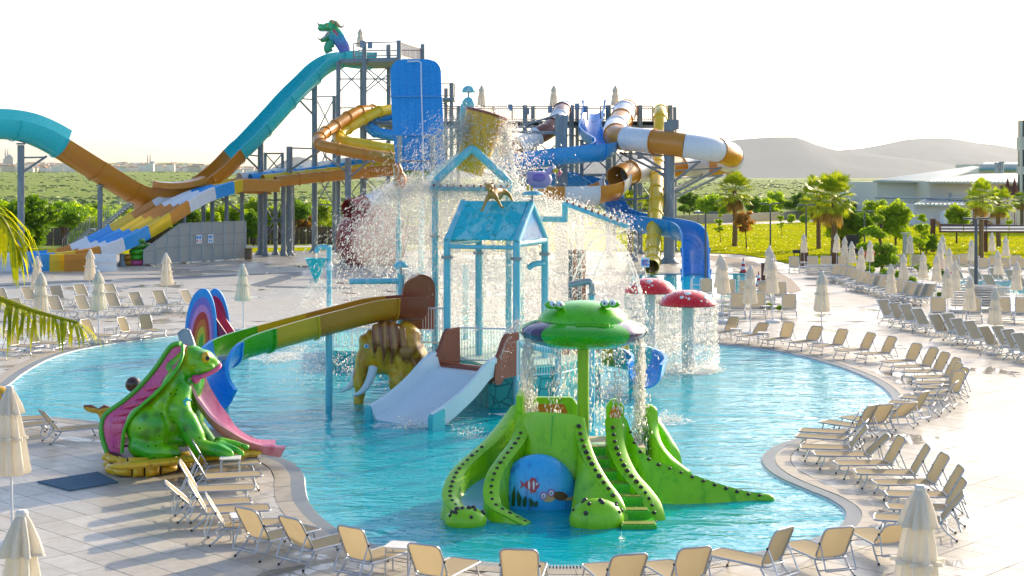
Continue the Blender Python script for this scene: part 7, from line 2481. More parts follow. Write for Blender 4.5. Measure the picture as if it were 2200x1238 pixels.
# swim rings beneath the slide
def ring(c, rr, tr_, mat, lab):
    m_ = MB()
    pts = [Vector((c.x + rr * math.cos(2 * PI * i / 22), c.y + rr * math.sin(2 * PI * i / 22), c.z)) for i in range(22)]
    m_.tube(pts, tr_, 12, closed=True)
    o = m_.build('swim_ring', mat, None, 60, loc=c, label=lab, cat='swim ring', group='swim rings under the racer slide')
for st, (u, v, mats) in enumerate(((290, 571, [M_PINK, M_LIMEDK, M_LIMEDK, M_GRN, M_GRN]), (305, 570, [M_PINK, M_GRN, M_LIMEDK, M_GRN]), (270, 571, [M_OCHRE, M_OCHRE]))):
    b = G(u, v)
    for k, mat in enumerate(mats):
        ring(Vector((b.x, b.y + 0.6, 0.2 + 0.4 * k)), 0.38, 0.2, mat, f'{["pink", "green", "green", "dark green", "dark green"][k] if st < 2 else "ochre"} swim ring, {ORD[k]} from the ground in {["the middle", "the right", "the left"][st]} pile')

# metal stairs behind the racer
stt = thing('metal_stairs', 'galvanised open stairs climbing behind the racer slide', 'stairs', (P(150, 545, 124).x, 124, 0))
sA, sB, sC, sD = P(140, 540, 124), P(198, 492, 124), P(220, 486, 124), P(292, 428, 124)
for a, b, n_ in ((sA, sB, 10), (sC, sD, 12)):
    for k in range(n_):
        q = a.lerp(b, (k + 0.5) / n_)
        m = MB(); m.box((q.x, q.y, q.z), (0.32, 1.3, 0.05)); m.build('tread', M_STEEL, stt, 0)
    for dy in (-0.7, 0.7):
        m = MB(); m.bar(a + Vector((0, dy, -0.1)), b + Vector((0, dy, -0.1)), 0.08, 0.2); m.build('stringer', M_STEEL, stt, 0)
        railing(stt, a + Vector((0, dy, 0)), b + Vector((0, dy, 0)), 1.05, 16, M_STEEL, rr=0.02)
m = MB(); m.box(((sB.x + sC.x) / 2, 124, sB.z), (1.0, 1.4, 0.06)); m.build('landing', M_STEEL, stt, 0)
column(stt, 209, 488, 124.2, 0.08)
# umbrellas on the towers
for u, vt, zt_, d, lab in ((774, 62, zp, 131, 'grey closed umbrella on top of the dragon tower'), (1035, 184, zw_, 127.5, 'closed umbrella on the wide platform, left of the three'), (1190, 184, zw_, 127.5, 'closed umbrella on the wide platform, middle of the three'), (1322, 184, zw_, 127.5, 'closed umbrella on the wide platform, right of the three')):
    q = P(u, vt, d)
    uu = make_umbrella(2.8, 5)
    uu['label'] = lab; uu['group'] = 'umbrellas on the slide towers'
    uu.location = (q.x, d, zt_)
    uu.scale = ((q.z - zt_) / 2.8,) * 3
# ================================================================ vegetation
M_BARK = paint('bark', hexc('#5c4630'), 0.9, 0.3, 0, 3, 0.6)
M_PALMBARK = paint('palm_bark', hexc('#7a6244'), 0.9, 0.35, 0, 5, 0.8)
M_LEAF = leafmat('bright_leaves', hexc('#557f10'), hexc('#aac41e'), 0.5)
M_LEAFDK = leafmat('dark_leaves', hexc('#33600f'), hexc('#79a01e'), 0.45)
M_LEAFRED = leafmat('copper_leaves', hexc('#8a7038'), hexc('#c0924a'), 0.4, (1.6, 1.4, 0.7))
M_PINE = leafmat('pine_needles', hexc('#2f6216'), hexc('#78a024'), 0.4)
M_JUNI = leafmat('juniper_needles', hexc('#4f7a16'), hexc('#9aba2a'), 0.4)
M_PALM = leafmat('palm_leaves', hexc('#56801a'), hexc('#a8b62c'), 0.42)
M_PALMDRY = leafmat('dry_palm_leaves', hexc('#7a6030'), hexc('#b09048'), 0.35)

def leaves_at(mbx, centers, rad, n_, size, rr, flat=0.75, aspect=1.9):
    for c in centers:
        c = Vector(c[0]), c[1]
        for _ in range(n_):
            dv = Vector((rr.gauss(0, 1), rr.gauss(0, 1), rr.gauss(0, 1)))
            if dv.length < 1e-3:
                continue
            dv.normalize()
            p = c[0] + Vector((dv.x, dv.y, dv.z * flat)) * (c[1] * rr.random() ** 0.42)
            a = Vector((rr.gauss(0, 1), rr.gauss(0, 1), rr.gauss(0, 0.7))).normalized()
            b = a.cross(Vector((rr.gauss(0, 1), rr.gauss(0, 1), rr.gauss(0, 1)))).normalized()
            s_ = size * rr.uniform(0.6, 1.35)
            a, b = a * s_ * aspect * 0.5, b * s_ * 0.5
            mbx.add([p - a, p + b, p + a, p - b], [(0, 1, 2, 3)])

def make_tree(seed, H, trunk_h, crx, crz, nclump, nleaf, size, mat, bark=None, shape='round', tr_=0.12):
    rr = random.Random(seed)
    root = thing('tree', 'tree', 'tree')
    m_ = MB()
    lean = Vector((rr.uniform(-0.1, 0.1), rr.uniform(-0.1, 0.1), 0))
    tp_ = [Vector((0, 0, 0)), lean * 0.5 + Vector((0, 0, trunk_h * 0.5)), lean + Vector((0, 0, trunk_h)), lean * 1.5 + Vector((0, 0, (trunk_h + H) / 2))]
    m_.tube(crom(tp_, 5), [tr_ * (1.25 - 0.055 * i) for i in range(16)], 9)
    cen = []
    zc = trunk_h + (H - trunk_h) * 0.5
    for k in range(nclump):
        while True:
            q = Vector((rr.uniform(-1, 1), rr.uniform(-1, 1), rr.uniform(-1, 1)))
            if q.length < 1:
                break
        q = q.normalized() * (0.35 + 0.6 * rr.random())
        if shape == 'cone':
            wz = (1 - (q.z + 1) / 2) * 0.85 + 0.18
            q.x *= wz; q.y *= wz
        if shape == 'umbrella':
            q.z = abs(q.z) * 0.9 - 0.35
        p = Vector((q.x * crx, q.y * crx, zc + q.z * crz)) + lean * 1.5
        cen.append((p, rr.uniform(0.28, 0.46) * crx))
    for k in range(min(6, nclump)):
        m_.tube([tp_[2] * 0.9, tp_[2].lerp(cen[k][0], 0.6) + Vector((0, 0, 0.05)), cen[k][0]], [tr_ * 0.5, tr_ * 0.3, 0.015], 6)
    m_.build('trunk', bark or M_BARK, root)
    m_ = MB()
    leaves_at(m_, cen, 1, nleaf, size, rr)
    m_.build('crown', mat, root, 0)
    return root
def make_palm(seed, H, R_, nfr=34):
    rr = random.Random(seed)
    root = thing('palm_tree', 'palm', 'palm tree')
    m_ = MB()
    pts = crom([(0, 0, 0), (0.08, 0.02, H * 0.4), (0.05, -0.03, H * 0.8), (0, 0, H)], 8)
    m_.tube(pts, [0.21 - 0.05 * i / len(pts) + 0.03 * (i % 2) for i in range(len(pts))], 12)
    m_.build('trunk', M_PALMBARK, root)
    for dry in (0, 1):
        m_ = MB()
        for k in range(nfr if not dry else 7):
            an = k * 2.399 + rr.uniform(-0.2, 0.2)
            el = R(78 - 125 * (k / nfr)) if not dry else R(rr.uniform(-80, -55))
            hd = Vector((math.cos(an), math.sin(an), 0))
            ln = R_ * rr.uniform(0.42, 0.55)
            dirv_ = hd * math.cos(el) + Vector((0, 0, math.sin(el)))
            base_ = Vector((0, 0, H - 0.05 + rr.uniform(-0.2, 0.1)))
            hub = base_ + dirv_ * ln
            m_.tube([base_, base_.lerp(hub, 0.5) + Vector((0, 0, 0.03)), hub], 0.018, 4)
            side = dirv_.cross(Vector((0, 0, 1)))
            if side.length < 0.1:
                side = Vector((1, 0, 0))
            side.normalize()
            upn = side.cross(dirv_).normalized()
            nb = 12
            bl = R_ * rr.uniform(0.42, 0.56) * (0.8 if dry else 1)
            for j in range(nb):
                f = -1 + 2 * j / (nb - 1)
                a_ = f * R(78)
                dv = dirv_ * math.cos(a_) + side * math.sin(a_)
                tip = hub + dv * bl * (1 - 0.22 * abs(f)) - Vector((0, 0, 0.16 * bl * (0.6 + abs(f)) + (0.25 * bl if dry else 0)))
                midp = hub + dv * bl * 0.55 + upn * 0.03
                w_ = side * math.cos(a_) - dirv_ * math.sin(a_)
                w_ = w_.normalized() * 0.065 * R_ / 1.7
                m_.add([hub, midp + w_, tip, midp - w_], [(0, 1, 2, 3)])
        m_.build('crown' if not dry else 'dead_fronds', M_PALM if not dry else M_PALMDRY, root, 0)
    return root

TREES = {
    'broad': make_tree(3, 4.6, 1.5, 1.75, 1.7, 46, 130, 0.17, M_LEAF),
    'dark': make_tree(4, 5.0, 1.3, 1.9, 1.9, 50, 130, 0.18, M_LEAFDK),
    'pine': make_tree(5, 5.4, 2.0, 1.85, 1.75, 52, 130, 0.16, M_PINE, shape='umbrella'),
    'red': make_tree(6, 4.4, 1.6, 1.0, 1.5, 26, 70, 0.15, M_LEAFRED, tr_=0.06),
    'sapling': make_tree(7, 3.6, 1.2, 0.55, 1.3, 18, 45, 0.13, M_LEAF, tr_=0.035),
    'column': make_tree(9, 4.8, 0.6, 0.9, 2.1, 40, 90, 0.15, M_JUNI, shape='cone', tr_=0.1),
    'bush': make_tree(10, 1.9, 0.2, 1.3, 0.85, 34, 120, 0.13, M_LEAF, tr_=0.08),
    'topiary': make_tree(11, 1.6, 0.1, 0.95, 0.6, 26, 150, 0.10, M_JUNI, tr_=0.08),
    'palm_a': make_palm(21, 4.6, 2.0), 'palm_b': make_palm(22, 4.2, 2.2, 38), 'palm_c': make_palm(23, 4.8, 1.7, 30),
}
def plant(key, u, vbase, h_px, label, cat='tree', name='tree', group=None, zb=0.0, d=None):
    """h_px: height in photo pixels above vbase"""
    b = G(u, vbase, zb) if d is None else P(u, vbase, d)
    src = TREES[key]
    H0 = {'broad': 4.6, 'dark': 5.0, 'pine': 5.4, 'red': 4.4, 'sapling': 3.6, 'column': 4.8, 'bush': 1.9, 'topiary': 1.6, 'palm_a': 5.6, 'palm_b': 5.3, 'palm_c': 5.7}[key]
    sc = h_px / FPX * b.y / H0
    o = dup(src, b, rng.random() * 6.28, label, (sc * rng.uniform(0.82, 1.2), sc * rng.uniform(0.82, 1.2), sc), group)
    o.name = name
    o['category'] = cat
    return o
# left side
plant('dark', 62, 560, 140, 'dense dark green tree beside the turquoise slide column', group='trees behind the racer slide')
plant('broad', 15, 562, 128, 'bright tree behind the palm fronds at the left edge', group='trees behind the racer slide')
plant('pine', 135, 548, 128, 'round pine between the slide column and the metal stairs', group='trees behind the racer slide')
for u, v, h, k, lab in [(185, 535, 70, 'bush', 'yellow green shrub behind the metal stairs'), (235, 530, 74, 'bush', 'yellow green shrub right of the metal stairs'), (300, 528, 62, 'bush', 'low shrub behind the amber slide dip'), (345, 525, 60, 'bush', 'low shrub above the racer blue band'), (405, 528, 85, 'dark', 'dark tree between the racer supports'), (450, 525, 74, 'broad', 'tree behind the mesh enclosure, left of the two'), (505, 526, 82, 'broad', 'tree behind the mesh enclosure, right of the two'), (545, 528, 78, 'dark', 'tree at the right end of the mesh enclosure'), (590, 524, 80, 'broad', 'tree between the racer tube columns')]:
    plant(k, u, v, h, lab, 'shrub' if k == 'bush' else 'tree', 'shrub' if k == 'bush' else 'tree', 'plants behind the racer slide')
plant('pine', 632, 527, 112, 'dark green pine behind the grey slide columns', group='trees behind the grey columns')
plant('red', 652, 525, 78, 'small copper leaved tree beside the dark pine', group='trees behind the grey columns')
plant('broad', 690, 522, 90, 'tree behind the ape-side columns left of the maroon bowl', group='trees behind the grey columns')
bpy.data.objects[-1] if False else None
# shrub belt on the plain edge
for i in range(26):
    u = -40 + 40 * i + rng.uniform(-14, 14)
    plant('bush' if i % 3 else 'broad', u, 500 + rng.uniform(-12, 10), 46 + rng.uniform(-12, 26), f'olive shrub, {ORD[i]} from the left in the belt behind the timber fence', 'shrub', 'shrub', 'shrub belt behind the timber fence', 0.0, None)
# right side
palms = [('palm_a', 1578, 530, 146, 'fan palm standing alone on the lawn right of the yellow tube'), ('palm_b', 1759, 536, 142, 'fan palm with leaning trunk, left of the lawn pair'), ('palm_b', 1790, 552, 162, 'large fan palm, right of the lawn pair'), ('palm_c', 2108, 566, 170, 'fan palm behind the pergola beam'), ('palm_a', 2146, 530, 116, 'smaller fan palm right of the pergola post'), ('palm_c', 2194, 500, 84, 'fan palm at the right edge before the hotel'), ('palm_c', 2092, 500, 84, 'slim fan palm in front of the white hall'), ('palm_a', 1352, 552, 130, 'fan palm behind the lattice frame')]
for k, u, v, h, lab in palms:
    plant(k, u, v, h, lab, 'palm tree', 'palm_tree', 'fan palms')
plant('broad', 1925, 552, 118, 'rounded bright green tree left of the shower post')
plant('dark', 1838, 545, 98, 'bushy tree under the large palm')
plant('broad', 1808, 545, 90, 'yellow green tree beside the large palm trunk')
for k, (u, v, h) in enumerate([(1892, 512, 62), (1872, 560, 50), (1905, 562, 52)]):
    pass
tp0_ = G(1893, 585)
tpt = thing('topiary_tree', 'cloud-pruned juniper with stacked green pads beside the life ring', 'tree', tp0_)
m = MB(); m.tube(crom([tp0_, tp0_ + Vector((0.15, 0, 1.2)), tp0_ + Vector((-0.1, 0, 2.4)), tp0_ + Vector((0.05, 0, 3.3))], 6), 0.1, 8); m.build('trunk', M_BARK, tpt)
rr = random.Random(77)
for u, v, r_ in ((1872, 495, 0.75), (1886, 470, 0.5), (1862, 530, 0.75), (1900, 532, 0.95), (1886, 505, 0.6), (1905, 556, 1.05), (1880, 565, 0.7)):
    c = P(u, v, tp0_.y)
    m = MB(); leaves_at(m, [(c + Vector((rr.uniform(-0.4, 0.4), rr.uniform(-0.4, 0.4), rr.uniform(-0.15, 0.15))) * r_, r_ * 0.62) for _ in range(7)], 1, 190, 0.12, rr, 0.5); m.build('crown', M_JUNI, tpt, 0)
for i, (u, v, h, k) in enumerate([(1548, 522, 60, 'sapling'), (1604, 535, 88, 'red'), (1680, 512, 58, 'sapling'), (1976, 575, 112, 'sapling'), (2055, 525, 84, 'broad'), (1985, 560, 90, 'sapling'), (1880, 505, 74, 'broad'), (2165, 520, 55, 'sapling')]):
    plant(k, u, v, h, ['thin young tree left of the lone palm', 'copper leaved young tree beside the lone palm', 'staked sapling in mid lawn', 'tall thin sapling left of the pergola post', 'young tree in front of the white van', 'second thin sapling by the pergola post', 'round tree in front of the white hall wall', 'young bare tree behind the pergola'][i], group='young lawn trees')
for i in range(22):
    u = 1310 + 30 * i + rng.uniform(-10, 10)
    if 1900 < u:
        continue
    plant(['broad', 'pine', 'dark', 'bush'][i % 4], u, 472 + rng.uniform(-6, 3), 46 + rng.uniform(-8, 14), f'small tree, {ORD[i]} from the left in the row behind the lawn wall', group='row of trees behind the lawn', name='tree')
for i, (u, v, h) in enumerate([(1905, 600, 26), (1935, 606, 26), (1870, 592, 22), (1960, 616, 24), (2000, 632, 22), (2030, 600, 34), (1985, 590, 30), (1896, 560, 44), (2020, 645, 20), (1990, 545, 44)]):
    plant('topiary', u, v, h, f'low juniper shrub, {ORD[i]} in the bed behind the slanting lounger row', 'shrub', 'shrub', 'juniper shrubs in the lounger bed')
for i, (u, v, h) in enumerate([(1555, 662, 12), (1590, 666, 13), (1652, 664, 14), (1675, 668, 13), (1620, 668, 12)]):
    plant('topiary', u, v, h, f'small potted shrub, {ORD[i]} from the left behind the planter loungers', 'shrub', 'shrub', 'planter shrubs')
for i, (u, v) in enumerate([(1700, 480), (1730, 481), (1760, 482), (1790, 483), (1820, 484)]):
    plant('bush', u, v, 18, f'clipped hedge shrub, {ORD[i]} from the left along the pale path', 'shrub', 'shrub', 'hedge by the pale path')
for o in TREES.values():
    remove_tree(o)

# feather palm in the left foreground
fp = thing('palm_tree', 'feather palm with drooping yellow green fronds in the left foreground', 'palm tree', (-5.6, 10.2, 0))
m = MB(); m.tube(crom([(-5.6, 10.2, 0), (-5.5, 10.2, 3), (-5.3, 10.2, 5.9)], 8), 0.22, 12); m.build('trunk', M_PALMBARK, fp)
M_FROND = leafmat('frond_leaflets', hexc('#5f8410'), hexc('#b0b014'), 0.5, (1.6, 1.45, 0.4))
def frond(pts, Lf, seed, droop=0.9):
    rr_ = random.Random(seed)
    path = crom(pts, 14)
    m_ = MB(); m_.tube(path, [0.03 * (1 - 0.85 * i / len(path)) + 0.004 for i in range(len(path))], 7)
    rc = m_.build('frond', M_FROND, fp)
    m_ = MB()
    for i in range(3, len(path) - 1):
        t = (path[i + 1] - path[i]).normalized()
        sd = t.cross(Vector((0, 0, 1)))
        if sd.length < 0.15:
            sd = Vector((0.3, 1, 0))
        sd.normalize()
        for sg in (-1, 1):
            for rep in range(1):
                L_ = Lf * rr_.uniform(0.7, 1.1) * (0.5 + 0.5 * math.sin(PI * min(1, i / len(path) + 0.15)))
                dv = (t * rr_.uniform(0.3, 0.7) + sd * sg * rr_.uniform(0.5, 0.9) + Vector((0, 0, rr_.uniform(-0.25, 0.15)))).normalized()
                p0_ = path[i].lerp(path[i + 1], rr_.random())
                w_ = dv.cross(Vector((0, 0, 1))).normalized() * 0.013
                q1 = p0_ + dv * L_ * 0.4 - Vector((0, 0, droop * 0.10 * L_))
                q2 = p0_ + dv * L_ * 0.7 - Vector((0, 0, droop * 0.42 * L_))
                q3 = p0_ + dv * L_ * 0.85 - Vector((0, 0, droop * 0.85 * L_))
                w_ = w_ * 0.8
                m_.add([p0_ - w_ * 0.5, p0_ + w_ * 0.5, q1 + w_, q1 - w_, q2 + w_ * 0.8, q2 - w_ * 0.8, q3], [(0, 1, 2, 3), (3, 2, 4, 5), (5, 4, 6)])
    m_.build('leaflets', M_FROND, rc, 0, kind='stuff')
frond([(-5.3, 10.2, 5.9), P(-260, 430, 10), P(-140, 405, 9.8), P(-60, 425, 9.6), P(0, 465, 9.5), P(30, 520, 9.5)], 0.5, 1)
frond([(-5.3, 10.2, 5.9), P(-260, 560, 9.8), P(-120, 615, 9.6), P(-10, 640, 9.5), P(70, 668, 9.4), P(168, 694, 9.3)], 0.42, 2, 0.8)
frond([(-5.3, 10.2, 5.9), P(-300, 330, 10.5), P(-160, 350, 10.6), P(-110, 430, 10.8), P(-80, 520, 10.8)], 0.5, 4)
for k in range(6):
    an = R(110 + 40 * k)
    frond([(-5.3, 10.2, 5.9), Vector((-5.3 + 0.9 * math.cos(an), 10.2 + 0.9 * math.sin(an), 6.5)), Vector((-5.3 + 1.8 * math.cos(an), 10.2 + 1.8 * math.sin(an), 6.2)), Vector((-5.3 + 2.3 * math.cos(an), 10.2 + 2.3 * math.sin(an), 5.2))], 0.5, 10 + k)

# ================================================================ buildings and walls
M_HALLW = paint('hall_wall', hexc('#dcdad2'), 0.8, 0.05, 0, 0.4, 0.05)
M_HALLW2 = paint('hall_wall_cream', hexc('#e4dcc8'), 0.8, 0.05, 0, 0.4, 0.05)
M_ROOFM = paint('roof_sheet_metal', hexc('#a9b9bc'), 0.4, 0.12, 0.05, 0.5, 0.05, metal=0.3)
M_ROOFT = paint('roof_sheet_teal', hexc('#5fa0a4'), 0.4, 0.12, 0.05, 0.5, 0.05)
M_GLASSD = paint('dark_glass', hexc('#39444c'), 0.08, 0.2, 0.4, 1, 0)
HDp = 212.0
hall = thing('white_hall', 'long low white hall with shallow ribbed metal roofs at the far right', 'building', (P(2040, 488, HDp).x, HDp, 0))
def facade(name, u0, u1, v0, v1, d, depth, mat):
    a, b = P(u0, v1, d), P(u1, v0, d)
    m_ = MB(); m_.box(((a.x + b.x) / 2, d + depth / 2, (b.z - 0.5) / 2), (b.x - a.x, depth, b.z + 0.5)); return m_.build(name, mat, hall, 0)
w_a = facade('wall', 1884, 1996, 391, 490, HDp + 3, 24, M_HALLW)
w_b = facade('wall', 1996.5, 2260, 392, 490, HDp - 4, 30, M_HALLW2)
w_c = facade('annex_wall', 1965, 2090, 440, 492, HDp - 12, 7.8, M_HALLW)
def roof(name, pts, mat, ribs, parent):
    """sloped sheet roof: eave a-b, ridge c-d"""
    a, b, c_, d_ = pts
    nn = (b - a).cross(c_ - a).normalized()
    if nn.z < 0: nn = -nn
    m_ = MB(); m_.add([q + nn * 0.12 for q in pts] + [q - nn * 0.12 for q in pts], [(0, 1, 2, 3), (7, 6, 5, 4), (0, 4, 5, 1), (1, 5, 6, 2), (2, 6, 7, 3), (3, 7, 4, 0)]); o = m_.build(name, mat, hall, 0)
    m_ = MB()
    for i in range(1, ribs):
        t = i / ribs
        m_.bar(a.lerp(b, t) + nn * 0.16, d_.lerp(c_, t) + nn * 0.16, 0.14, 0.16)
    m_.build('roof_ribs', mat, o, 0, kind='stuff')
roof('roof', [P(1875, 390, HDp + 1.5), P(2010, 392, HDp + 1.5), P(2105, 362, HDp + 28), P(2090, 360, HDp + 28)], M_ROOFM, 22, hall)
roof('roof', [P(1988, 392, HDp - 6), P(2270, 394, HDp - 6), P(2330, 372, HDp + 14), P(2085, 377, HDp + 14)], M_ROOFM, 34, hall)
roof('upper_roof', [P(2102, 365, HDp + 30), P(2300, 366, HDp + 30), P(2300, 350, HDp + 44), P(2115, 351, HDp + 44)], M_ROOFT, 26, hall)
m = MB(); a = P(2106, 366, HDp + 31); b = P(2290, 366, HDp + 31); m.box(((a.x + b.x) / 2, HDp + 38, a.z / 2 + 1), (b.x - a.x, 13, a.z)); m.build('upper_wall', M_HALLW, hall, 0)
roof('annex_roof', [P(1962, 441, HDp - 13), P(2092, 442, HDp - 13), P(2098, 427, HDp - 4.6), P(1995, 427, HDp - 4.6)], M_ROOFM, 14, hall)
for u0, u1, v0, v1, d in ((1944, 1957, 438, 445, HDp + 2.9), (1958, 1963, 438, 445, HDp + 2.9), (1915, 1932, 438, 445, HDp + 2.9), (2025, 2040, 450, 478, HDp - 12.1), (2150, 2190, 400, 425, HDp - 4.1)):
    a, b = P(u0, v1, d), P(u1, v0, d)
    m = MB(); m.box(((a.x + b.x) / 2, d, (a.z + b.z) / 2), (b.x - a.x, 0.3, b.z - a.z)); wn_ = m.build('window' if v1 < 470 else 'door', M_GLASSD if v1 < 450 else M_HALLW, hall, 0)
    m = MB(); m.box(((a.x + b.x) / 2, d - 0.1, a.z - 0.1), (b.x - a.x + 0.5, 0.3, 0.15)); m.build('sill', M_HALLW, wn_, 0)
for u, v in ((2142, 360), (2152, 358)):
    p = P(u, v, HDp + 20); m = MB(); m.tube([p + Vector((0, 0, -1.4)), p + Vector((0, 0, 0.5))], 0.32, 12); m.tube([p + Vector((0, 0, 0.5)), p + Vector((0, 0, 0.75))], 0.45, 12); m.build('chimney', M_STEEL, hall)
m = MB(); m.box((P(2060, 0, HDp - 8).x, HDp - 8, zat(423, HDp - 8)), (2.4, 1.2, 1.0)); m.build('roof_unit', M_STEEL, hall, 0)
m = MB(); m.tube([P(1880, 425, HDp - 1), P(2070, 427, HDp - 16)], 0.12, 8); m.build('gutter_pipe', M_STEEL, hall)
for u in (1972, 2120):
    m = MB(); m.tube([P(u, 393, HDp + (2.8 if u < 1990 else -4.2)), P(u + 2, 485, HDp + (2.8 if u < 1990 else -4.2))], 0.1, 8); m.build('downpipe', M_HALLW, hall)
for i, u in enumerate((2165, 2180)):
    m = MB(); p = P(u, 425, 195); m.lathe([(0.05, 0), (0.55, 0.0), (0.35, 1.2), (0.0, 2.6)], 10, P(u, 424, 190)); m.tube([P(u, 424, 190) , (P(u, 424, 190).x, 190, 0)], 0.05, 6)
    m.build('umbrella', paint('brown_canvas', hexc('#6a3a34'), 0.8, 0.2, 0, 3, 0.1), loc=(P(u, 424, 190).x, 190, 0), label=('left' if i == 0 else 'right') + ' of two brown closed umbrellas on the hotel terrace', cat='umbrella')
hot = thing('hotel_tower', 'corner of a tall glazed hotel building at the right edge', 'building', (P(2215, 500, 188).x, 188, 0))
x_ = P(2191, 0, 188).x
for k, (v0, v1, mat, dx) in enumerate(((258, 294, M_GLASSD, 0.15), (294, 322, M_HALLW, 0), (322, 358, M_GLASSD, 0.15), (358, 374, M_HALLW, 0), (374, 415, M_GLASSD, 0.15), (415, 428, M_HALLW, 0), (428, 500, M_HALLW2, 0.1))):
    m = MB(); m.box((x_ + 6 + dx, 188.6, zat((v0 + v1) / 2, 188)), (12, 1.2, (v1 - v0) / FPX * 188 - 0.02)); m.build('window_band' if mat is M_GLASSD else 'balcony_band', mat, hot, 0)
m = MB(); m.box((x_ + 0.1, 187.8, zat(380, 188)), (0.25, 0.25, (500 - 258) / FPX * 188)); m.build('corner_post', M_HALLW, hot, 0)
# low walls
M_STONEW = paint('stone_wall', hexc('#a39c8c'), 0.9, 0.25, 0, 1.2, 0.5)
def lowwall(pts, h, label, th=0.35, mat=None):
    m_ = MB()
    for a, b in zip(pts, pts[1:]):
        m_.bar(Vector((a.x, a.y, h / 2 - 0.2)), Vector((b.x, b.y, h / 2 - 0.2)), th, h + 0.4)
    m_.build('low_wall', mat or M_STONEW, None, 0, loc=(pts[0].x, pts[0].y, 0), label=label, cat='wall')
lowwall([G(1330, 486), G(1480, 482), G(1600, 478), G(1725, 470)], 1.25, 'low pale stone wall behind the lawn')
tf = thing('timber_fence', 'weathered timber board fence behind the racer slide', 'fence', G(300, 526))
M_TIMB = paint('weathered_timber', hexc('#6a5c48'), 0.85, 0.3, 0, 3, 0.4)
fa, fb_ = G(-60, 529), G(960, 524)
nf = 66
for i in range(nf):
    a, b = fa.lerp(fb_, i / nf), fa.lerp(fb_, (i + 0.96) / nf)
    m = MB(); m.bar(Vector((a.x, a.y, 0.85)), Vector((b.x, b.y, 0.85)), 0.06, 1.7 + rng.uniform(-0.03, 0.03)); m.build('board', M_TIMB, tf, 0)
for i in range(0, nf + 1, 6):
    a = fa.lerp(fb_, i / nf); m = MB(); m.box((a.x, a.y - 0.1, 0.95), (0.16, 0.16, 1.9)); m.build('fence_post', M_TIMB, tf, 0)

# pergola
pg = thing('pergola', 'dark timber pergola frame with white slatted roof at the right', 'pergola', G(2060, 552))
M_WOODR = paint('red_brown_timber', hexc('#5e3420'), 0.6, 0.25, 0.05, 3, 0.2)
for u, vt, d in ((2004, 470, 128), (2116, 472, 128), (2240, 474, 128)):
    p = P(u, vt, d); m = MB(); m.box((p.x, d, p.z / 2), (0.36, 0.36, p.z)); m.build('post', M_WOODR, pg, 0)
    m = MB(); m.sweep([(-0.1, -0.14), (0.1, -0.14), (0.1, 0.14), (-0.1, 0.14)], crom([P(u + 4, 476, d), P(u + 12, 481, d), P(u + 17, 490, d), P(u + 18, 500, d)], 5)); m.build('bracket', paint('light_timber', hexc('#b08a54'), 0.6, 0.2, 0.05, 3, 0.2), pg, 20)
for v, dd in ((485, 0.0), (492, -1.2), (498, -2.4)):
    a, b = P(2018, v - (2 if dd == 0 else 0), 128 + dd), P(2270, v + 1, 128 + dd); m = MB(); m.bar(a, b, 0.25, 0.14); m.build('beam', M_WOODR, pg, 0)
M_AWN = cloth('white_awning', hexc('#d4d8d6'), 0.2)
for v0, d0, v1, d1 in ((485, 128, 490.5, 126.9), (493, 126.7, 496.5, 125.7)):
    for k in range(5):
        a, b = P(2022 + 49 * k, v0, d0), P(2022 + 49 * k, v1, d1)
        wv_ = Vector((1.86, 0, 0)); zz1 = Vector((0, 0, 0.03))
        m = MB(); m.add([a, a + wv_, b + wv_, b, a - zz1, a + wv_ - zz1, b + wv_ - zz1, b - zz1], [(0, 3, 2, 1), (4, 5, 6, 7), (0, 1, 5, 4), (3, 7, 6, 2), (0, 4, 7, 3), (1, 2, 6, 5)]); m.build('roof_panel', M_AWN, pg, 0)

# lamp posts
M_LAMP = paint('dark_grey_lamp', hexc('#4a565e'), 0.4, 0.15, 0.05, 3, 0.05)
def lamp(u, vt, vb, label, r_=0.07):
    b = G(u, vb); t = P(u, vt, b.y)
    o = thing('lamp_post', label, 'lamp post', b, 'grey lamp posts')
    m_ = MB(); m_.tube([b, b.lerp(t, 0.5), t], [r_, r_ * 0.9, r_ * 0.8], 10); m_.build('pole', M_LAMP, o)
    for sg in (-1, 1):
        m_ = MB(); m_.box((t.x + sg * 0.42, t.y, t.z + 0.02), (0.6, 0.3, 0.09)); hd_ = m_.build('lamp_head', M_LAMP, o, 0)
        m_ = MB(); m_.box((t.x + sg * 0.46, t.y, t.z - 0.03), (0.4, 0.2, 0.02)); m_.build('lens', M_WHITEP, hd_, 0)
for a in [(1516, 458, 622, 'lamp post standing beside the blue slide end'), (1655, 438, 560, 'lamp post in mid lawn right of the lone palm'), (1732, 441, 556, 'lamp post left of the palm pair'), (1857, 455, 562, 'lamp post behind the topiary juniper'), (2097, 470, 626, 'thick lamp post in front of the pergola')]:
    lamp(*a, r_=0.11 if a[0] == 2097 else 0.07)
for u, v, lab in ((552, 478, 'white globe lamp behind the racer tube ends'), (1500, 456, 'white globe lamp behind the lawn wall')):
    b = G(u, 528 if u < 1000 else 487); t = P(u, v, b.y)
    o = thing('globe_lamp', lab, 'lamp', b)
    m = MB(); m.tube([b, t], 0.05, 8); m.build('pole', M_LAMP, o)
    m = MB(); m.ball(t, 0.24, 14, 10); m.build('globe', M_WHITEP, o)
# shower post
b = G(1944, 566); sh = thing('shower_post', 'stainless shower post between the lawn trees', 'shower', b)
m = MB(); m.box((b.x, b.y, zat(503, b.y) / 2), (0.28, 0.2, zat(503, b.y))); m.build('post', M_STEEL, sh, 0)
m = MB(); m.box((b.x, b.y, zat(501, b.y)), (0.7, 0.2, 0.07)); m.build('shower_head', M_STEEL, sh, 0)
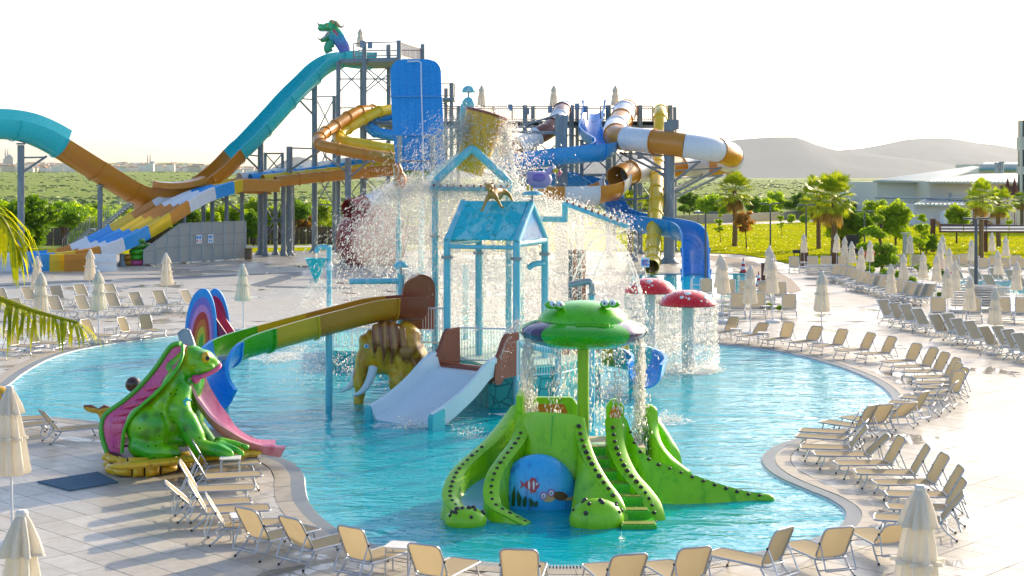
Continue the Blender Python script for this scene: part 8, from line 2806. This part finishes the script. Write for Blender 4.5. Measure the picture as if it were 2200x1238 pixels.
# life ring, barbecue, board, bins
c = P(1868, 546, 104); lr = thing('life_ring', 'orange life ring hanging on a post by the juniper', 'life ring', (c.x, c.y, 0))
m = MB(); m.tube([Vector((c.x + 0.3 * math.cos(2 * PI * i / 20), c.y, c.z + 0.3 * math.sin(2 * PI * i / 20))) for i in range(20)], 0.085, 10, closed=True); m.build('ring', paint('life_ring_orange', hexc('#e0451a'), 0.45, 0.1, 0.1, 4, 0.05), lr)
m = MB(); m.tube([(c.x, c.y + 0.15, 0), (c.x, c.y + 0.15, c.z + 0.4)], 0.04, 8); m.build('post', M_LAMP, lr)
b = G(1712, 568); bq = thing('barbecue', 'dark metal barbecue on legs at the lawn edge', 'barbecue', b)
m = MB(); m.box((b.x, b.y, 0.95), (0.55, 0.4, 0.25)); m.build('firebox', M_JOINT, bq, 0)
for sx in (-1, 1):
    m = MB(); m.bar((b.x + sx * 0.2, b.y, 0), (b.x + sx * 0.2, b.y, 0.85), 0.05); m.build('leg', M_JOINT, bq, 0)
for u, v, w_, h_, lab in ((1728, 572, 0.5, 1.25, 'dark brown litter bin behind the lawn umbrella'), (1793, 568, 0.45, 1.1, 'dark litter bin below the palm pair'), (1640, 628, 0.22, 1.6, 'grey brown post by the splash pool umbrellas')):
    b = G(u, v); o = thing('litter_bin' if h_ < 1.5 else 'square_post', lab, 'bin' if h_ < 1.5 else 'post', b)
    m = MB(); m.prism(rrect(-w_ / 2, w_ / 2, -w_ / 2, w_ / 2, 0.03), 0, h_, c=(b.x, b.y, 0)); m.build('body', M_WOODR, o, 20)
    m = MB(); m.prism(rrect(-w_ / 2 - 0.02, w_ / 2 + 0.02, -w_ / 2 - 0.02, w_ / 2 + 0.02, 0.03), h_, h_ + 0.05, c=(b.x, b.y, 0)); m.build('lid', M_LAMP, o, 20)
b = G(1831, 560); o = thing('notice_board', 'dark framed notice board under the bushy tree', 'board', b)
m = MB(); m.box((b.x, b.y, 1.2), (0.9, 0.1, 1.6)); m.build('board', M_JOINT, o, 0)
for sx in (-1, 1):
    m = MB(); m.bar((b.x + sx * 0.45, b.y, 0), (b.x + sx * 0.45, b.y, 2.0), 0.07); m.build('post', M_WOODR, o, 0)
# brown box at the end of the enclosure
b = G(534, 558); o = thing('wooden_box', 'small brown box at the end of the mesh enclosure', 'box', b)
m = MB(); m.box((b.x, b.y, 0.42), (0.5, 0.5, 0.8)); m.build('body', M_TIMB, o, 0); m = MB(); m.box((b.x, b.y, 0.85), (0.56, 0.56, 0.06)); m.build('lid', M_WOODR, o, 0)
# traffic cones
M_CONE = paint('cone_red', hexc('#c02a34'), 0.45, 0.1, 0.1, 4, 0.05)
for u, v, lab in ((1597, 586, 'red and white striped cone at the far rim of the splash pool'), (1630, 620, 'red and white striped cone at the near rim of the splash pool')):
    b = G(u, v); o = thing('traffic_cone', lab, 'cone', b, 'striped cones'); 
    hh_ = 0.95
    for k in range(5):
        z0, z1 = hh_ * k / 5, hh_ * (k + 1) / 5
        r0, r1_ = 0.22 * (1 - 0.9 * k / 5), 0.22 * (1 - 0.9 * (k + 1) / 5)
        m = MB(); m.lathe([(r0, z0 + 0.04), (r1_, z1 + 0.04)], 18, b); m.build('stripe_band', M_CONE if k % 2 == 0 else M_WHITEP, o)
    m = MB(); m.box((b.x, b.y, 0.02), (0.5, 0.5, 0.04)); m.build('foot', M_JOINT, o, 0)
# sign at the yellow tube exit
b = G(1386, 612); o = thing('warning_sign', 'small blue and white warning sign beside the yellow tube exit', 'sign', b)
m = MB(); m.tube([b, b + Vector((0, 0, 1.1))], 0.03, 8); m.build('post', M_STEEL, o)
m = MB(); m.box((b.x, b.y - 0.04, 1.35), (0.5, 0.03, 0.6)); bd = m.build('panel', M_WHITEP, o, 0)
m = MB(); m.box((b.x, b.y - 0.065, 1.33), (0.46, 0.02, 0.36)); m.build('blue_field', M_BLUEF, bd, 0)
m = MB(); m.tube([Vector((b.x + 0.12 * math.cos(2 * PI * i / 16), b.y - 0.085, 1.33 + 0.12 * math.sin(2 * PI * i / 16))) for i in range(16)], 0.025, 6, closed=True); m.build('red_ring', M_RED, bd)
# ladder rails of the splash pool
b = G(1497, 640); o = thing('pool_ladder', 'steel ladder rails in front of the blue slide end', 'ladder', b)
for sx in (-1, 1):
    m = MB(); m.tube(crom([b + Vector((sx * 0.25, 0, 0)), b + Vector((sx * 0.25, 0, 0.8)), b + Vector((sx * 0.25, 0.2, 1.0)), b + Vector((sx * 0.25, 0.5, 0.8)), b + Vector((sx * 0.25, 0.55, 0.0))], 4), 0.03, 8); m.build('rail', M_WHITEMET, o)
for k in range(3):
    m = MB(); m.bar(b + Vector((-0.25, 0, 0.2 + 0.25 * k)), b + Vector((0.25, 0, 0.2 + 0.25 * k)), 0.05); m.build('rung', M_WHITEMET, o, 0)
b = G(1500, 650); o = thing('wooden_crate', 'small slatted wooden box by the pool ladder', 'crate', b)
for k in range(4):
    m = MB(); m.box((b.x, b.y, 0.08 + 0.12 * k), (0.7, 0.5, 0.1)); m.build('slat', M_TIMB, o, 0)
# van in front of the white hall
vb = G(2060, 486)
van = thing('parked_van', 'white minivan parked in front of the white hall', 'van', vb)
side = [(-2.2, 0.35), (-2.25, 0.9), (-2.15, 1.75), (-1.9, 1.95), (0.6, 1.95), (1.35, 1.15), (2.1, 0.95), (2.25, 0.6), (2.2, 0.35)]
m = MB(); m.prism(side, -0.9, 0.9, M=Matrix.Rotation(R(90), 3, 'X'), c=vb); m.build('body', M_WHITEP, van, 30)
m = MB(); m.prism([(-1.9, 1.15), (-1.85, 1.75), (-0.75, 1.78), (-0.75, 1.15)], -0.92, 0.92, M=Matrix.Rotation(R(90), 3, 'X'), c=vb); m.build('window', M_GLASSD, van, 0)
m = MB(); m.prism([(-0.6, 1.15), (-0.6, 1.78), (0.45, 1.78), (1.05, 1.18)], -0.92, 0.92, M=Matrix.Rotation(R(90), 3, 'X'), c=vb); m.build('window', M_GLASSD, van, 0)
for sx in (-1.4, 1.4):
    for sy in (-0.85, 0.85):
        m = MB(); m.tube([vb + Vector((sx, sy - 0.1, 0.33)), vb + Vector((sx, sy + 0.1, 0.33))], 0.33, 16); wh = m.build('wheel', M_JOINT, van)
        m = MB(); m.tube([vb + Vector((sx, sy - 0.115, 0.33)), vb + Vector((sx, sy + 0.115, 0.33))], 0.19, 12); m.build('rim', M_STEEL, wh)
# person among the right hand umbrellas
pb = G(2043, 620)
per = thing('person', 'person in a bright pink top bending among the white umbrellas', 'person', pb)
skin = paint('skin', hexc('#9a6a4c'), 0.5, 0.1, 0, 6, 0.03)
cl = lambda h: paint('cloth_' + h[1:], hexc(h), 0.85, 0.12, 0, 8, 0.1)
S_ = 1.0
def pq(x, y, z):
    return pb + Vector((x, y, z))
organic('body', [('c', [(pq(-0.10, 0, 0.05), 0.06), (pq(-0.10, 0, 0.45), 0.07), (pq(-0.09, 0.05, 0.88), 0.095)]), ('c', [(pq(0.10, 0, 0.05), 0.06), (pq(0.10, 0, 0.45), 0.07), (pq(0.09, 0.05, 0.88), 0.095)]), ('e', pq(-0.10, -0.06, 0.04), (0.05, 0.12, 0.04)), ('e', pq(0.10, -0.06, 0.04), (0.05, 0.12, 0.04)),
                 ('c', [(pq(0, 0.05, 0.92), 0.15), (pq(-0.04, -0.02, 1.15), 0.15), (pq(-0.10, -0.14, 1.36), 0.16)]), ('c', [(pq(-0.12, -0.18, 1.42), 0.06), (pq(-0.14, -0.22, 1.52), 0.06)]), ('e', pq(-0.15, -0.26, 1.60), (0.085, 0.10, 0.115)),
                 ('c', [(pq(-0.28, -0.14, 1.38), 0.06), (pq(-0.34, -0.22, 1.12), 0.045), (pq(-0.30, -0.42, 0.98), 0.035)]), ('c', [(pq(0.08, -0.14, 1.38), 0.06), (pq(0.14, -0.22, 1.12), 0.045), (pq(0.08, -0.42, 0.98), 0.035)])], 0.025, skin, per, None, 3)
organic('top', [('c', [(pq(0, 0.05, 0.92), 0.18), (pq(-0.04, -0.02, 1.15), 0.18), (pq(-0.10, -0.14, 1.36), 0.19)]), ('c', [(pq(-0.26, -0.14, 1.38), 0.085), (pq(-0.33, -0.2, 1.18), 0.07)]), ('c', [(pq(0.07, -0.14, 1.38), 0.085), (pq(0.13, -0.2, 1.18), 0.07)])], 0.03, cl('#e0289a'), per, None, 3)
organic('trousers', [('c', [(pq(-0.10, 0, 0.3), 0.085), (pq(-0.09, 0.05, 0.9), 0.12)]), ('c', [(pq(0.10, 0, 0.3), 0.085), (pq(0.09, 0.05, 0.9), 0.12)]), ('e', pq(0, 0.05, 0.92), (0.2, 0.16, 0.13))], 0.03, cl('#2a3038'), per, None, 3)
m = MB(); m.ball(pq(-0.15, -0.24, 1.63), (0.092, 0.105, 0.105), 14, 10); m.build('hair', M_JOINT, per)
# ================================================================ falling water, spray and splashes
M_DROP, nt, out = nodes_of('water_drops')
gl = nt.nodes.new('ShaderNodeBsdfGlossy'); gl.inputs['Roughness'].default_value = 0.12
gl.inputs['Color'].default_value = (1, 1, 1, 1)
tl = nt.nodes.new('ShaderNodeBsdfTranslucent'); tl.inputs[0].default_value = (1.0, 0.92, 0.78, 1)  # warm tint puts golden sunlight into the drop colour; water itself is neutral
df = nt.nodes.new('ShaderNodeBsdfDiffuse'); df.inputs[0].default_value = (0.92, 0.95, 0.97, 1)
m1 = nt.nodes.new('ShaderNodeMixShader'); m1.inputs[0].default_value = 0.45
nt.links.new(df.outputs[0], m1.inputs[1]); nt.links.new(tl.outputs[0], m1.inputs[2])
m2 = nt.nodes.new('ShaderNodeMixShader'); m2.inputs[0].default_value = 0.25
nt.links.new(m1.outputs[0], m2.inputs[1]); nt.links.new(gl.outputs[0], m2.inputs[2])
tp = nt.nodes.new('ShaderNodeBsdfTransparent')
m3 = nt.nodes.new('ShaderNodeMixShader'); m3.inputs[0].default_value = 0.3
nt.links.new(m2.outputs[0], m3.inputs[1]); nt.links.new(tp.outputs[0], m3.inputs[2])
nt.links.new(m3.outputs[0], out.inputs[0])
nrg = np.random.default_rng(4)
OCT_V = np.array([(1, 0, 0), (-1, 0, 0), (0, 1, 0), (0, -1, 0), (0, 0, 1), (0, 0, -1)], dtype=np.float64)
OCT_F = np.array([(0, 2, 4), (2, 1, 4), (1, 3, 4), (3, 0, 4), (2, 0, 5), (1, 2, 5), (3, 1, 5), (0, 3, 5)])
def drops(name, pos, rad, label, vel=None, stretch=None):
    """one mass of droplets; each is a small stretched octahedron along its fall"""
    pos = np.asarray(pos); n_ = len(pos)
    rad = np.broadcast_to(np.asarray(rad, dtype=float), (n_,))
    S = np.repeat(rad[:, None], 3, 1)
    if stretch is not None:
        S = S.copy(); S[:, 2] *= stretch
    V = (OCT_V[None] * S[:, None, :])
    if vel is not None:                                # lean along the velocity
        vx = np.clip(vel[:, 0] / np.minimum(-0.8, vel[:, 2] - 0.8), -1.5, 1.5)
        V[:, :, 0] += V[:, :, 2] * vx[:, None]
    V = (V + pos[:, None, :]).reshape(-1, 3)
    Fc = (OCT_F[None] + (np.arange(n_) * 6)[:, None, None]).reshape(-1, 3)
    me = bpy.data.meshes.new(name)
    me.vertices.add(len(V)); me.vertices.foreach_set('co', V.ravel())
    me.loops.add(Fc.size); me.loops.foreach_set('vertex_index', Fc.ravel().astype(np.int32))
    me.polygons.add(len(Fc)); me.polygons.foreach_set('loop_start', np.arange(0, Fc.size, 3, dtype=np.int32))
    me.update(calc_edges=True)
    me.shade_smooth()
    me.materials.append(M_DROP)
    o = bpy.data.objects.new(name, me)
    COL.objects.link(o)
    return tag(o, label, None, None, 'stuff')
def ballistic(origin, n_, vmean, vsd, tmax, rmin, rmax, osd=0.05, tmin=0.0, gpow=1.0):
    o = np.array(origin)
    if o.ndim == 1:
        o = np.repeat(o[None], n_, 0)
    v = np.array(vmean)[None] + nrg.normal(size=(n_, 3)) * np.array(vsd)[None]
    t = tmin + (tmax - tmin) * nrg.random(n_) ** gpow
    p = o + nrg.normal(size=(n_, 3)) * osd + v * t[:, None]
    p[:, 2] -= 4.9 * t * t
    vv = v.copy(); vv[:, 2] -= 9.8 * t
    k = p[:, 2] > ZW
    r_ = rmin + (rmax - rmin) * nrg.random(n_) ** 2.5
    return p[k], vv[k], r_[k]
def seg_pts(a, b, n_):
    t = nrg.random(n_)[:, None]
    return np.array(a)[None] * (1 - t) + np.array(b)[None] * t
def cat(parts):
    return tuple(np.concatenate([q[i] for q in parts]) for i in range(3))
# spray of the tipping bucket and the rain bars
parts = []
bl_, br_ = P(1000, 262, 46.6), P(1078, 262, 46.6)
parts.append(ballistic(seg_pts(P(985, 300, 46.4), P(1005, 262, 46.4), 13000), 13000, (-1.7, -0.3, 0.4), (1.3, 0.7, 1.0), 1.35, 0.004, 0.020, 0.12))
parts.append(ballistic(seg_pts(P(1070, 330, 46.4), P(1085, 270, 46.4), 11000), 11000, (0.9, -0.2, 0.6), (0.9, 0.6, 1.0), 1.25, 0.004, 0.020, 0.12))
parts.append(ballistic(seg_pts(P(1000, 260, 46.6), P(1075, 255, 46.6), 6000), 6000, (0.1, -0.2, 0.8), (0.7, 0.5, 0.7), 0.75, 0.006, 0.02, 0.15))
# wide fans from the two rain bars, falling all around the castle
parts.append(ballistic(seg_pts(P(925, 405, 45.6), P(1098, 407, 45.6), 28000), 28000, (-0.3, 0.4, 0.6), (1.5, 0.9, 0.7), 1.25, 0.004, 0.019, 0.08))
parts.append(ballistic(seg_pts(P(1100, 410, 46.5), P(1348, 487, 43.0), 24000), 24000, (0.0, 0.5, 0.7), (0.8, 0.8, 0.7), 1.2, 0.004, 0.019, 0.08))
parts.append(ballistic(seg_pts(P(845, 420, 48), P(925, 400, 46.5), 14000), 14000, (-1.6, 0.3, 0.9), (1.2, 0.7, 0.8), 1.25, 0.006, 0.022, 0.15))
# dense curtain behind the playhouse
for k in range(5):
    ua, ub = 880 + 70 * k, 960 + 75 * k
    parts.append(ballistic(seg_pts(P(ua, 440, 46.8), P(ub, 440, 46.8), 7000), 7000, (0, 0.2, -0.2), (0.5, 0.5, 0.5), 1.1, 0.004, 0.017, 0.12, 0.05))
p_, v_, r_ = cat(parts)
drops('water_spray', p_, r_, 'backlit spray of drops bursting from the tipping bucket and rain bars', v_, 1.4 + 2.2 * nrg.random(len(p_)) ** 2)
# solid pour out of the supply pipe and bucket lip
def stream(name, pts, r0, label, n_=40, wob=0.35):
    path = crom(pts, 10)
    mbx = MB()
    mbx.tube(path, [r0 * (0.7 + wob * math.sin(i * 1.7) + wob * 0.6 * math.sin(i * 0.63 + 1)) for i in range(len(path))], 8)
    o = mbx.build(name, M_DROP, None, 80, kind='stuff', label=label)
    return path
def arc(a, b, apex, n_=9):
    """parabola-like path a -> b rising apex metres above the chord"""
    a, b = Vector(a), Vector(b)
    return [a.lerp(b, i / (n_ - 1)) + Vector((0, 0, 4 * apex * (i / (n_ - 1)) * (1 - i / (n_ - 1)))) for i in range(n_)]
stream('water_stream', [P(1011, 238, 47.3), P(1013, 258, 47.2), P(1011, 275, 47.0), P(1014, 300, 46.9)], 0.12, 'white stream pouring from the bucket supply pipe')
stream('water_stream', [P(1080, 268, 46.6), P(1088, 290, 46.4), P(1096, 330, 46.2), P(1106, 380, 46.0), P(1114, 420, 45.9)], 0.10, 'white sheet of water falling from the bucket rim')
# arching jets
jets = [arc(P(1228, 612, 40), P(1392, 690, 38.5), 1.75), arc(P(1262, 650, 40), P(1384, 650, 38.8), 1.6), arc(P(1118, 688, 41.6), P(1058, 790, 40.8), 0.35), arc(P(1120, 692, 41.6), P(1075, 770, 40.8), 0.25), arc(P(1130, 690, 41.6), P(1155, 705, 41.0), 0.1), [P(1240, 705, 41), P(1225, 760, 41), P(1208, 830, 41)]]
for k, a in enumerate(jets):
    stream('water_jet', a, 0.034 if k < 2 else 0.02, ['tall arching jet landing by the mushroom fountains', 'second arching jet beside the spout pipe', 'thin jet arching left onto the white slide', 'second thin jet arching left onto the white slide', 'short thin jet beside the castle railing', 'thin straight jet beside the frog post'][k], 30, 0.3)
    path = crom(a, 6)
    base_ = np.array([tuple(path[int(i)]) for i in nrg.integers(0, len(path), 500)])
    q, vv, rr_ = ballistic(base_, 500, (0, 0, -0.2), (0.25, 0.2, 0.3), 0.3, 0.006, 0.018, 0.03)
    drops('water_spray', q, rr_, 'loose drops around the ' + ['tall arching jet', 'second arching jet', 'first thin jet', 'second thin jet', 'short jet', 'straight jet'][k], vv, 1.5)
# curtains
def curtain(c, R_, z1, n_, a0, a1, label, thick=0.05):
    an = a0 + (a1 - a0) * nrg.random(n_)
    lanes = np.round(an / (2 * PI) * 64) / 64 * 2 * PI
    an = np.where(nrg.random(n_) < 0.6, lanes + nrg.normal(size=n_) * 0.012, an)
    t = nrg.random(n_) ** 0.75
    z = z1 + (ZW - z1) * t
    rad_ = R_ + nrg.normal(size=n_) * thick * (0.25 + 1.6 * t)
    p = np.stack([c[0] + rad_ * np.cos(an), c[1] + rad_ * np.sin(an), z], 1)
    drops('water_curtain', p, 0.007 + 0.014 * nrg.random(n_) ** 2, label, None, 2.0 + 2.5 * (1 - t))
    # splash ring on the pool
    m_ = n_ // 3
    an = a0 + (a1 - a0) * nrg.random(m_)
    rad_ = R_ + nrg.normal(size=m_) * 0.16
    p = np.stack([c[0] + rad_ * np.cos(an), c[1] + rad_ * np.sin(an), ZW + np.abs(nrg.normal(size=m_)) * 0.10], 1)
    drops('water_splash', p, 0.008 + 0.02 * nrg.random(m_) ** 2, label + ', splash where it lands')
for o in [q for q in bpy.data.objects if q.name.startswith('mushroom_fountain')]:
    cap_ = [c_ for c_ in o.children if c_.name.startswith('cap')][0]
    R_ = max(abs(v_.co.x) for v_ in cap_.data.vertices) - 0.02
    zr_ = min(v_.co.z for v_ in cap_.data.vertices) + o.location.z
    curtain((o.location.x, o.location.y), R_, zr_, 4200, 0, 2 * PI, 'beaded water curtain falling from the ' + ('near' if o.location.y < 53 else 'rear') + ' red mushroom')
fz_ = zf(722)
for a0, a1, n_, nm in ((R(176), R(214), 2200, 'left flank'), (R(-34), R(4), 2200, 'right flank'), (R(232), R(246), 380, 'front left'), (R(-64), R(-52), 380, 'front right'), (R(60), R(120), 900, 'rear')):
    an0 = (a0 + a1) / 2
    curtain((fb.x, fd), 1.26, fz_, n_, a0, a1, 'water curtain falling from the frog fountain ' + nm, 0.06)
# sheets of water directly under the frog rim
for a0, a1, nm in ((R(182), R(206), 'left'), (R(-26), R(-4), 'right')):
    for k in range(7):
        an = a0 + (a1 - a0) * (k + 0.5) / 7
        p0_ = Vector((fb.x + 1.27 * math.cos(an), fd + 1.27 * math.sin(an), zf(714)))
        stream('water_strand', [p0_, p0_ + Vector((0.02, 0, -0.3)), p0_ + Vector((rng.uniform(-0.06, 0.06), 0, -0.75)), p0_ + Vector((rng.uniform(-0.1, 0.1), 0, -1.3 - 0.4 * rng.random()))], 0.028, f'strand of water, {ORD[k]} under the {nm} rim of the frog fountain')
# cone sprayer drips
parts = []
for k in range(16):
    an = 2 * PI * k / 16
    parts.append(ballistic((cp.x, cd, P(0, 600, cd).z), 130, (1.25 * math.cos(an), 1.25 * math.sin(an), 0.4), (0.08, 0.08, 0.1), 0.95, 0.007, 0.02, 0.03))
p_, v_, r_ = cat(parts)
drops('water_spray', p_, r_, 'fine jets fanning from the teal cone sprayer', v_, 2.2)
stream('water_stream', [P(680, 541, cd), P(679, 548, cd), P(679, 556, cd)], 0.05, 'short stream filling the teal cone')
# vertical drip from the branch pipe
stream('water_stream', [P(755, 610, 44.9), P(755, 650, 44.9), P(756, 700, 44.9), P(756, 780, 44.9)], 0.02, 'thin stream dripping from the end of the left branch pipe')
# splashes on the pool surface
parts = []
for u, v, r_, n_ in ((615, 768, 0.9, 900), (640, 752, 0.7, 500), (590, 778, 0.8, 500), (1010, 935, 0.7, 300), (890, 918, 0.6, 400), (1230, 900, 0.9, 700), (1180, 905, 0.8, 600), (1440, 905, 0.5, 500), (1420, 812, 1.0, 500), (1300, 890, 0.7, 400), (780, 800, 0.8, 400), (700, 780, 1.0, 500), (1130, 890, 0.6, 500)):
    c_ = G(u, v, ZW)
    parts.append(ballistic((c_.x, c_.y, ZW + 0.01), n_, (0, 0, 1.0), (0.9 * r_, 0.9 * r_, 0.7), 0.3, 0.008, 0.026, (0.35 * r_, 0.5 * r_, 0.01)))
p_, v_, r_ = cat(parts)
drops('water_splash', p_, r_, 'white splashes scattered on the pool where jets land', v_, 1.0)
# thin foam sheets on the churned water
M_FOAM, nt, out = nodes_of('water_foam')
v = wpos(nt)
fo = ramp(nt, noise(nt, 5.0, 7, 0.75, v, 1.2), [(0.46, 0.0), (0.58, 1.0)])
tr = nt.nodes.new('ShaderNodeBsdfTransparent')
df = nt.nodes.new('ShaderNodeBsdfDiffuse'); df.inputs[0].default_value = (0.9, 0.95, 0.96, 1)
mx = nt.nodes.new('ShaderNodeMixShader')
nt.links.new(fo, mx.inputs[0]); nt.links.new(tr.outputs[0], mx.inputs[1]); nt.links.new(df.outputs[0], mx.inputs[2])
nt.links.new(mx.outputs[0], out.inputs[0])
for k, (u, v, ru, rv, nm) in enumerate(((1478, 797, 1.25, 1.2, 'the near mushroom'), (1400, 756, 1.2, 1.2, 'the rear mushroom'), (615, 766, 1.6, 1.5, 'the cone sprayer'), (1160, 893, 1.3, 0.9, 'the castle front'), (1435, 905, 0.8, 0.7, 'the landing jets'), (880, 915, 1.2, 0.5, 'the wide slide'))):
    c_ = G(u, v, ZW)
    poly = [(ru * math.cos(2 * PI * i / 22) * rng.uniform(0.75, 1.1), rv * math.sin(2 * PI * i / 22) * rng.uniform(0.75, 1.1)) for i in range(22)]
    m = MB(); m.add([(c_.x + x, c_.y + y, ZW + 0.006) for x, y in poly], [tuple(range(22))]); m.build('foam', M_FOAM, None, 0, kind='stuff', label='patchy white foam on the water around ' + nm)

# fine mist hanging in the spray
mv, nt, out = nodes_of('fine_mist')
pv = nt.nodes.new('ShaderNodeVolumePrincipled')
pv.inputs['Color'].default_value = (1.0, 0.98, 0.95, 1)
pv.inputs['Density'].default_value = 0.2
pv.inputs['Anisotropy'].default_value = 0.45
nt.links.new(pv.outputs[0], out.inputs['Volume'])
mist = organic('mist', [('e', P(u, v, d), r_) for u, v, d, r_ in ((1010, 420, 47.4, (1.5, 0.8, 1.5)), (900, 470, 48, (1.7, 0.9, 1.6)), (1040, 540, 47.6, (2.3, 0.9, 1.8)), (1210, 520, 46.8, (1.7, 0.9, 1.4)), (820, 520, 48, (1.1, 0.7, 1.1)), (1290, 560, 46, (1.0, 0.7, 0.9)), (1000, 640, 47.5, (2.0, 0.8, 1.2)))], 0.25, mv, None, None, 6)
tag(mist, 'pale sunlit mist hanging around the tipping bucket and castle', None, None, 'stuff')
# ================================================================ haze (the air itself)
hz, nt, out = nodes_of('haze_air')
pv = nt.nodes.new('ShaderNodeVolumePrincipled')
pv.inputs['Color'].default_value = (0.80, 0.88, 1.0, 1)
pv.inputs['Density'].default_value = 0.00003
pv.inputs['Anisotropy'].default_value = 0.35
nt.links.new(pv.outputs[0], out.inputs['Volume'])
mb = MB()
mb.box((0, 6200, 178), (18000, 12800, 365))
mb.build('haze', hz, smooth=0, kind='stuff', label='pale warm haze over the plain and mountains')
